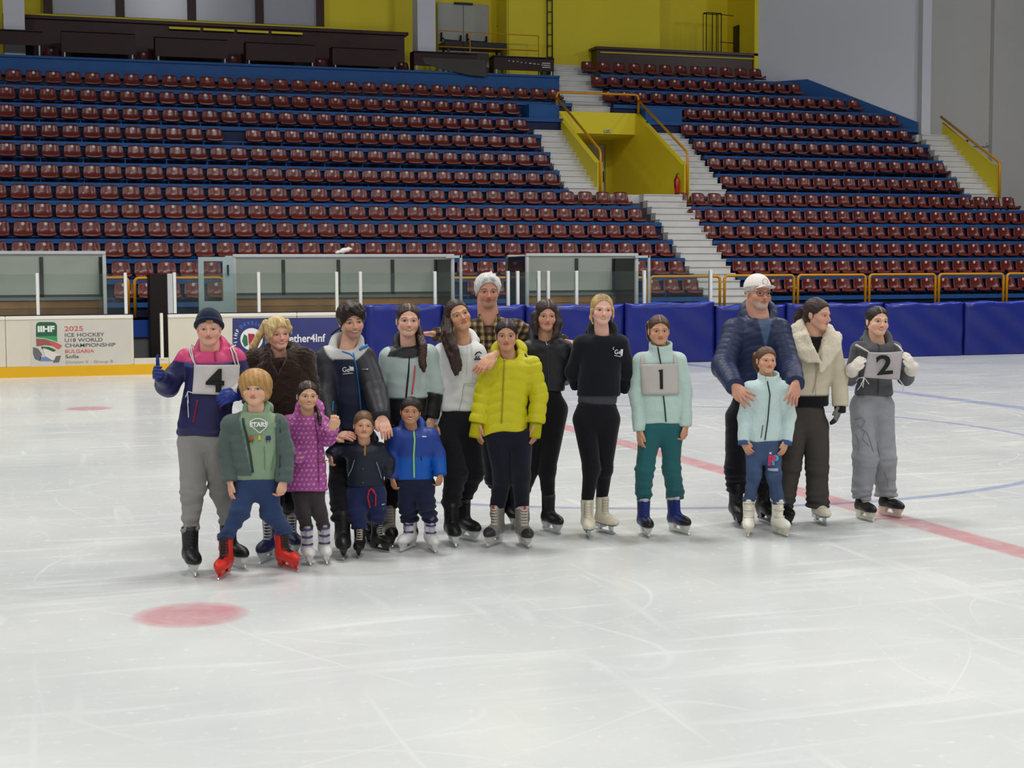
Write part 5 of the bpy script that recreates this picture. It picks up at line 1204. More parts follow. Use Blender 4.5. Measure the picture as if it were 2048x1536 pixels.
# ---- woman with bib 4
def p_w4(C, c):
    dx = np.abs(c['x']-c['nk'][0]); st = sstep(c['z']-c['Y'](736)-0.10*dx, -0.004, 0.004)*(c['arm'] == 0); up = sstep(c['z']-c['Y'](727)-0.10*dx, -0.004, 0.004)
    C = mixc(C, (74, 84, 138), st); return mixc(C, (200, 64, 116), up)
def x_w4(c):
    S = c['S']
    bib = c['patch']('bib', [(389, 729), (478, 730), (477, 791), (385, 787)], M_BIB, 0.016, wob=0.002)
    c['text']('4', 432, 760, 44, M_BLK, 0.030, bold=0.03, sx=1.1, par=bib, rot_=-3)
    for pts in ([(370, 692), (378, 708), (393, 731)], [(392, 731), (384, 712), (374, 694)], [(452, 690), (462, 705), (470, 731)], [(476, 732), (470, 708), (458, 692)]): c['tube']('strap', pts, 1.5, M_BIB, 0.008, par=bib)
    for pts in ([(388, 786), (376, 783), (370, 795)], [(374, 784), (377, 806)], [(375, 800), (378, 835)]): c['tube']('tie', pts, 0.9, M_CORD, 0.012, par=bib)
    RZ = mat('red_zip', (150, 24, 44), 0.5)
    c['tube']('pocket_zip', [(396, 800), (387, 845)], 1.6, RZ, 0.004); c['tube']('pocket_zip', [(440, 797), (441, 818)], 1.6, RZ, 0.004)
    c['tube']('zip', [(428, 700), (432, 722)], 1.6, RZ, 0.006)
    # beanie
    HRm, hc, K = c['HR'], c['hc'], c['K']
    def hat(W):
        X = c['toQ'](W); d = ell(X, (0, 2.0, 3.4), (8.7, 10.3, 10.2)); d = smax(d, (1.9-0.50*np.clip(X[:, 1]+2, -9, 12))-X[:, 2]-0.0, 0.6)
        d = smin(d, np.hypot((np.hypot(X[:, 0]/8.7, (X[:, 1]-1.4)/9.8)-1)*9, X[:, 2]-(3.6-0.50*np.clip(X[:, 1]+2, -9, 12)))-1.2, 1.0); return d*K
    v, q = nets(hat, hc-12.5*K, hc+np.array([12.5, 13.5, 15])*K, 0.0055); X = c['toQ'](v); n = vnormals(v, q); v = v+n*(0.0012*np.sin(np.arctan2(X[:, 0], X[:, 1])*70))[:, None]
    hat_o = dyed('beanie', v, q, np.tile(L_((24, 34, 58)), (len(v), 1)), M_CLOTH, c['root'], 'dark navy knitted beanie')
    ww = []
    for a in np.linspace(-2.1, 2.3, 6):
        for b in (4.4, 6.6): ww.append(hc+HRm@np.array([a+0.6, -8.2-0.55*(5.5-b)*-0.0+0.06*a*a-(0.9 if b < 5 else 0.55), b])*K)
    mb = MB(); mb.add(ww+[w+HRm@np.array([0, 1.5, 0])*K for w in ww], [(i*2, i*2+1, i*2+3, i*2+2) for i in range(5)]+[(0, 12, 13, 1), (10, 11, 23, 22)]+[(i*2+1, 13+i*2, 15+i*2, i*2+3) for i in range(5)]+[(i*2, i*2+2, 14+i*2, 12+i*2) for i in range(5)]); mb.obj('patch', mat('tan_leather', (150, 112, 66), 0.7), hat_o)
PEOPLE = []
PEOPLE.append(dict(seed=1, dy=0.10, label='woman in navy beanie and pink and navy jacket wearing bib 4, waving a gloved hand',
    feet=[(384, 1147, 20), (466, 1134, 42)], head=(418, 657, 70, 9, 2, 0), full=0.8, face=F_((222, 172, 150), (120, 84, 62), smile=0.5, brow=0.5, squint=0.3, iris=(60, 70, 70)),
    neck=(421, 702), neckr=6.2, sh=[(374, 718), (468, 716)], el=[(336, 770, -0.02), (492, 775, 0.0)], wr=[(320, 750, -0.17), (473, 790, -0.13)], armr=(21, 23, 14), hand=0.17,
    hands=[((-0.25, -0.95, 0.25), (-1, 0.2, 0), 'thumb', -1), ((-0.5, -0.5, -0.1), (0.1, -0.9, 0.3), 'fist')], gloves=[(24, 50, 118), (24, 50, 130)],
    torso=[(704, 44, 421), (722, 54, 420), (752, 50, 422), (800, 51, 416), (845, 53, 408), (869, 53, 407)], hip=(408, 880), hipw=46, knee=[(386, 985), (443, 982)], legr=(31, 24, 17),
    top=dict(name='jacket', col=(36, 36, 82), paint=p_w4, collar='hood', cr=21, ct=9, mat=M_NYLON, fold=0.0087, dip=0.0), bottom=dict(name='trousers', col=(140, 138, 134), hem=0.25, fold=0.0121), skate='black_hockey', foot=0.28, fat=0.66, extra=x_w4))

# ---- boy in green hoodie
def x_boy(c):
    JK = (78, 98, 88)
    m = mat('quilted_sage_nylon', JK, 0.5, 0.3, 0.05, 8, 0.15, 50)
    PW = M_PRINTW; GD = mat('print_dark_green', (60, 92, 74), 0.7)
    c['tube']('lettering_frame', [(500, 843), (509, 838), (518, 838), (528, 842), (534, 848), (531, 856), (519, 866), (507, 856), (500, 851), (500, 843)], 1.0, PW, 0.006)
    c['text']('STARS', 517, 849, 8.5, PW, 0.012, bold=0.05, sx=1.0)
    for x, col in ((502, (186, 84, 40)), (518, (206, 200, 60)), (535, (52, 50, 104))):
        mm = mat('print_%d' % x, col, 0.7); c['patch']('print', [(x-4, 873), (x+4, 873), (x+5, 881), (x-5, 881)] if x != 518 else [(x-1, 871), (x+2, 871), (x+3, 881), (x-3, 881)], mm, 0.006, nx=3, nz=3, par=c['g']); 
        if x != 518: c['tube']('print', [(x-2, 882), (x-3, 886)], 0.8, M_BLK, 0.006); c['tube']('print', [(x+2, 882), (x+3, 886)], 0.8, M_BLK, 0.006)
    LN = mat('teal_lining', (30, 56, 60), 0.6); c['tube']('jacket_edge', [(484, 838), (492, 870), (500, 910), (505, 945)], 2.4, LN, 0.002); c['tube']('jacket_edge', [(557, 842), (559, 900), (559, 950)], 2.0, LN, 0.002); c['tube']('jacket_edge', [(505, 945), (480, 950), (464, 948)], 1.3, mat('sage_hem', (70, 90, 82), 0.6), 0.002)
    c['tube']('seam', [(497, 900), (502, 942)], 0.7, mat('green_seam', (96, 134, 92), 0.8), 0.003); c['tube']('seam', [(548, 895), (541, 942)], 0.7, MATS['green_seam'], 0.003); c['tube']('seam', [(528, 893), (529, 940)], 0.6, MATS['green_seam'], 0.003)
def m_boy(c):
    X = c['x']; z = c['z']; t = np.clip((c['Y'](835)-z)/(c['Y'](835)-c['Y'](950)), 0, 1)
    xl = c['X'](484)+(c['X'](506)-c['X'](484))*np.clip(t*1.1, 0, 1); xr = c['X'](557)+0*t
    out = np.clip(sstep(xl-X, -0.003, 0.003)+sstep(X-xr, -0.003, 0.003)+(c['y'] > c['dl']+0.02), 0, 1)*(z > c['Y'](947))*(z < c['Y'](833)+0.3*np.abs(X-c['nk'][0]))
    return np.where(c['arm'] > 0, 1.0, out)
def p_boy(C, c): return mixc(C, (84, 98, 94), m_boy(c))
PEOPLE.append(dict(seed=2, ch=0.7, label='boy with blond bowl haircut in sage puffer jacket over green hoodie, red skates',
    feet=[(449, 1154, -6), (576, 1139, 38, -6)], head=(510, 777, 71, 0, -2, 0), face=F_((224, 178, 150), (150, 112, 70), smile=0.05, brow=0.55, browtilt=1.6, squint=0.25, iris=(60, 80, 90)),
    neck=(512, 822), sh=[(462, 850), (556, 849)], el=[(452, 900, 0), (570, 900, 0)], wr=[(460, 961, -0.06), (567, 961, -0.06)], armr=(16, 15, 14), hand=0.145,
    hands=[hl(), hr_('fist')], torso=[(832, 36, 511), (846, 48, 509), (880, 46, 508), (925, 47, 510), (959, 44, 512)], hip=(512, 964), hipw=42, knee=[(481, 1020), (541, 1020)], legr=(22, 19, 17),
    top=dict(name='jacket', col=(136, 160, 132), paint=p_boy, quilt=(19, 0.006, m_boy), collar='hood', cr=17, ct=8, mat=M_CLOTH, fold=0.0072), bottom=dict(name='jeans', col=(48, 66, 104), hem=0.26, fold=0.0120), skate='red_rental', foot=0.235,
    hair=dict(col=(170, 128, 74), th=1.5, side=1.5, open=(6.6, 7.6, 6.0), oc=(0, -9.8, -3.6), low=-8.5, slope=0.12, soft=0.8, groove=0.0018, col2=(206, 172, 112), w2=lambda X, v, c: 0.35*sstep(np.sin(X[:, 0]*2.1+X[:, 2]*0.5), 0.0, 0.9)), extra=x_boy))

# ---- blonde woman
def x_blonde(c):
    mb = MB(); hc, HRm, K = c['hc'], c['HR'], c['K']
    mb.tube([hc+HRm@np.array([-8.4+0.9*math.sin(a)*0.4, 0.5+1.6*math.cos(a), -4.6+1.9*math.sin(a)])*K for a in np.linspace(0, 6.28, 17)], 0.0018, 5, closed=True); mb.obj('earring', mat('silver_ring', (210, 208, 204), 0.25, 0.6, metal=0.9), c['root'])
PEOPLE.append(dict(seed=3, label='blonde woman with fringe and ponytail in a curly dark brown fur coat',
    dy=0.08, feet=[(536, 1122, -12), (584, 1106, 24)], head=(556, 668, 66, 26, 2, -4), face=F_((226, 174, 150), (150, 110, 76), smile=0.9, teeth=True, squint=0.6, lip=(190, 84, 88)),
    neck=(562, 716), sh=[(512, 722), (606, 718)], el=[(505, 790, 0.05), (618, 785, 0.03)], wr=[(525, 840, -0.05), (596, 845, -0.05)], armr=(23, 22, 18), hand=0.16, hands=[hl(), hr_()],
    torso=[(704, 42, 560), (725, 58, 560), (770, 60, 562), (850, 58, 566), (915, 58, 570)], hip=(566, 905), hipw=44, knee=[(548, 1000), (580, 1000)], legr=(26, 19, 14),
    top=dict(name='fur_coat', col=(50, 36, 30), collar='big', cr=20, ct=17, mat=M_FLEECE, curly=True, fold=0.0058, vneck=(15, 34, 0.2)), bottom=dict(name='leggings', col=(18, 18, 24), hem=0.265, fold=0.003, paint=lambda C, c: mixc(C, (150, 146, 132), sstep(c['Y'](1033)-c['z'], -0.005, 0.005))), skate='blue_silver', foot=0.26, fat=0.70,
    hair=dict(col=(198, 168, 112), th=1.1, side=0.2, open=(7.2, 8.8, 7.9), oc=(1.0, -9.8, -2.6), low=-5.0, soft=0.6, groove=0.0016, col2=(224, 204, 156), w2=lambda X, v, c: 0.6*sstep(np.sin(X[:, 0]*2.4+X[:, 2]*0.6), 0.1, 0.9),
        strands=[[(532, 648, 0.05, 9), (521, 668, 0.06, 8), (508, 692, 0.06, 8), (497, 716, 0.06, 6), (492, 730, 0.06, 3)], [(553, 640, -0.10, 6), (546, 655, -0.125, 5), (541, 672, -0.115, 3), (536, 684, -0.07, 2)], [(575, 642, -0.09, 5), (581, 656, -0.09, 4), (583, 668, -0.06, 2)]]), extra=x_blonde))

# ---- girl in pink dotted jacket
def p_pink(C, c):
    V = c['V']; a = V[:, 0]/0.029; b = V[:, 2]/0.029; a = a+0.5*(np.floor(b).astype(int) % 2); d = np.hypot(a-np.floor(a)-0.5, b-np.floor(b)-0.5)
    return mixc(C, (220, 168, 204), sstep(0.19-d, -0.05, 0.05)*0.85)
def x_pink(c): c['tube']('zip', [(628, 832), (634, 880), (637, 972)], 1.0, mat('purple_zip', (120, 40, 104), 0.5), 0.003); c['tube']('pocket_edge', [(632, 922), (648, 926)], 1.3, mat('pocket_brown', (150, 90, 70), 0.6), 0.003)
PEOPLE.append(dict(seed=4, ch=0.8, label='small girl in a magenta puffer jacket with white dots, white skates with purple straps',
    feet=[(616, 1127, 16), (650, 1124, 14)], head=(615, 792, 58, 18, -2, 3), face=F_((216, 170, 138), (60, 40, 32), smile=0.75, teeth=True, squint=0.2),
    neck=(617, 829), sh=[(578, 848), (642, 848)], el=[(573, 895, 0), (655, 876, -0.05)], wr=[(602, 915, -0.12), (664, 856, -0.16)], armr=(17, 16, 14), hand=0.12, hands=[None, ((0.35, -0.2, 1), (0.3, -1, 0), 'fist', 1)],
    torso=[(834, 28, 612), (848, 38, 612), (885, 36, 612), (940, 39, 613), (981, 43, 613)], hip=(616, 975), hipw=32, knee=[(605, 1022), (638, 1022)], legr=(17, 14, 12.5), deep=0.95,
    top=dict(name='puffer_jacket', col=(164, 76, 146), paint=p_pink, collar='hood', cr=16, ct=11, mat=M_NYLON, puff=24, puffamp=0.009, vox=0.0062), bottom=dict(name='leggings', col=(62, 56, 58), hem=0.26), skate='white_buckle', foot=0.215,
    hair=dict(col=(44, 30, 26), th=0.5, open=(8.0, 10.2, 8.75), oc=(0, -9.6, -2.6), low=-5.5, part=1.0, strands=[[(600, 805, 0.07, 8), (606, 830, 0.05, 6)], [(634, 815, 0.02, 5), (639, 835, -0.06, 4), (640, 850, -0.09, 2)]]), extra=x_pink))

# ---- young man
def p_young(C, c):
    C = mixc(C, (40, 40, 48), (c['arm'] > 0)*1.0)
    d = np.linalg.norm((c['V']-c['nk'])*[1, 1, 1.2], axis=1); return mixc(C, (186, 186, 184), sstep(0.150-d, -0.004, 0.006)*(c['z'] > c['Y'](700+18)))
def x_young(c):
    BL_ = mat('cyan_zip', (30, 120, 190), 0.5)
    c['tube']('zip', [(706, 706), (713, 735), (718, 775), (722, 822)], 1.4, BL_, 0.004); c['tube']('zip', [(684, 703), (700, 708), (710, 716)], 1.5, BL_, 0.006)
    c['tube']('zip_flap', [(718, 700), (724, 696), (732, 692)], 3.0, BL_, 0.004); c['tube']('zip', [(670, 800), (671, 818)], 1.2, BL_, 0.004)
    c['text']('Ge', 692, 739, 10, M_PRINTW, 0.010, sx=0.9); c['patch']('print', [(698, 729), (706, 727), (708, 742), (700, 742)], M_PRINTW, 0.010, nx=4, nz=4, par=c['g']); c['tube']('print', [(686, 748), (706, 746)], 0.7, M_PRINTW, 0.010)
    c['tube']('print', [(725, 738), (732, 738)], 0.9, mat('grey_print', (150, 152, 156), 0.6), 0.008); c['tube']('print', [(734, 738), (738, 738)], 2.0, MATS['grey_print'], 0.008)
    c['tube']('hood_cord', [(655, 672), (664, 664), (677, 656)], 1.6, M_BLK, 0.004)
PEOPLE.append(dict(seed=5, label='young dark haired man leaning over the children in navy jacket with grey hood',
    dy=0.19, feet=[(686, 1114, 8), (728, 1088, 22)], head=(703, 642, 73, 20, 8, -5), face=F_((216, 168, 144), (36, 26, 24), smile=0.8, teeth=True, squint=0.5, brow=0.95, stubble=(120, 90, 76)), hdy=0.0,
    neck=(693, 697, ), sh=[(655, 716), (728, 714)], el=[(648, 800, -0.12), (752, 785, -0.15)], wr=[(668, 872, -0.30), (764, 836, -0.33)], armr=(24, 24, 18), hand=0.175,
    hands=[((1, -0.5, 0.15), (0, -0.6, 1), 'relax', 1), ((0.35, -0.75, -0.75), (0.2, -0.6, 0.8), 'relax', 1)],
    torso=[(700, 38, 694), (716, 48, 692), (760, 46, 695), (810, 45, 700), (858, 47, 704)], hip=(703, 870), hipw=42, knee=[(680, 965), (722, 965)], legr=(27, 21, 19),
    top=dict(name='jacket', col=(26, 34, 58), paint=p_young, collar='hood', cr=21, ct=12, fold=0.0087), bottom=dict(name='trousers', col=(22, 22, 28), hem=0.22, fold=0.0104), skate='black_low', foot=0.29,
    hair=dict(col=(44, 32, 30), th=1.6, side=0.3, open=(7.3, 9.2, 7.6), oc=(-0.6, -10.2, -2.9), low=-3.6, slope=0.5, soft=0.9, groove=0.0018, tufts=[[(-2, -3, 11, 1.8), (1.5, -8.0, 9.5, 1.6), (4.6, -9.3, 6.2, 1.1), (6.2, -8.6, 3.4, 0.4)], [(-3, -4, 10.8, 1.6), (-1.5, -8.6, 9.0, 1.4), (1.6, -10.0, 6.4, 0.9), (3.6, -10.0, 4.4, 0.3)], [(0, -2, 11.2, 1.6), (4, -5.5, 10, 1.6), (6.6, -6.6, 6.5, 1.2), (7.4, -6.0, 3.0, 0.4)], [(-4, -4, 9.8, 1.5), (-4.4, -8.0, 7.8, 1.1), (-5.6, -8.6, 5.0, 0.4)], [(-6.5, -2.5, 6.5, 1.4), (-7.4, -4.0, 3.2, 0.9), (-7.3, -3.6, 0.4, 0.3)]]), extra=x_young))

# ---- toddler
def x_tod(c):
    GZ = mat('pale_piping', (150, 152, 156), 0.5)
    c['tube']('piping', [(708, 921), (702, 940), (694, 955)], 0.8, GZ, 0.004); c['tube']('piping', [(752, 925), (758, 945), (762, 960)], 0.8, GZ, 0.004); c['tube']('zip', [(729, 886), (729, 912)], 2.0, mat('mustard_lining', (176, 124, 28), 0.6), 0.003)
    for y in (886, 900, 938, 966): c['tube']('snap', [(725.5, y), (726.5, y)], 1.3, GZ, 0.006)
    RD_ = mat('red_drawstring', (176, 32, 44), 0.6); f = c['leg_fn']
    for pts in ([(738, 980), (735, 995), (739, 1018)], [(744, 981), (751, 990), (750, 1014)], [(736, 985), (742, 978), (749, 984)]): c['tube']('drawstring', pts, 1.9, RD_, 0.006, fn=f, par=c['tr'])
    c['tube']('hood_lining', [(748, 868), (756, 858), (757, 848)], 4.5, MATS['mustard_lining'], 0.0)
    c['tube']('print', [(762, 1012), (767, 1011.5)], 0.9, M_PRINTW, 0.003, fn=f, par=c['tr']); c['tube']('print', [(764, 1018), (765, 1026)], 1.6, mat('green_print', (50, 84, 92), 0.7), 0.002, fn=f, par=c['tr'])
PEOPLE.append(dict(seed=6, ch=1.0, label='smiling toddler in dark navy jacket and navy joggers with a red drawstring',
    feet=[(719, 1112, 2), (760, 1102, 40)], head=(728, 851, 56, 8, -3, 4), face=F_((222, 172, 140), (110, 80, 56), smile=0.8, brow=0.45, squint=0.3),
    neck=(729, 886), sh=[(700, 900), (760, 898)], el=[(675, 897, 0.0), (776, 925, 0.02)], wr=[(661, 912, -0.04), (776, 950, 0.04)], armr=(14, 13, 12), hand=0.10, hands=[((-0.1, -0.2, -1), (-0.9, -0.4, 0), 'fist'), None],
    torso=[(888, 26, 729), (902, 36, 729), (940, 37, 730), (972, 38, 730)], hip=(732, 985), hipw=38, knee=[(713, 1026), (753, 1026)], legr=(21, 18, 15), deep=0.95,
    top=dict(name='jacket', col=(24, 32, 48), collar='hood', cr=15, ct=8, fold=0.0072), bottom=dict(name='joggers', col=(34, 42, 82), hem=0.25, fold=0.0096), skate='black_tan', foot=0.20,
    hair=dict(col=(110, 84, 62), th=0.7, open=(7.8, 9.8, 8.2), oc=(0, -9.8, -2.2), low=-2.5, slope=0.5, groove=0.0012), extra=x_tod))

# ---- girl with braid
def p_braid(C, c):
    z = c['z']; yk = c['Y'](706)-0.0+0.35*np.abs(c['x']-c['nk'][0])*-1+0.035; w = (c['arm'] == 0)*sstep(z-(c['Y'](712)-0.10*np.maximum(0, 0.12-np.abs(c['x']-c['nk'][0]))), -0.004, 0.004)*(np.abs(c['x']-c['nk'][0]) < 0.135)
    C = mixc(C, (30, 32, 36), w*1.0); C = mixc(C, (20, 20, 22), (c['arm'] > 0)*sstep(c['A']-0.27, -0.004, 0.004)); C = mixc(C, (22, 22, 26), (c['arm'] == 0)*sstep(c['Y'](794)-z, -0.004, 0.004))
    return mixc(C, (24, 24, 28), sstep(0.105-np.linalg.norm(c['V']-c['nk'], axis=1), -0.004, 0.004))
def x_braid(c):
    c['tube']('zip', [(819, 712), (817, 745), (812, 795)], 1.8, M_ZIP, 0.003); c['tube']('pocket_zip', [(830, 731), (828, 758), (824, 788)], 1.6, mat('coral_zip', (224, 84, 88), 0.5), 0.004)
    mb = MB(); hair = mat('braid_hair', (62, 40, 34), 0.45, 0.4, 0.2, 40); pts = [(841, 672, -0.05), (847, 690, -0.14), (846, 706, -0.15), (844, 718, -0.155), (846, 732, -0.16), (848, 745, -0.16)]
    P = [c['P'](a, b, d+c['dl']) for a, b, d in pts]; t = np.linspace(0, 5, 60); ctr = np.stack([np.interp(t, range(6), [q[k] for q in P]) for k in range(3)], 1); S = c['S']
    for k in range(3):
        ph = k*2.094; wv = np.stack([np.sin(t*5.2+ph)*4.0*S, np.abs(np.cos(t*5.2+ph))*-2.0*S, t*0], 1); r = np.where(t < 4.1, 4.6*S, 4.6*S*np.clip((5.2-t)/1.1, 0.1, 1)); mb.tube(ctr+wv*(1-0.5*(t > 4.1))[:, None], list(r), 7)
    mb.obj('braid', hair, c['root'])
PEOPLE.append(dict(seed=7, dy=0.14, label='girl with a long braid over a pale grey and black ski jacket',
    feet=[(780, 1090, 12), (822, 1088, 8)], head=(816, 641, 69, 10, 0, 2), face=F_((226, 178, 156), (60, 40, 34), smile=0.6, teeth=True),
    neck=(817, 692), sh=[(778, 712), (856, 710)], el=[(768, 772, 0.02), (872, 775, 0.02)], wr=[(785, 828, -0.02), (862, 836, -0.02)], armr=(20, 18, 16), hands=[hl(), hr_()],
    torso=[(694, 38, 817), (712, 48, 815), (750, 44, 815), (795, 42, 814), (850, 44, 814)], hip=(812, 868), hipw=38, knee=[(788, 965), (832, 965)], legr=(24, 18, 16),
    top=dict(name='ski_jacket', col=(184, 200, 196), paint=p_braid, collar='hood', cr=19, ct=11, fold=0.0087), bottom=dict(name='trousers', col=(20, 20, 24), hem=0.265, fold=0.0070, paint=lambda C, c: mixc(C, (146, 142, 128), sstep(c['Y'](1022)-c['z'], -0.004, 0.004))), skate=['fur_grey', 'fur_grey'], foot=0.26,
    hair=dict(col=(58, 40, 34), th=0.45, open=(8.0, 10.2, 9.05), oc=(0, -9.6, -2.4), low=-5.5, part=0.2, strands=[[(836, 655, 0.02, 6), (842, 672, -0.02, 6)]]), extra=x_braid))

# ---- boy in blue jacket
def p_blueb(C, c):
    w = sstep(c['Y'](912)-c['z'], -0.003, 0.003)*((c['arm'] != 1)); return mixc(C, (8, 84, 176), w*1.0)
def x_blueb(c):
    c['tube']('zip', [(825, 854), (829, 880), (827, 912), (828, 956)], 1.8, mat('lime_zip', (150, 214, 120), 0.5), 0.004); c['tube']('print', [(844, 874), (852, 874.5)], 1.2, M_PRINTW, 0.005); c['tube']('pocket_zip', [(841, 914), (843, 922)], 0.9, M_ZIP, 0.003)
PEOPLE.append(dict(seed=8, ch=0.8, label='small boy in a two tone blue jacket with lime zip, white skates with purple straps',
    feet=[(816, 1100, -22), (863, 1102, 16)], head=(821, 823, 55, 4, -2, 4), face=F_((190, 138, 106), (34, 24, 22), smile=0.85, teeth=True, squint=0.25, brow=0.9),
    neck=(824, 857), sh=[(796, 872), (862, 872)], el=[(786, 912, 0), (876, 910, 0)], wr=[(785, 957, -0.05), (881, 950, -0.05)], armr=(16, 15, 13), hand=0.115, hands=[hl('fist'), hr_('fist')],
    torso=[(860, 26, 826), (874, 38, 828), (905, 37, 828), (958, 38, 829)], hip=(831, 965), hipw=36, knee=[(815, 1010), (852, 1010)], legr=(20, 17, 16), deep=0.95,
    top=dict(name='jacket', col=(32, 62, 142), paint=p_blueb, collar='hood', cr=15, ct=8, fold=0.0072), bottom=dict(name='trousers', col=(28, 34, 58), hem=0.24, fold=0.0120), skate='white_buckle', foot=0.215,
    hair=dict(col=(40, 30, 28), th=0.8, open=(7.6, 9.6, 8.0), oc=(0.2, -9.9, -2.4), low=-2.5, slope=0.5), extra=x_blueb))

# ---- girl in white hoodie
def x_white(c):
    NV = mat('navy_print', (24, 30, 62), 0.7); c['tube']('print', [(950, 711), (953, 706), (959, 704), (963, 708)], 1.2, NV, 0.006); c['text']('AX', 955, 715, 5, NV, 0.010, bold=0.04); c['tube']('print', [(948, 719), (965, 719)], 1.2, NV, 0.006)
    LS = mat('light_seam', (190, 190, 188), 0.8); c['tube']('seam', [(928, 768), (923, 800), (918, 820)], 0.7, LS, 0.003); c['tube']('seam', [(928, 768), (952, 767)], 0.7, LS, 0.003)
    c['tube']('cord', [(943, 690), (946, 725), (947, 757)], 0.8, M_CORD, 0.008); c['tube']('cord', [(936, 692), (934, 730), (934, 748)], 0.8, M_CORD, 0.008)
PEOPLE.append(dict(seed=9, dy=0.13, label='girl with long dark hair over the front of a white hoodie, head tilted',
    feet=[(905, 1089, 12), (934, 1080, 34)], head=(917, 631, 68, 18, -2, -19), face=F_((206, 156, 124), (44, 30, 26), smile=0.25, squint=0.5, brow=0.85),
    neck=(926, 686), sh=[(886, 704), (954, 705)], el=[(876, 775, 0.02), (968, 742, 0.0)], wr=[(872, 850, -0.02), (984, 714, -0.34)], armr=(18, 16, 12), hands=[hl(), ((-0.7, -0.5, -0.55), (0, -0.6, 0.8), 'relax', -1)],
    torso=[(690, 30, 926), (704, 40, 922), (745, 42, 918), (790, 40, 914), (820, 37, 912)], hip=(916, 850), hipw=38, knee=[(911, 945), (944, 945)], legr=(27, 22, 18),
    top=dict(name='hoodie', col=(226, 226, 226), collar='hood', cr=19, ct=8, mat=M_CLOTH, fold=0.0087), bottom=dict(name='trousers', col=(26, 26, 30), hem=0.26, fold=0.0104), skate='black_hockey', foot=0.27,
    hair=dict(col=(52, 36, 32), th=0.5, open=(8.0, 10.2, 8.95), oc=(0.6, -9.6, -2.4), low=-5.5, groove=0.0016, strands=[[(893, 636, -0.02, 6), (894, 664, -0.09, 7), (905, 692, -0.15, 8), (915, 722, -0.16, 7), (916, 750, -0.16, 2)], [(895, 622, 0.0, 7), (889, 648, 0.0, 7), (888, 674, -0.06, 7), (897, 700, -0.13, 7), (907, 735, -0.165, 5), (911, 752, -0.165, 1.5)], [(900, 640, -0.05, 5), (902, 668, -0.12, 6), (912, 700, -0.165, 6), (920, 730, -0.165, 4), (922, 742, -0.165, 1.5)], [(891, 655, 0.0, 6), (893, 685, -0.10, 7), (903, 712, -0.155, 7), (909, 728, -0.165, 5)]]), extra=x_white))

# ---- white haired man
def p_plaid(C, c):
    V = c['V']; a = np.where(c['arm'] > 0, c['A'], V[:, 0]*0.98+V[:, 2]*0.05); b = np.where(c['arm'] > 0, V[:, 2]*1.0, V[:, 2])
    wa = sstep(np.sin(a*2*math.pi/0.048), -0.3, 0.3); wb = sstep(np.sin(b*2*math.pi/0.048), -0.3, 0.3)
    C = mixc(C, (170, 142, 92), wa*wb*0.95); C = mixc(C, (92, 74, 52), np.clip(wa+wb-2*wa*wb, 0, 1)*0.75); C = mixc(C, (196, 176, 140), np.exp(-((np.sin(a*2*math.pi/0.096+0.4)-1)/0.04)**2)*0.5)
    return C
PEOPLE.append(dict(seed=10, label='tall white haired man in a brown plaid shirt with arms around the girls',
    feet=[(996, 1053, -4), (1026, 1053, 8)], head=(975, 583, 68, 8, 2, 1), face=F_((204, 148, 124), (58, 48, 44), smile=0.5, brow=0.95, squint=0.45, stubble=(150, 120, 110)),
    neck=(978, 634), neckr=6.4, sh=[(938, 660), (1032, 658)], el=[(900, 672, 0.03), (1085, 684, 0.03)], wr=[(868, 668, -0.05), (1129, 684, -0.10)], armr=(20, 18, 14), hands=[((-1, 0, 0.05), (0, 0.2, 1), 'relax'), ((0.9, -0.35, -0.1), (0, -0.3, 1), 'relax', 1)], hand=0.16,
    torso=[(640, 38, 980), (656, 50, 984), (700, 50, 986), (780, 46, 990), (850, 46, 995)], hip=(1000, 860), hipw=40, knee=[(990, 955), (1022, 955)], legr=(24, 19, 16),
    top=dict(name='plaid_shirt', col=(36, 28, 26), paint=p_plaid, collar='stand', cr=19, ch=9, mat=M_CLOTH, fold=0.0058, vneck=(13, 36, 0.1)), bottom=dict(name='trousers', col=(20, 22, 34), hem=0.26), skate='black_hockey', foot=0.29,
    hair=dict(col=(206, 204, 202), th=1.2, side=0.25, open=(7.6, 9.6, 8.8), oc=(0.3, -10.0, -2.3), low=-3.0, slope=0.5, groove=0.0022, tufts=[[(0, -3, 10.6, 1.6), (2.5, -7.6, 9.2, 1.3), (4.5, -8.6, 7.4, 0.5)], [(-1, -3, 10.6, 1.6), (-2.5, -7.8, 8.8, 1.2), (-4.8, -8.0, 6.6, 0.5)], [(-6.5, -1, 7.5, 1.6), (-7.9, -3.4, 4.2, 1.0), (-7.5, -4.0, 1.6, 0.4)], [(6.5, -1, 7.5, 1.6), (7.9, -3.4, 4.2, 1.0), (7.5, -4.0, 1.6, 0.4)]], strands=[[(975, 552, -0.03, 7), (981, 548, -0.03, 3), (983, 542, -0.02, 1)], [(987, 554, -0.03, 5), (991, 547, -0.02, 1)]])))

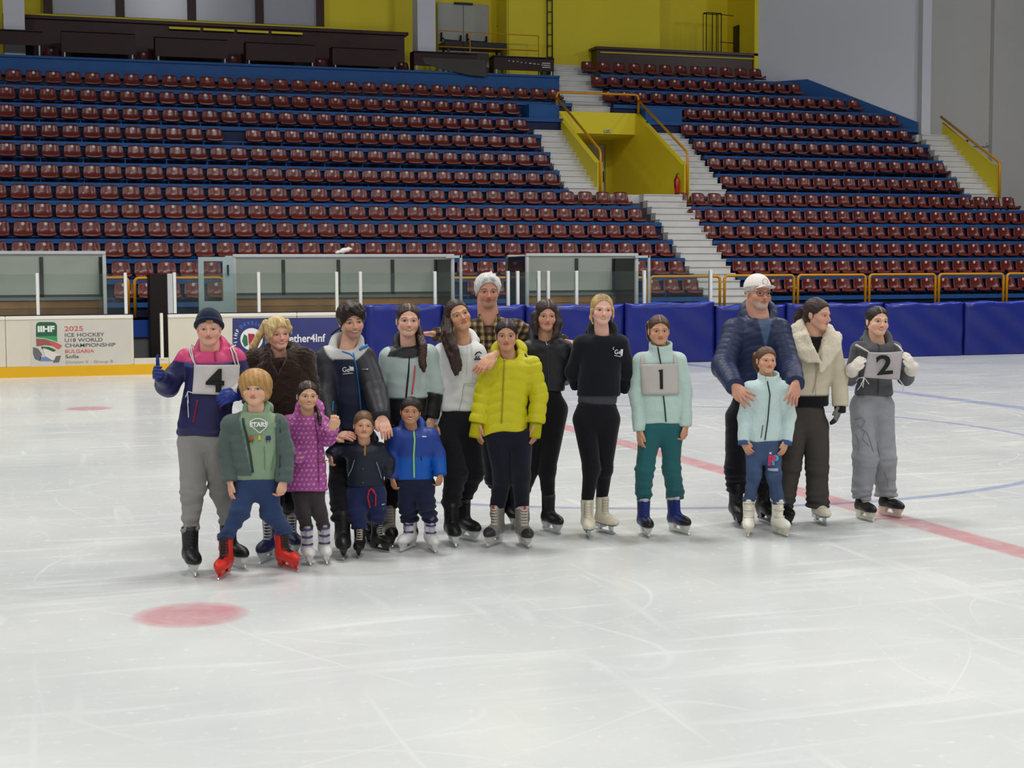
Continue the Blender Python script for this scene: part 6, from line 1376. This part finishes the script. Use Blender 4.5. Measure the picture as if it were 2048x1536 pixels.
# ---- girl in yellow puffer
def p_yel(C, c): return C
def x_yel(c):
    c['tube']('zip', [(1009, 716), (1007, 760), (1003, 846)], 1.6, mat('yellow_zip', (150, 142, 10), 0.5), 0.000); c['tube']('zip_pull', [(1010, 714), (1010, 721)], 1.3, M_STEEL, 0.012)
    kn_ = mat('yellow_knit', (172, 168, 24), 0.9, 0.1, 0.1, 60, 0.4, 200)
    for i in (0, 1):
        w, e = c['wr'][i], c['el'][i]; d = (w-e)/np.linalg.norm(w-e); mb = MB(); S = c['S']; pts = [w-d*0.02, w+d*0.03, w+d*0.085, w+d*0.10]; mb.tube(pts, [13*S, 12.5*S, 12.5*S, 11.5*S], 16); mb.obj('wrist_warmer', kn_, c['root'], label='yellow knitted wrist warmer')
PEOPLE.append(dict(seed=11, label='girl in a bright yellow puffer jacket with black leggings and grey skates',
    feet=[(990, 1090, -22), (1048, 1092, 14)], head=(1013, 670, 64, 0, 4, 0), face=F_((198, 148, 118), (38, 26, 24), smile=0.3, brow=0.85, squint=0.15),
    neck=(1018, 714), sh=[(978, 732), (1064, 732)], el=[(966, 790, 0.0), (1078, 790, 0.0)], wr=[(955, 846, -0.03), (1072, 846, -0.03)], armr=(19, 18, 18), hand=0.16, hands=[hl(), hr_()],
    torso=[(716, 32, 1019), (732, 44, 1020), (770, 42, 1018), (815, 44, 1010), (862, 47, 1008)], hip=(1018, 865), hipw=45, knee=[(1006, 954), (1041, 954)], legr=(26, 19, 15),
    top=dict(name='puffer_jacket', col=(196, 188, 22), collar='hood', cr=19, ct=13, puff=21, puffamp=0.0095, dip=-0.045), bottom=dict(name='leggings', col=(22, 22, 36), hem=0.265, fold=0.003), skate='grey_hockey', foot=0.26,
    hair=dict(col=(34, 26, 26), th=0.5, open=(8.0, 10.2, 8.55), oc=(0, -9.6, -2.6), low=-5.5, part=0.3, strands=[[(1030, 690, 0.06, 8), (1044, 706, 0.02, 5), (1056, 716, -0.03, 2)]]), extra=x_yel))

# ---- girl in black jacket
def x_blk(c): c['tube']('zip', [(1094, 692), (1096, 720), (1098, 775)], 0.9, mat('dark_zip', (60, 60, 64), 0.4), 0.003); c['tube']('zip_pull', [(1092, 684), (1094, 690)], 1.2, M_STEEL, 0.010)
PEOPLE.append(dict(seed=12, dy=-0.04, label='girl with shoulder length dark hair in a black quilted jacket and black leggings',
    feet=[(1046, 1062, 0), (1103, 1065, 26)], head=(1093, 631, 62, 6, 3, 1), face=F_((208, 156, 132), (56, 38, 34), smile=0.15, brow=0.6, squint=0.2),
    neck=(1090, 676), sh=[(1058, 700), (1128, 698)], el=[(1052, 750, 0.03), (1136, 745, 0.03)], wr=[(1062, 790, -0.02), (1128, 760, 0.10)], armr=(18, 17, 15), hands=[hl(), None],
    torso=[(682, 32, 1091), (698, 42, 1092), (730, 42, 1093), (782, 37, 1092)], hip=(1088, 815), hipw=38, knee=[(1062, 935), (1094, 940)], legr=(29, 17, 13),
    top=dict(name='jacket', col=(32, 32, 38), collar='hood', cr=19, ct=11, puff=26, puffamp=0.004), bottom=dict(name='leggings', col=(20, 20, 24), hem=0.265, fold=0.002, rise=0.12), skate='black_figure', foot=0.26,
    hair=dict(col=(48, 34, 32), th=0.9, open=(6.6, 9.0, 8.6), oc=(-0.2, -9.7, -2.6), low=-9.0, slope=0.0, part=0.6, groove=0.0016, strands=[[(1070, 630, -0.03, 9), (1069, 650, -0.04, 9), (1072, 668, -0.05, 5)], [(1113, 625, -0.03, 8), (1116, 648, -0.05, 9), (1112, 668, -0.08, 7), (1105, 676, -0.10, 3)]]), extra=x_blk))

# ---- blonde girl in black hoodie
def x_hood(c):
    c['text']('Ge', 1236, 704, 9, M_PRINTW, 0.010, sx=0.9); c['patch']('print', [(1242, 699), (1247, 699), (1246, 713), (1242, 712)], M_PRINTW, 0.009, nx=3, nz=4, par=c['g']); c['tube']('print', [(1229, 711), (1243, 714)], 0.7, M_PRINTW, 0.008); c['tube']('print', [(1228, 694), (1226, 697), (1228, 700)], 0.6, M_PRINTW, 0.008)
PEOPLE.append(dict(seed=13, label='blonde girl in a black hoodie and black leggings with white figure skates',
    feet=[(1176, 1074, 3), (1211, 1066, 30)], head=(1204, 619, 63, 8, 2, 3), face=F_((232, 184, 164), (140, 100, 72), smile=0.8, teeth=True, iris=(50, 40, 36), squint=0.1, brow=0.6),
    neck=(1205, 668), sh=[(1164, 688), (1240, 688)], el=[(1148, 742, 0.05), (1254, 742, 0.05)], wr=[(1156, 775, 0.10), (1244, 782, 0.12)], armr=(18, 17, 13), hands=[None, None],
    torso=[(670, 32, 1204), (686, 42, 1202), (725, 42, 1200), (765, 42, 1198), (790, 43, 1197), (793, 39, 1196), (808, 39, 1196)], hip=(1193, 835), hipw=44, knee=[(1183, 938), (1208, 938)], legr=(25, 17, 12),
    top=dict(name='hoodie', col=(20, 22, 30), paint=lambda C, c: mixc(C, (62, 66, 70), sstep(c['Y'](791)-c['z'], -0.003, 0.003)*(c['arm'] == 0)), collar='hood', cr=18, ct=9, mat=M_CLOTH, fold=0.0087), bottom=dict(name='leggings', col=(18, 18, 26), hem=0.27, fold=0.0015, rise=0.12), skate='white_figure', foot=0.25,
    hair=dict(col=(190, 158, 104), th=0.5, open=(8.0, 10.2, 9.15), oc=(0, -9.6, -2.4), low=-5.0, part=0.0, col2=(110, 84, 60), w2=lambda X, v, c: 0.75*sstep(X[:, 2], 5, 9)*(1-sstep(np.abs(X[:, 0]), 2, 6)), strands=[[(1183, 620, -0.04, 2.5), (1181, 636, -0.04, 2), (1186, 648, -0.05, 1.2)], [(1226, 616, -0.04, 2), (1227, 632, -0.04, 1.6), (1224, 645, -0.05, 1)]]), extra=x_hood))

# ---- girl with bib 1
def x_b1(c):
    c['tube']('zip', [(1316, 694), (1319, 712), (1322, 728)], 1.3, M_ZIP, 0.004); c['tube']('zip', [(1327, 792), (1330, 818), (1332, 844)], 1.3, M_ZIP, 0.004)
    bib = c['patch']('bib', [(1281, 729), (1357, 727), (1360, 788), (1285, 790)], mat('bib_cloth_grey', (190, 184, 180), 0.8, 0.2, 0.04, 8, 0.2, 90), 0.014)
    c['patch']('strap', [(1282, 712), (1289, 710), (1290, 731), (1281, 731)], MATS['bib_cloth_grey'], 0.010, nx=3, par=bib); c['patch']('strap', [(1348, 709), (1355, 711), (1356, 729), (1348, 729)], MATS['bib_cloth_grey'], 0.010, nx=3, par=bib)
    c['patch']('lettering', [(1319, 741), (1325.5, 738), (1326, 778), (1320, 778)], M_BLK, 0.019, nx=3, nz=6, par=bib); c['patch']('lettering', [(1317, 740.5), (1321, 739.5), (1321, 743), (1317.5, 743)], M_BLK, 0.019, nx=2, nz=2, par=bib)
PEOPLE.append(dict(seed=14, ch=0.4, label='girl in a mint fleece jacket and teal trousers wearing grey bib 1',
    feet=[(1290, 1071, 8), (1358, 1066, 26, -5)], head=(1318, 661, 60, 4, 2, 0), face=F_((206, 156, 124), (50, 34, 28), smile=0.1, brow=0.7),
    neck=(1321, 702), sh=[(1283, 722), (1356, 722)], el=[(1272, 790, 0.0), (1370, 785, 0.0)], wr=[(1279, 862, -0.05), (1371, 852, -0.05)], armr=(17, 15, 12), hand=0.15, hands=[hl(), hr_('fist')],
    torso=[(706, 32, 1320), (722, 42, 1320), (760, 41, 1321), (800, 41, 1323), (845, 42, 1323)], hip=(1322, 855), hipw=40, knee=[(1291, 938), (1341, 938)], legr=(25, 18, 16),
    top=dict(name='fleece_jacket', col=(186, 210, 203), collar='stand', cr=20, ch=16, mat=M_FLEECE, fold=0.0072), bottom=dict(name='trousers', col=(40, 96, 100), hem=0.265, fold=0.0104), skate='navy_hockey', foot=0.25,
    hair=dict(col=(74, 52, 40), th=0.45, open=(8.0, 10.2, 8.75), oc=(0, -9.6, -2.6), low=-5.5, part=0.0, strands=[[(1300, 650, 0.10, 9), (1301, 672, 0.12, 8), (1304, 690, 0.10, 4)]]), extra=x_b1))

# ---- man with cap
def x_cap(c):
    hc, HRm, K = c['hc'], c['HR'], c['K']
    def cap(W):
        X = c['toQ'](W); d = ell(X, (0, 1.6, 3.6), (8.4, 9.9, 8.9)); d = smax(d, (3.4-0.16*X[:, 1])-X[:, 2]-0.0, 0.4)
        Y = X.copy(); b = ell(Y, (0, -8.0, 3.9), (6.6, 7.2, 0.9)); b = smax(b, X[:, 1]+5, 0.5); b2 = X.copy(); return smin(d, ell(np.stack([X[:, 0], X[:, 1], X[:, 2]+0.035*X[:, 0]**2-0.15*(X[:, 1]+8)*-1], 1), (0, -9.0, 4.3), (6.4, 6.0, 0.45)), 0.5)*K
    v, q = nets(cap, hc-np.array([11, 17, 3])*K, hc+np.array([11, 13.5, 14.5])*K, 0.005); cap_o = dyed('cap', v, q, np.tile(L_((232, 226, 220)), (len(v), 1)), M_CLOTH, c['root'], 'white baseball cap with a round emblem')
    mb = MB(); cc = [hc+HRm@np.array([1.9*math.cos(a)+0.3, -8.05-0.15*math.cos(a)**2+0.75*math.sin(a), 7.3+1.9*math.sin(a)])*K for a in np.linspace(0, 6.28, 20)]; mb.tube(cc, 0.0016, 5, closed=True); mb.obj('emblem', mat('brown_stitch', (150, 116, 96), 0.7), cap_o)
    mb = MB()
    for s in (-1, 1):
        pts = [hc+HRm@np.array([s*3.1+2.5*math.cos(a), -8.7+0.06*abs(s*3.1+2.5*math.cos(a))**1.7*0.5, 0.0+1.75*math.sin(a)*(1 if math.sin(a) < 0 else 0.85)])*K for a in np.linspace(0, 6.28, 17)]; mb.tube(pts, 0.0016, 5, closed=True)
        mb.tube([hc+HRm@np.array([s*5.6, -8.0, 0.7])*K, hc+HRm@np.array([s*7.9, -3.5, 0.9])*K, hc+HRm@np.array([s*8.4, 1.0, 0.6])*K], 0.0015, 5)
    mb.tube([hc+HRm@np.array([-0.7, -9.3, 0.4])*K, hc+HRm@np.array([0, -9.5, 0.7])*K, hc+HRm@np.array([0.7, -9.3, 0.4])*K], 0.0014, 5)
    mb.obj('glasses', mat('dark_frame', (40, 36, 34), 0.3, 0.6), c['root'], label='thin dark rimmed glasses')
def p_cap(C, c):
    w = (c['arm'] == 0)*(c['y'] < c['dl'])*sstep(c['S']*14*np.clip((c['z']-c['Y'](696))/(c['Y'](640)-c['Y'](696)), 0, 1.2)-np.abs(c['x']-c['X'](1526)), -0.003, 0.003)*sstep(c['z']-c['Y'](690), -0.004, 0.01); return mixc(C, (70, 92, 124), w)
PEOPLE.append(dict(seed=15, label='older man in white cap, glasses and navy puffer jacket, hands on a small girl',
    feet=[(1474, 1050, 0), (1532, 1046, 14)], head=(1517, 586, 70, 20, 0, 2), full=0.4, face=F_((206, 152, 128), (150, 140, 134), smile=0.4, brow=0.4, squint=0.3, stubble=(186, 178, 172)),
    neck=(1519, 634), neckr=6.6, sh=[(1470, 662), (1556, 662)], el=[(1447, 733, -0.16), (1578, 733, -0.16)], wr=[(1471, 774, -0.50), (1591, 768, -0.50)], armr=(26, 24, 18), hand=0.18,
    hands=[((0.62, -0.55, -0.65), (-0.3, -0.9, 0.3), 'splay', 1), ((-0.30, -0.55, -0.9), (0.5, -0.85, 0.2), 'splay', -1)],
    torso=[(648, 40, 1518), (664, 52, 1516), (705, 52, 1514), (750, 48, 1512), (792, 48, 1510)], hip=(1500, 830), hipw=44, knee=[(1472, 940), (1528, 940)], legr=(27, 22, 19),
    top=dict(name='puffer_jacket', col=(30, 42, 76), paint=p_cap, collar='hood', cr=22, ct=12, puff=13, puffamp=0.0045), bottom=dict(name='trousers', col=(20, 20, 26), hem=0.22, fold=0.0121, rise=0.18), skate='black_low', foot=0.29,
    hair=dict(col=(196, 192, 188), th=0.35, open=(6.8, 9.4, 9.0), oc=(0, -8.6, -1.0), low=-3.0, slope=0.5), extra=x_cap))

# ---- small girl in mint fleece
def x_fl(c):
    c['tube']('zip', [(1536, 763), (1541, 790), (1537, 840), (1531, 881)], 1.2, M_ZIP, 0.003); c['tube']('pocket_zip', [(1527, 851), (1523, 877)], 0.8, M_ZIP, 0.003)
    f = c['leg_fn']; c['text']('P', 1545, 922, 20, mat('pink_patch', (196, 60, 110), 0.7), 0.006, fn=f, bold=0.06, par=c['tr']); c['text']('P', 1552, 921, 19, mat('blue_patch', (70, 170, 210), 0.7), 0.004, fn=f, bold=0.04, par=c['tr'])
    c['text']('x', 1542, 906, 6, M_PRINTW, 0.007, fn=f, bold=0.05, par=c['tr']); c['patch']('patch', [(1538, 938), (1558, 938), (1558, 944), (1538, 943)], mat('pale_patch', (160, 176, 196), 0.7), 0.005, fn=f, nx=4, nz=2, par=c['tr'])
    cf = mat('denim_cuff', (64, 88, 132), 0.8, 0.2, 0.15, 30)
    for i in (0, 1):
        w, e = c['wr'][i], c['el'][i]; d = (w-e)/np.linalg.norm(w-e); mb = MB(); mb.tube([w-d*0.01, w+d*0.022, w+d*0.024], [10.5*c['S'], 11.5*c['S'], 9*c['S']], 14); mb.obj('cuff', cf, c['root'])
PEOPLE.append(dict(seed=16, ch=0.7, label='small girl in pale mint fleece and blue jeans before the capped man',
    feet=[(1497, 1070, -10), (1560, 1070, 16)], head=(1533, 721, 54, 10, -2, 2), face=F_((212, 162, 130), (84, 60, 46), smile=0.5, squint=0.2, brow=0.6),
    neck=(1537, 760), sh=[(1499, 778), (1569, 778)], el=[(1489, 832, 0.0), (1579, 832, 0.0)], wr=[(1487, 883, -0.05), (1573, 883, -0.05)], armr=(15, 13.5, 11.5), hand=0.125, hands=[((0.5, -0.2, -1), (-0.7, -0.8, 0), 'relax'), ((-0.35, -0.2, -1), (0.8, -0.7, 0), 'relax')],
    torso=[(763, 28, 1535), (778, 36, 1534), (815, 33, 1532), (850, 33, 1530), (882, 35, 1529)], hip=(1527, 893), hipw=34, knee=[(1509, 950), (1547, 950)], legr=(19, 15, 12.5), deep=0.95,
    top=dict(name='fleece_jacket', col=(198, 220, 219), collar='stand', cr=18, ch=13, mat=M_FLEECE, fold=0.0045), bottom=dict(name='jeans', col=(68, 84, 116), hem=0.26, fold=0.0086, mat=mat('washed_denim', (90, 90, 90), 0.85, 0.15, 0.22, 12, 0.25, 120, attr=True)), skate='white_plastic', foot=0.225,
    hair=dict(col=(96, 66, 46), th=0.55, open=(8.0, 10.2, 8.55), oc=(0.3, -9.6, -2.6), low=-5.0, strands=[[(1513, 712, 0.08, 8), (1514, 730, 0.09, 7), (1518, 748, 0.08, 3)]]), extra=x_fl))

# ---- girl in cream jacket
def x_cream(c):
    LS = mat('cream_seam', (176, 166, 146), 0.8); c['tube']('zip', [(1636, 738), (1632, 765), (1626, 786)], 1.0, LS, 0.002)
    Pf = lambda a, b, d=0.0: c['P'](a, b, d+c['dl']); fur = M_FLEECE; S = c['S']
    def lap(W):
        d = chain(W, [Pf(1592, 664, 0.0), Pf(1600, 690, -0.10), Pf(1620, 706, -0.14), Pf(1640, 722, -0.15)], [22*S, 24*S, 19*S, 6*S], 0.02)
        d = smin(d, chain(W, [Pf(1664, 672, 0.0), Pf(1662, 692, -0.08), Pf(1652, 715, -0.13), Pf(1643, 742, -0.14)], [20*S, 19*S, 14*S, 5*S], 0.02), 0.008)
        d = smax(d, c['top_fn'](W)-0.050, 0.012)
        d = smin(d, chain(W, [Pf(1594, 660, 0.0), Pf(1606, 652, 0.09), Pf(1632, 650, 0.13), Pf(1656, 660, 0.06)], [14*S, 14*S, 14*S, 12*S], 0.02), 0.03)
        cut = np.maximum(np.maximum(np.abs(W[:, 0]-Pf(1628, 690)[0]-0.25*(Pf(1628, 690)[2]-W[:, 2]))-0.032*np.clip((W[:, 2]-Pf(1628, 726)[2])/0.14, 0, 2), Pf(1628, 726)[2]-W[:, 2]), W[:, 1]-0.02)
        return smax(d, -cut, 0.008)
    v, q = nets(lap, Pf(1560, 760, -0.26)-0.02, Pf(1700, 620, 0.2)+0.05, 0.007); n = vnormals(v, q); v = v+n*(np.abs(waves(v, 130, 3))*0.005)[:, None]
    dyed('fleece_lapel', v, q, np.tile(L_((222, 212, 190)), (len(v), 1)), fur, c['g'])
    w, e = c['wr'][1], c['el'][1]; d = (w-e)/np.linalg.norm(w-e); mb = MB(); mb.tube([w-d*0.02, w+d*0.045, w+d*0.05], [12*S, 11.5*S, 9*S], 14); mb.obj('cuff', mat('black_knit', (22, 22, 24), 0.9), c['root'])
def p_cream(C, c):
    w = (c['y'] < c['dl']-0.02)*sstep(c['S']*14*np.clip((c['z']-c['Y'](716))/(c['Y'](680)-c['Y'](716)), 0, 1.1)-np.abs(c['x']-c['X'](1627)), -0.004, 0.004)*(c['arm'] == 0); C = mixc(C, (22, 22, 26), w)
    return mixc(C, (20, 20, 24), sstep(c['Y'](789)-c['z'], -0.003, 0.003)*(c['arm'] == 0))
PEOPLE.append(dict(seed=17, dy=0.11, label='girl with a ponytail looking aside in a cream shearling jacket',
    feet=[(1568, 1048, 14), (1641, 1048, 10)], head=(1636, 629, 66, 48, 4, 2), face=F_((218, 168, 144), (80, 58, 46), smile=0.05, brow=0.6, lip=(186, 104, 96)),
    neck=(1630, 672), sh=[(1590, 696), (1662, 694)], el=[(1582, 752, 0.02), (1678, 755, 0.0)], wr=[(1588, 800, 0.0), (1680, 812, -0.05)], armr=(18, 18, 15), hand=0.165, hands=[None, ((-0.3, -0.2, -1), (0.9, -0.5, 0), 'relax')], gloves=[None, (112, 116, 112)], glovetip=(20, 20, 22),
    torso=[(684, 34, 1628), (698, 44, 1626), (735, 42, 1625), (780, 39, 1620), (812, 38, 1618)], hip=(1610, 850), hipw=41, knee=[(1580, 935), (1634, 940)], legr=(27, 22, 22),
    top=dict(name='shearling_jacket', col=(206, 196, 172), paint=p_cream, collar='round', cr=15, mat=M_CLOTH, fold=0.0072), bottom=dict(name='trousers', col=(72, 68, 64), rise=0.17, hem=0.13, fold=0.0104, mat=mat('corduroy', (90, 90, 90), 0.9, 0.15, 0.12, 10, 0.3, 140, attr=True)), skate=['black_low', 'white_figure'], foot=0.25,
    hair=dict(col=(56, 42, 38), th=0.45, open=(8.0, 10.2, 8.95), oc=(0, -9.6, -2.4), low=-5.5, strands=[[(1606, 618, 0.08, 8), (1596, 636, 0.12, 9), (1592, 655, 0.14, 8), (1588, 668, 0.14, 4)]]), extra=x_cream))

# ---- girl with bib 2
def x_b2(c):
    Pf = c['P']; S = c['S']; c['tube']('zip', [(1759, 686), (1760, 720), (1757, 786)], 0.8, mat('grey_zip', (56, 56, 58), 0.5), 0.003); c['tube']('zip_pull', [(1758, 684), (1759, 689)], 1.0, M_STEEL, 0.010)
    q = [(1737, 704), (1806, 702), (1799, 760), (1727, 755)]; v = []; n = 12
    for layer in (0, 0.004):
        for j in range(n+1):
            for i in range(n+1):
                a, b = i/n, j/n; x = (1-b)*((1-a)*q[0][0]+a*q[1][0])+b*((1-a)*q[3][0]+a*q[2][0]); y = (1-b)*((1-a)*q[0][1]+a*q[1][1])+b*((1-a)*q[3][1]+a*q[2][1])
                y += 2.0*math.sin(math.pi*a)*(1-b); w = Pf(x, y, -0.235+0.012*math.sin(a*7+b*3)+0.03*b); v.append(w+np.array([0, layer, 0]))
    R = n+1; M = R*R; f = []
    for j in range(n):
        for i in range(n): a = j*R+i; f += [(a, a+R, a+R+1, a+1), (M+a, M+a+1, M+a+R+1, M+a+R)]
    for i in range(n): f += [(i, i+1, i+1+M, i+M), (n*R+i, n*R+i+M, n*R+i+1+M, n*R+i+1), (i*R, i*R+M, (i+1)*R+M, (i+1)*R), (i*R+n, (i+1)*R+n, (i+1)*R+n+M, i*R+n+M)]
    mb = MB(); mb.add(v, f, 0, True); bib = mb.obj('bib', mat('bib_cloth_two', (186, 180, 182), 0.8, 0.2, 0.04, 8, 0.2, 90), c['root'])
    ctr = Pf(1770, 748, -0.255); o = text('lettering', '2', 37*S/0.7, M_BLK, bib, tuple(ctr), (math.pi/2, math.radians(-5), 0), bold=0.0045, extrude=0.001, sx=1.25, align='CENTER')
    mb = MB()
    for pts in ([(1712, 690, -0.07), (1722, 695, -0.14), (1738, 704, -0.23)], [(1789, 688, -0.07), (1798, 693, -0.14), (1806, 703, -0.23)]): mb = MB(); mb.tube([Pf(*t) for t in pts], [2.6*S, 2.2*S, 1.4*S], 6); mb.obj('strap', M_BIB, bib)
    mb = MB()
    for pts in ([(1728, 755, -0.21), (1718, 756, -0.18), (1712, 762, -0.14)], [(1728, 756, -0.21), (1722, 770, -0.19), (1715, 780, -0.17)], [(1728, 756, -0.21), (1726, 775, -0.19), (1722, 766, -0.18)], [(1729, 756, -0.21), (1738, 768, -0.19)], [(1799, 760, -0.21), (1808, 772, -0.19), (1806, 782, -0.18)]): mb.tube([Pf(*t) for t in pts], 0.9*S, 5)
    mb.obj('tie', M_CORD, bib)
    kn_ = mat('white_knit', (224, 218, 208), 0.9, 0.1, 0.06, 50, 0.5, 160)
    for i in (0, 1):
        w, e = c['wr'][i], c['el'][i]; d = (w-e)/np.linalg.norm(w-e); mb = MB(); mb.tube([w-d*0.055, w-d*0.05, w-d*0.01, w+d*0.02], [12*S, 14*S, 13*S, 11*S], 14); mb.obj('glove_cuff', kn_, c['root'])
    st = mat('dark_stitch', (122, 124, 130), 0.8); f = c['leg_fn']
    for pts in ([(1712, 840), (1722, 834), (1730, 842), (1722, 856), (1734, 866), (1740, 884), (1746, 905)], [(1716, 850), (1728, 862), (1724, 878), (1738, 892)], [(1712, 868), (1718, 888), (1716, 900)], [(1766, 910), (1774, 906), (1778, 914), (1770, 924), (1764, 918), (1766, 910)], [(1762, 930), (1772, 944), (1782, 966), (1784, 980)], [(1758, 950), (1764, 972), (1772, 990)]): c['tube']('stitching', pts, 0.6, st, 0.002, fn=f, par=c['tr'], n=5)
    c['tube']('pocket_seam', [(1718, 793), (1728, 795), (1734, 788)], 1.0, MATS['dark_stitch'], 0.002, fn=f, par=c['tr']); c['tube']('pocket_seam', [(1786, 793), (1774, 794)], 0.9, MATS['dark_stitch'], 0.002, fn=f, par=c['tr'])
PEOPLE.append(dict(seed=18, ch=0.2, label='girl in a grey hoodie and pale grey jeans holding up bib 2 with white gloves',
    feet=[(1729, 1040, 16), (1780, 1033, 26)], head=(1755, 643, 61, 12, -2, 4), face=F_((228, 180, 154), (60, 40, 34), smile=0.8, teeth=True, brow=0.9, lip=(168, 56, 70)),
    neck=(1757, 684), sh=[(1716, 698), (1788, 698)], el=[(1700, 756, -0.02), (1812, 756, -0.02)], wr=[(1704, 738, -0.21), (1826, 735, -0.20)], armr=(15, 14, 11), hand=0.155,
    hands=[((0.65, -0.1, 0.75), (-0.4, -0.8, 0.3), 'grip', 1), ((-0.45, -0.1, 0.9), (0.4, -0.8, 0.3), 'grip', -1)], gloves=[(226, 218, 206), (226, 218, 206)],
    torso=[(686, 30, 1756), (699, 40, 1753), (730, 36, 1750), (760, 33, 1748), (790, 38, 1747)], hip=(1746, 808), hipw=39, knee=[(1730, 915), (1767, 915)], legr=(25, 23, 21),
    top=dict(name='hoodie', col=(88, 88, 92), collar='hood', cr=18, ct=8, mat=M_CLOTH, fold=0.0072), bottom=dict(name='jeans', col=(150, 152, 158), hem=0.16, fold=0.0121, mat=mat('pale_denim', (90, 90, 90), 0.85, 0.15, 0.12, 12, 0.25, 120, attr=True)), skate='black_tan_white', foot=0.25,
    hair=dict(col=(38, 30, 30), th=0.45, open=(8.0, 10.2, 8.65), oc=(0, -9.6, -2.5), low=-5.5, part=0.0, strands=[[(1738, 655, 0.08, 8), (1735, 672, 0.08, 8), (1729, 682, 0.05, 4)]]), extra=x_b2))
STYLES['black_tan_white'] = ((22, 22, 24), (20, 20, 22), (214, 206, 186), (60, 60, 60), M_LACE_W, 'hockey')
import time as _time
_t0 = _time.time()
for _sp in PEOPLE:
    build(_sp)
print('people built in', round(_time.time()-_t0, 1), 's')
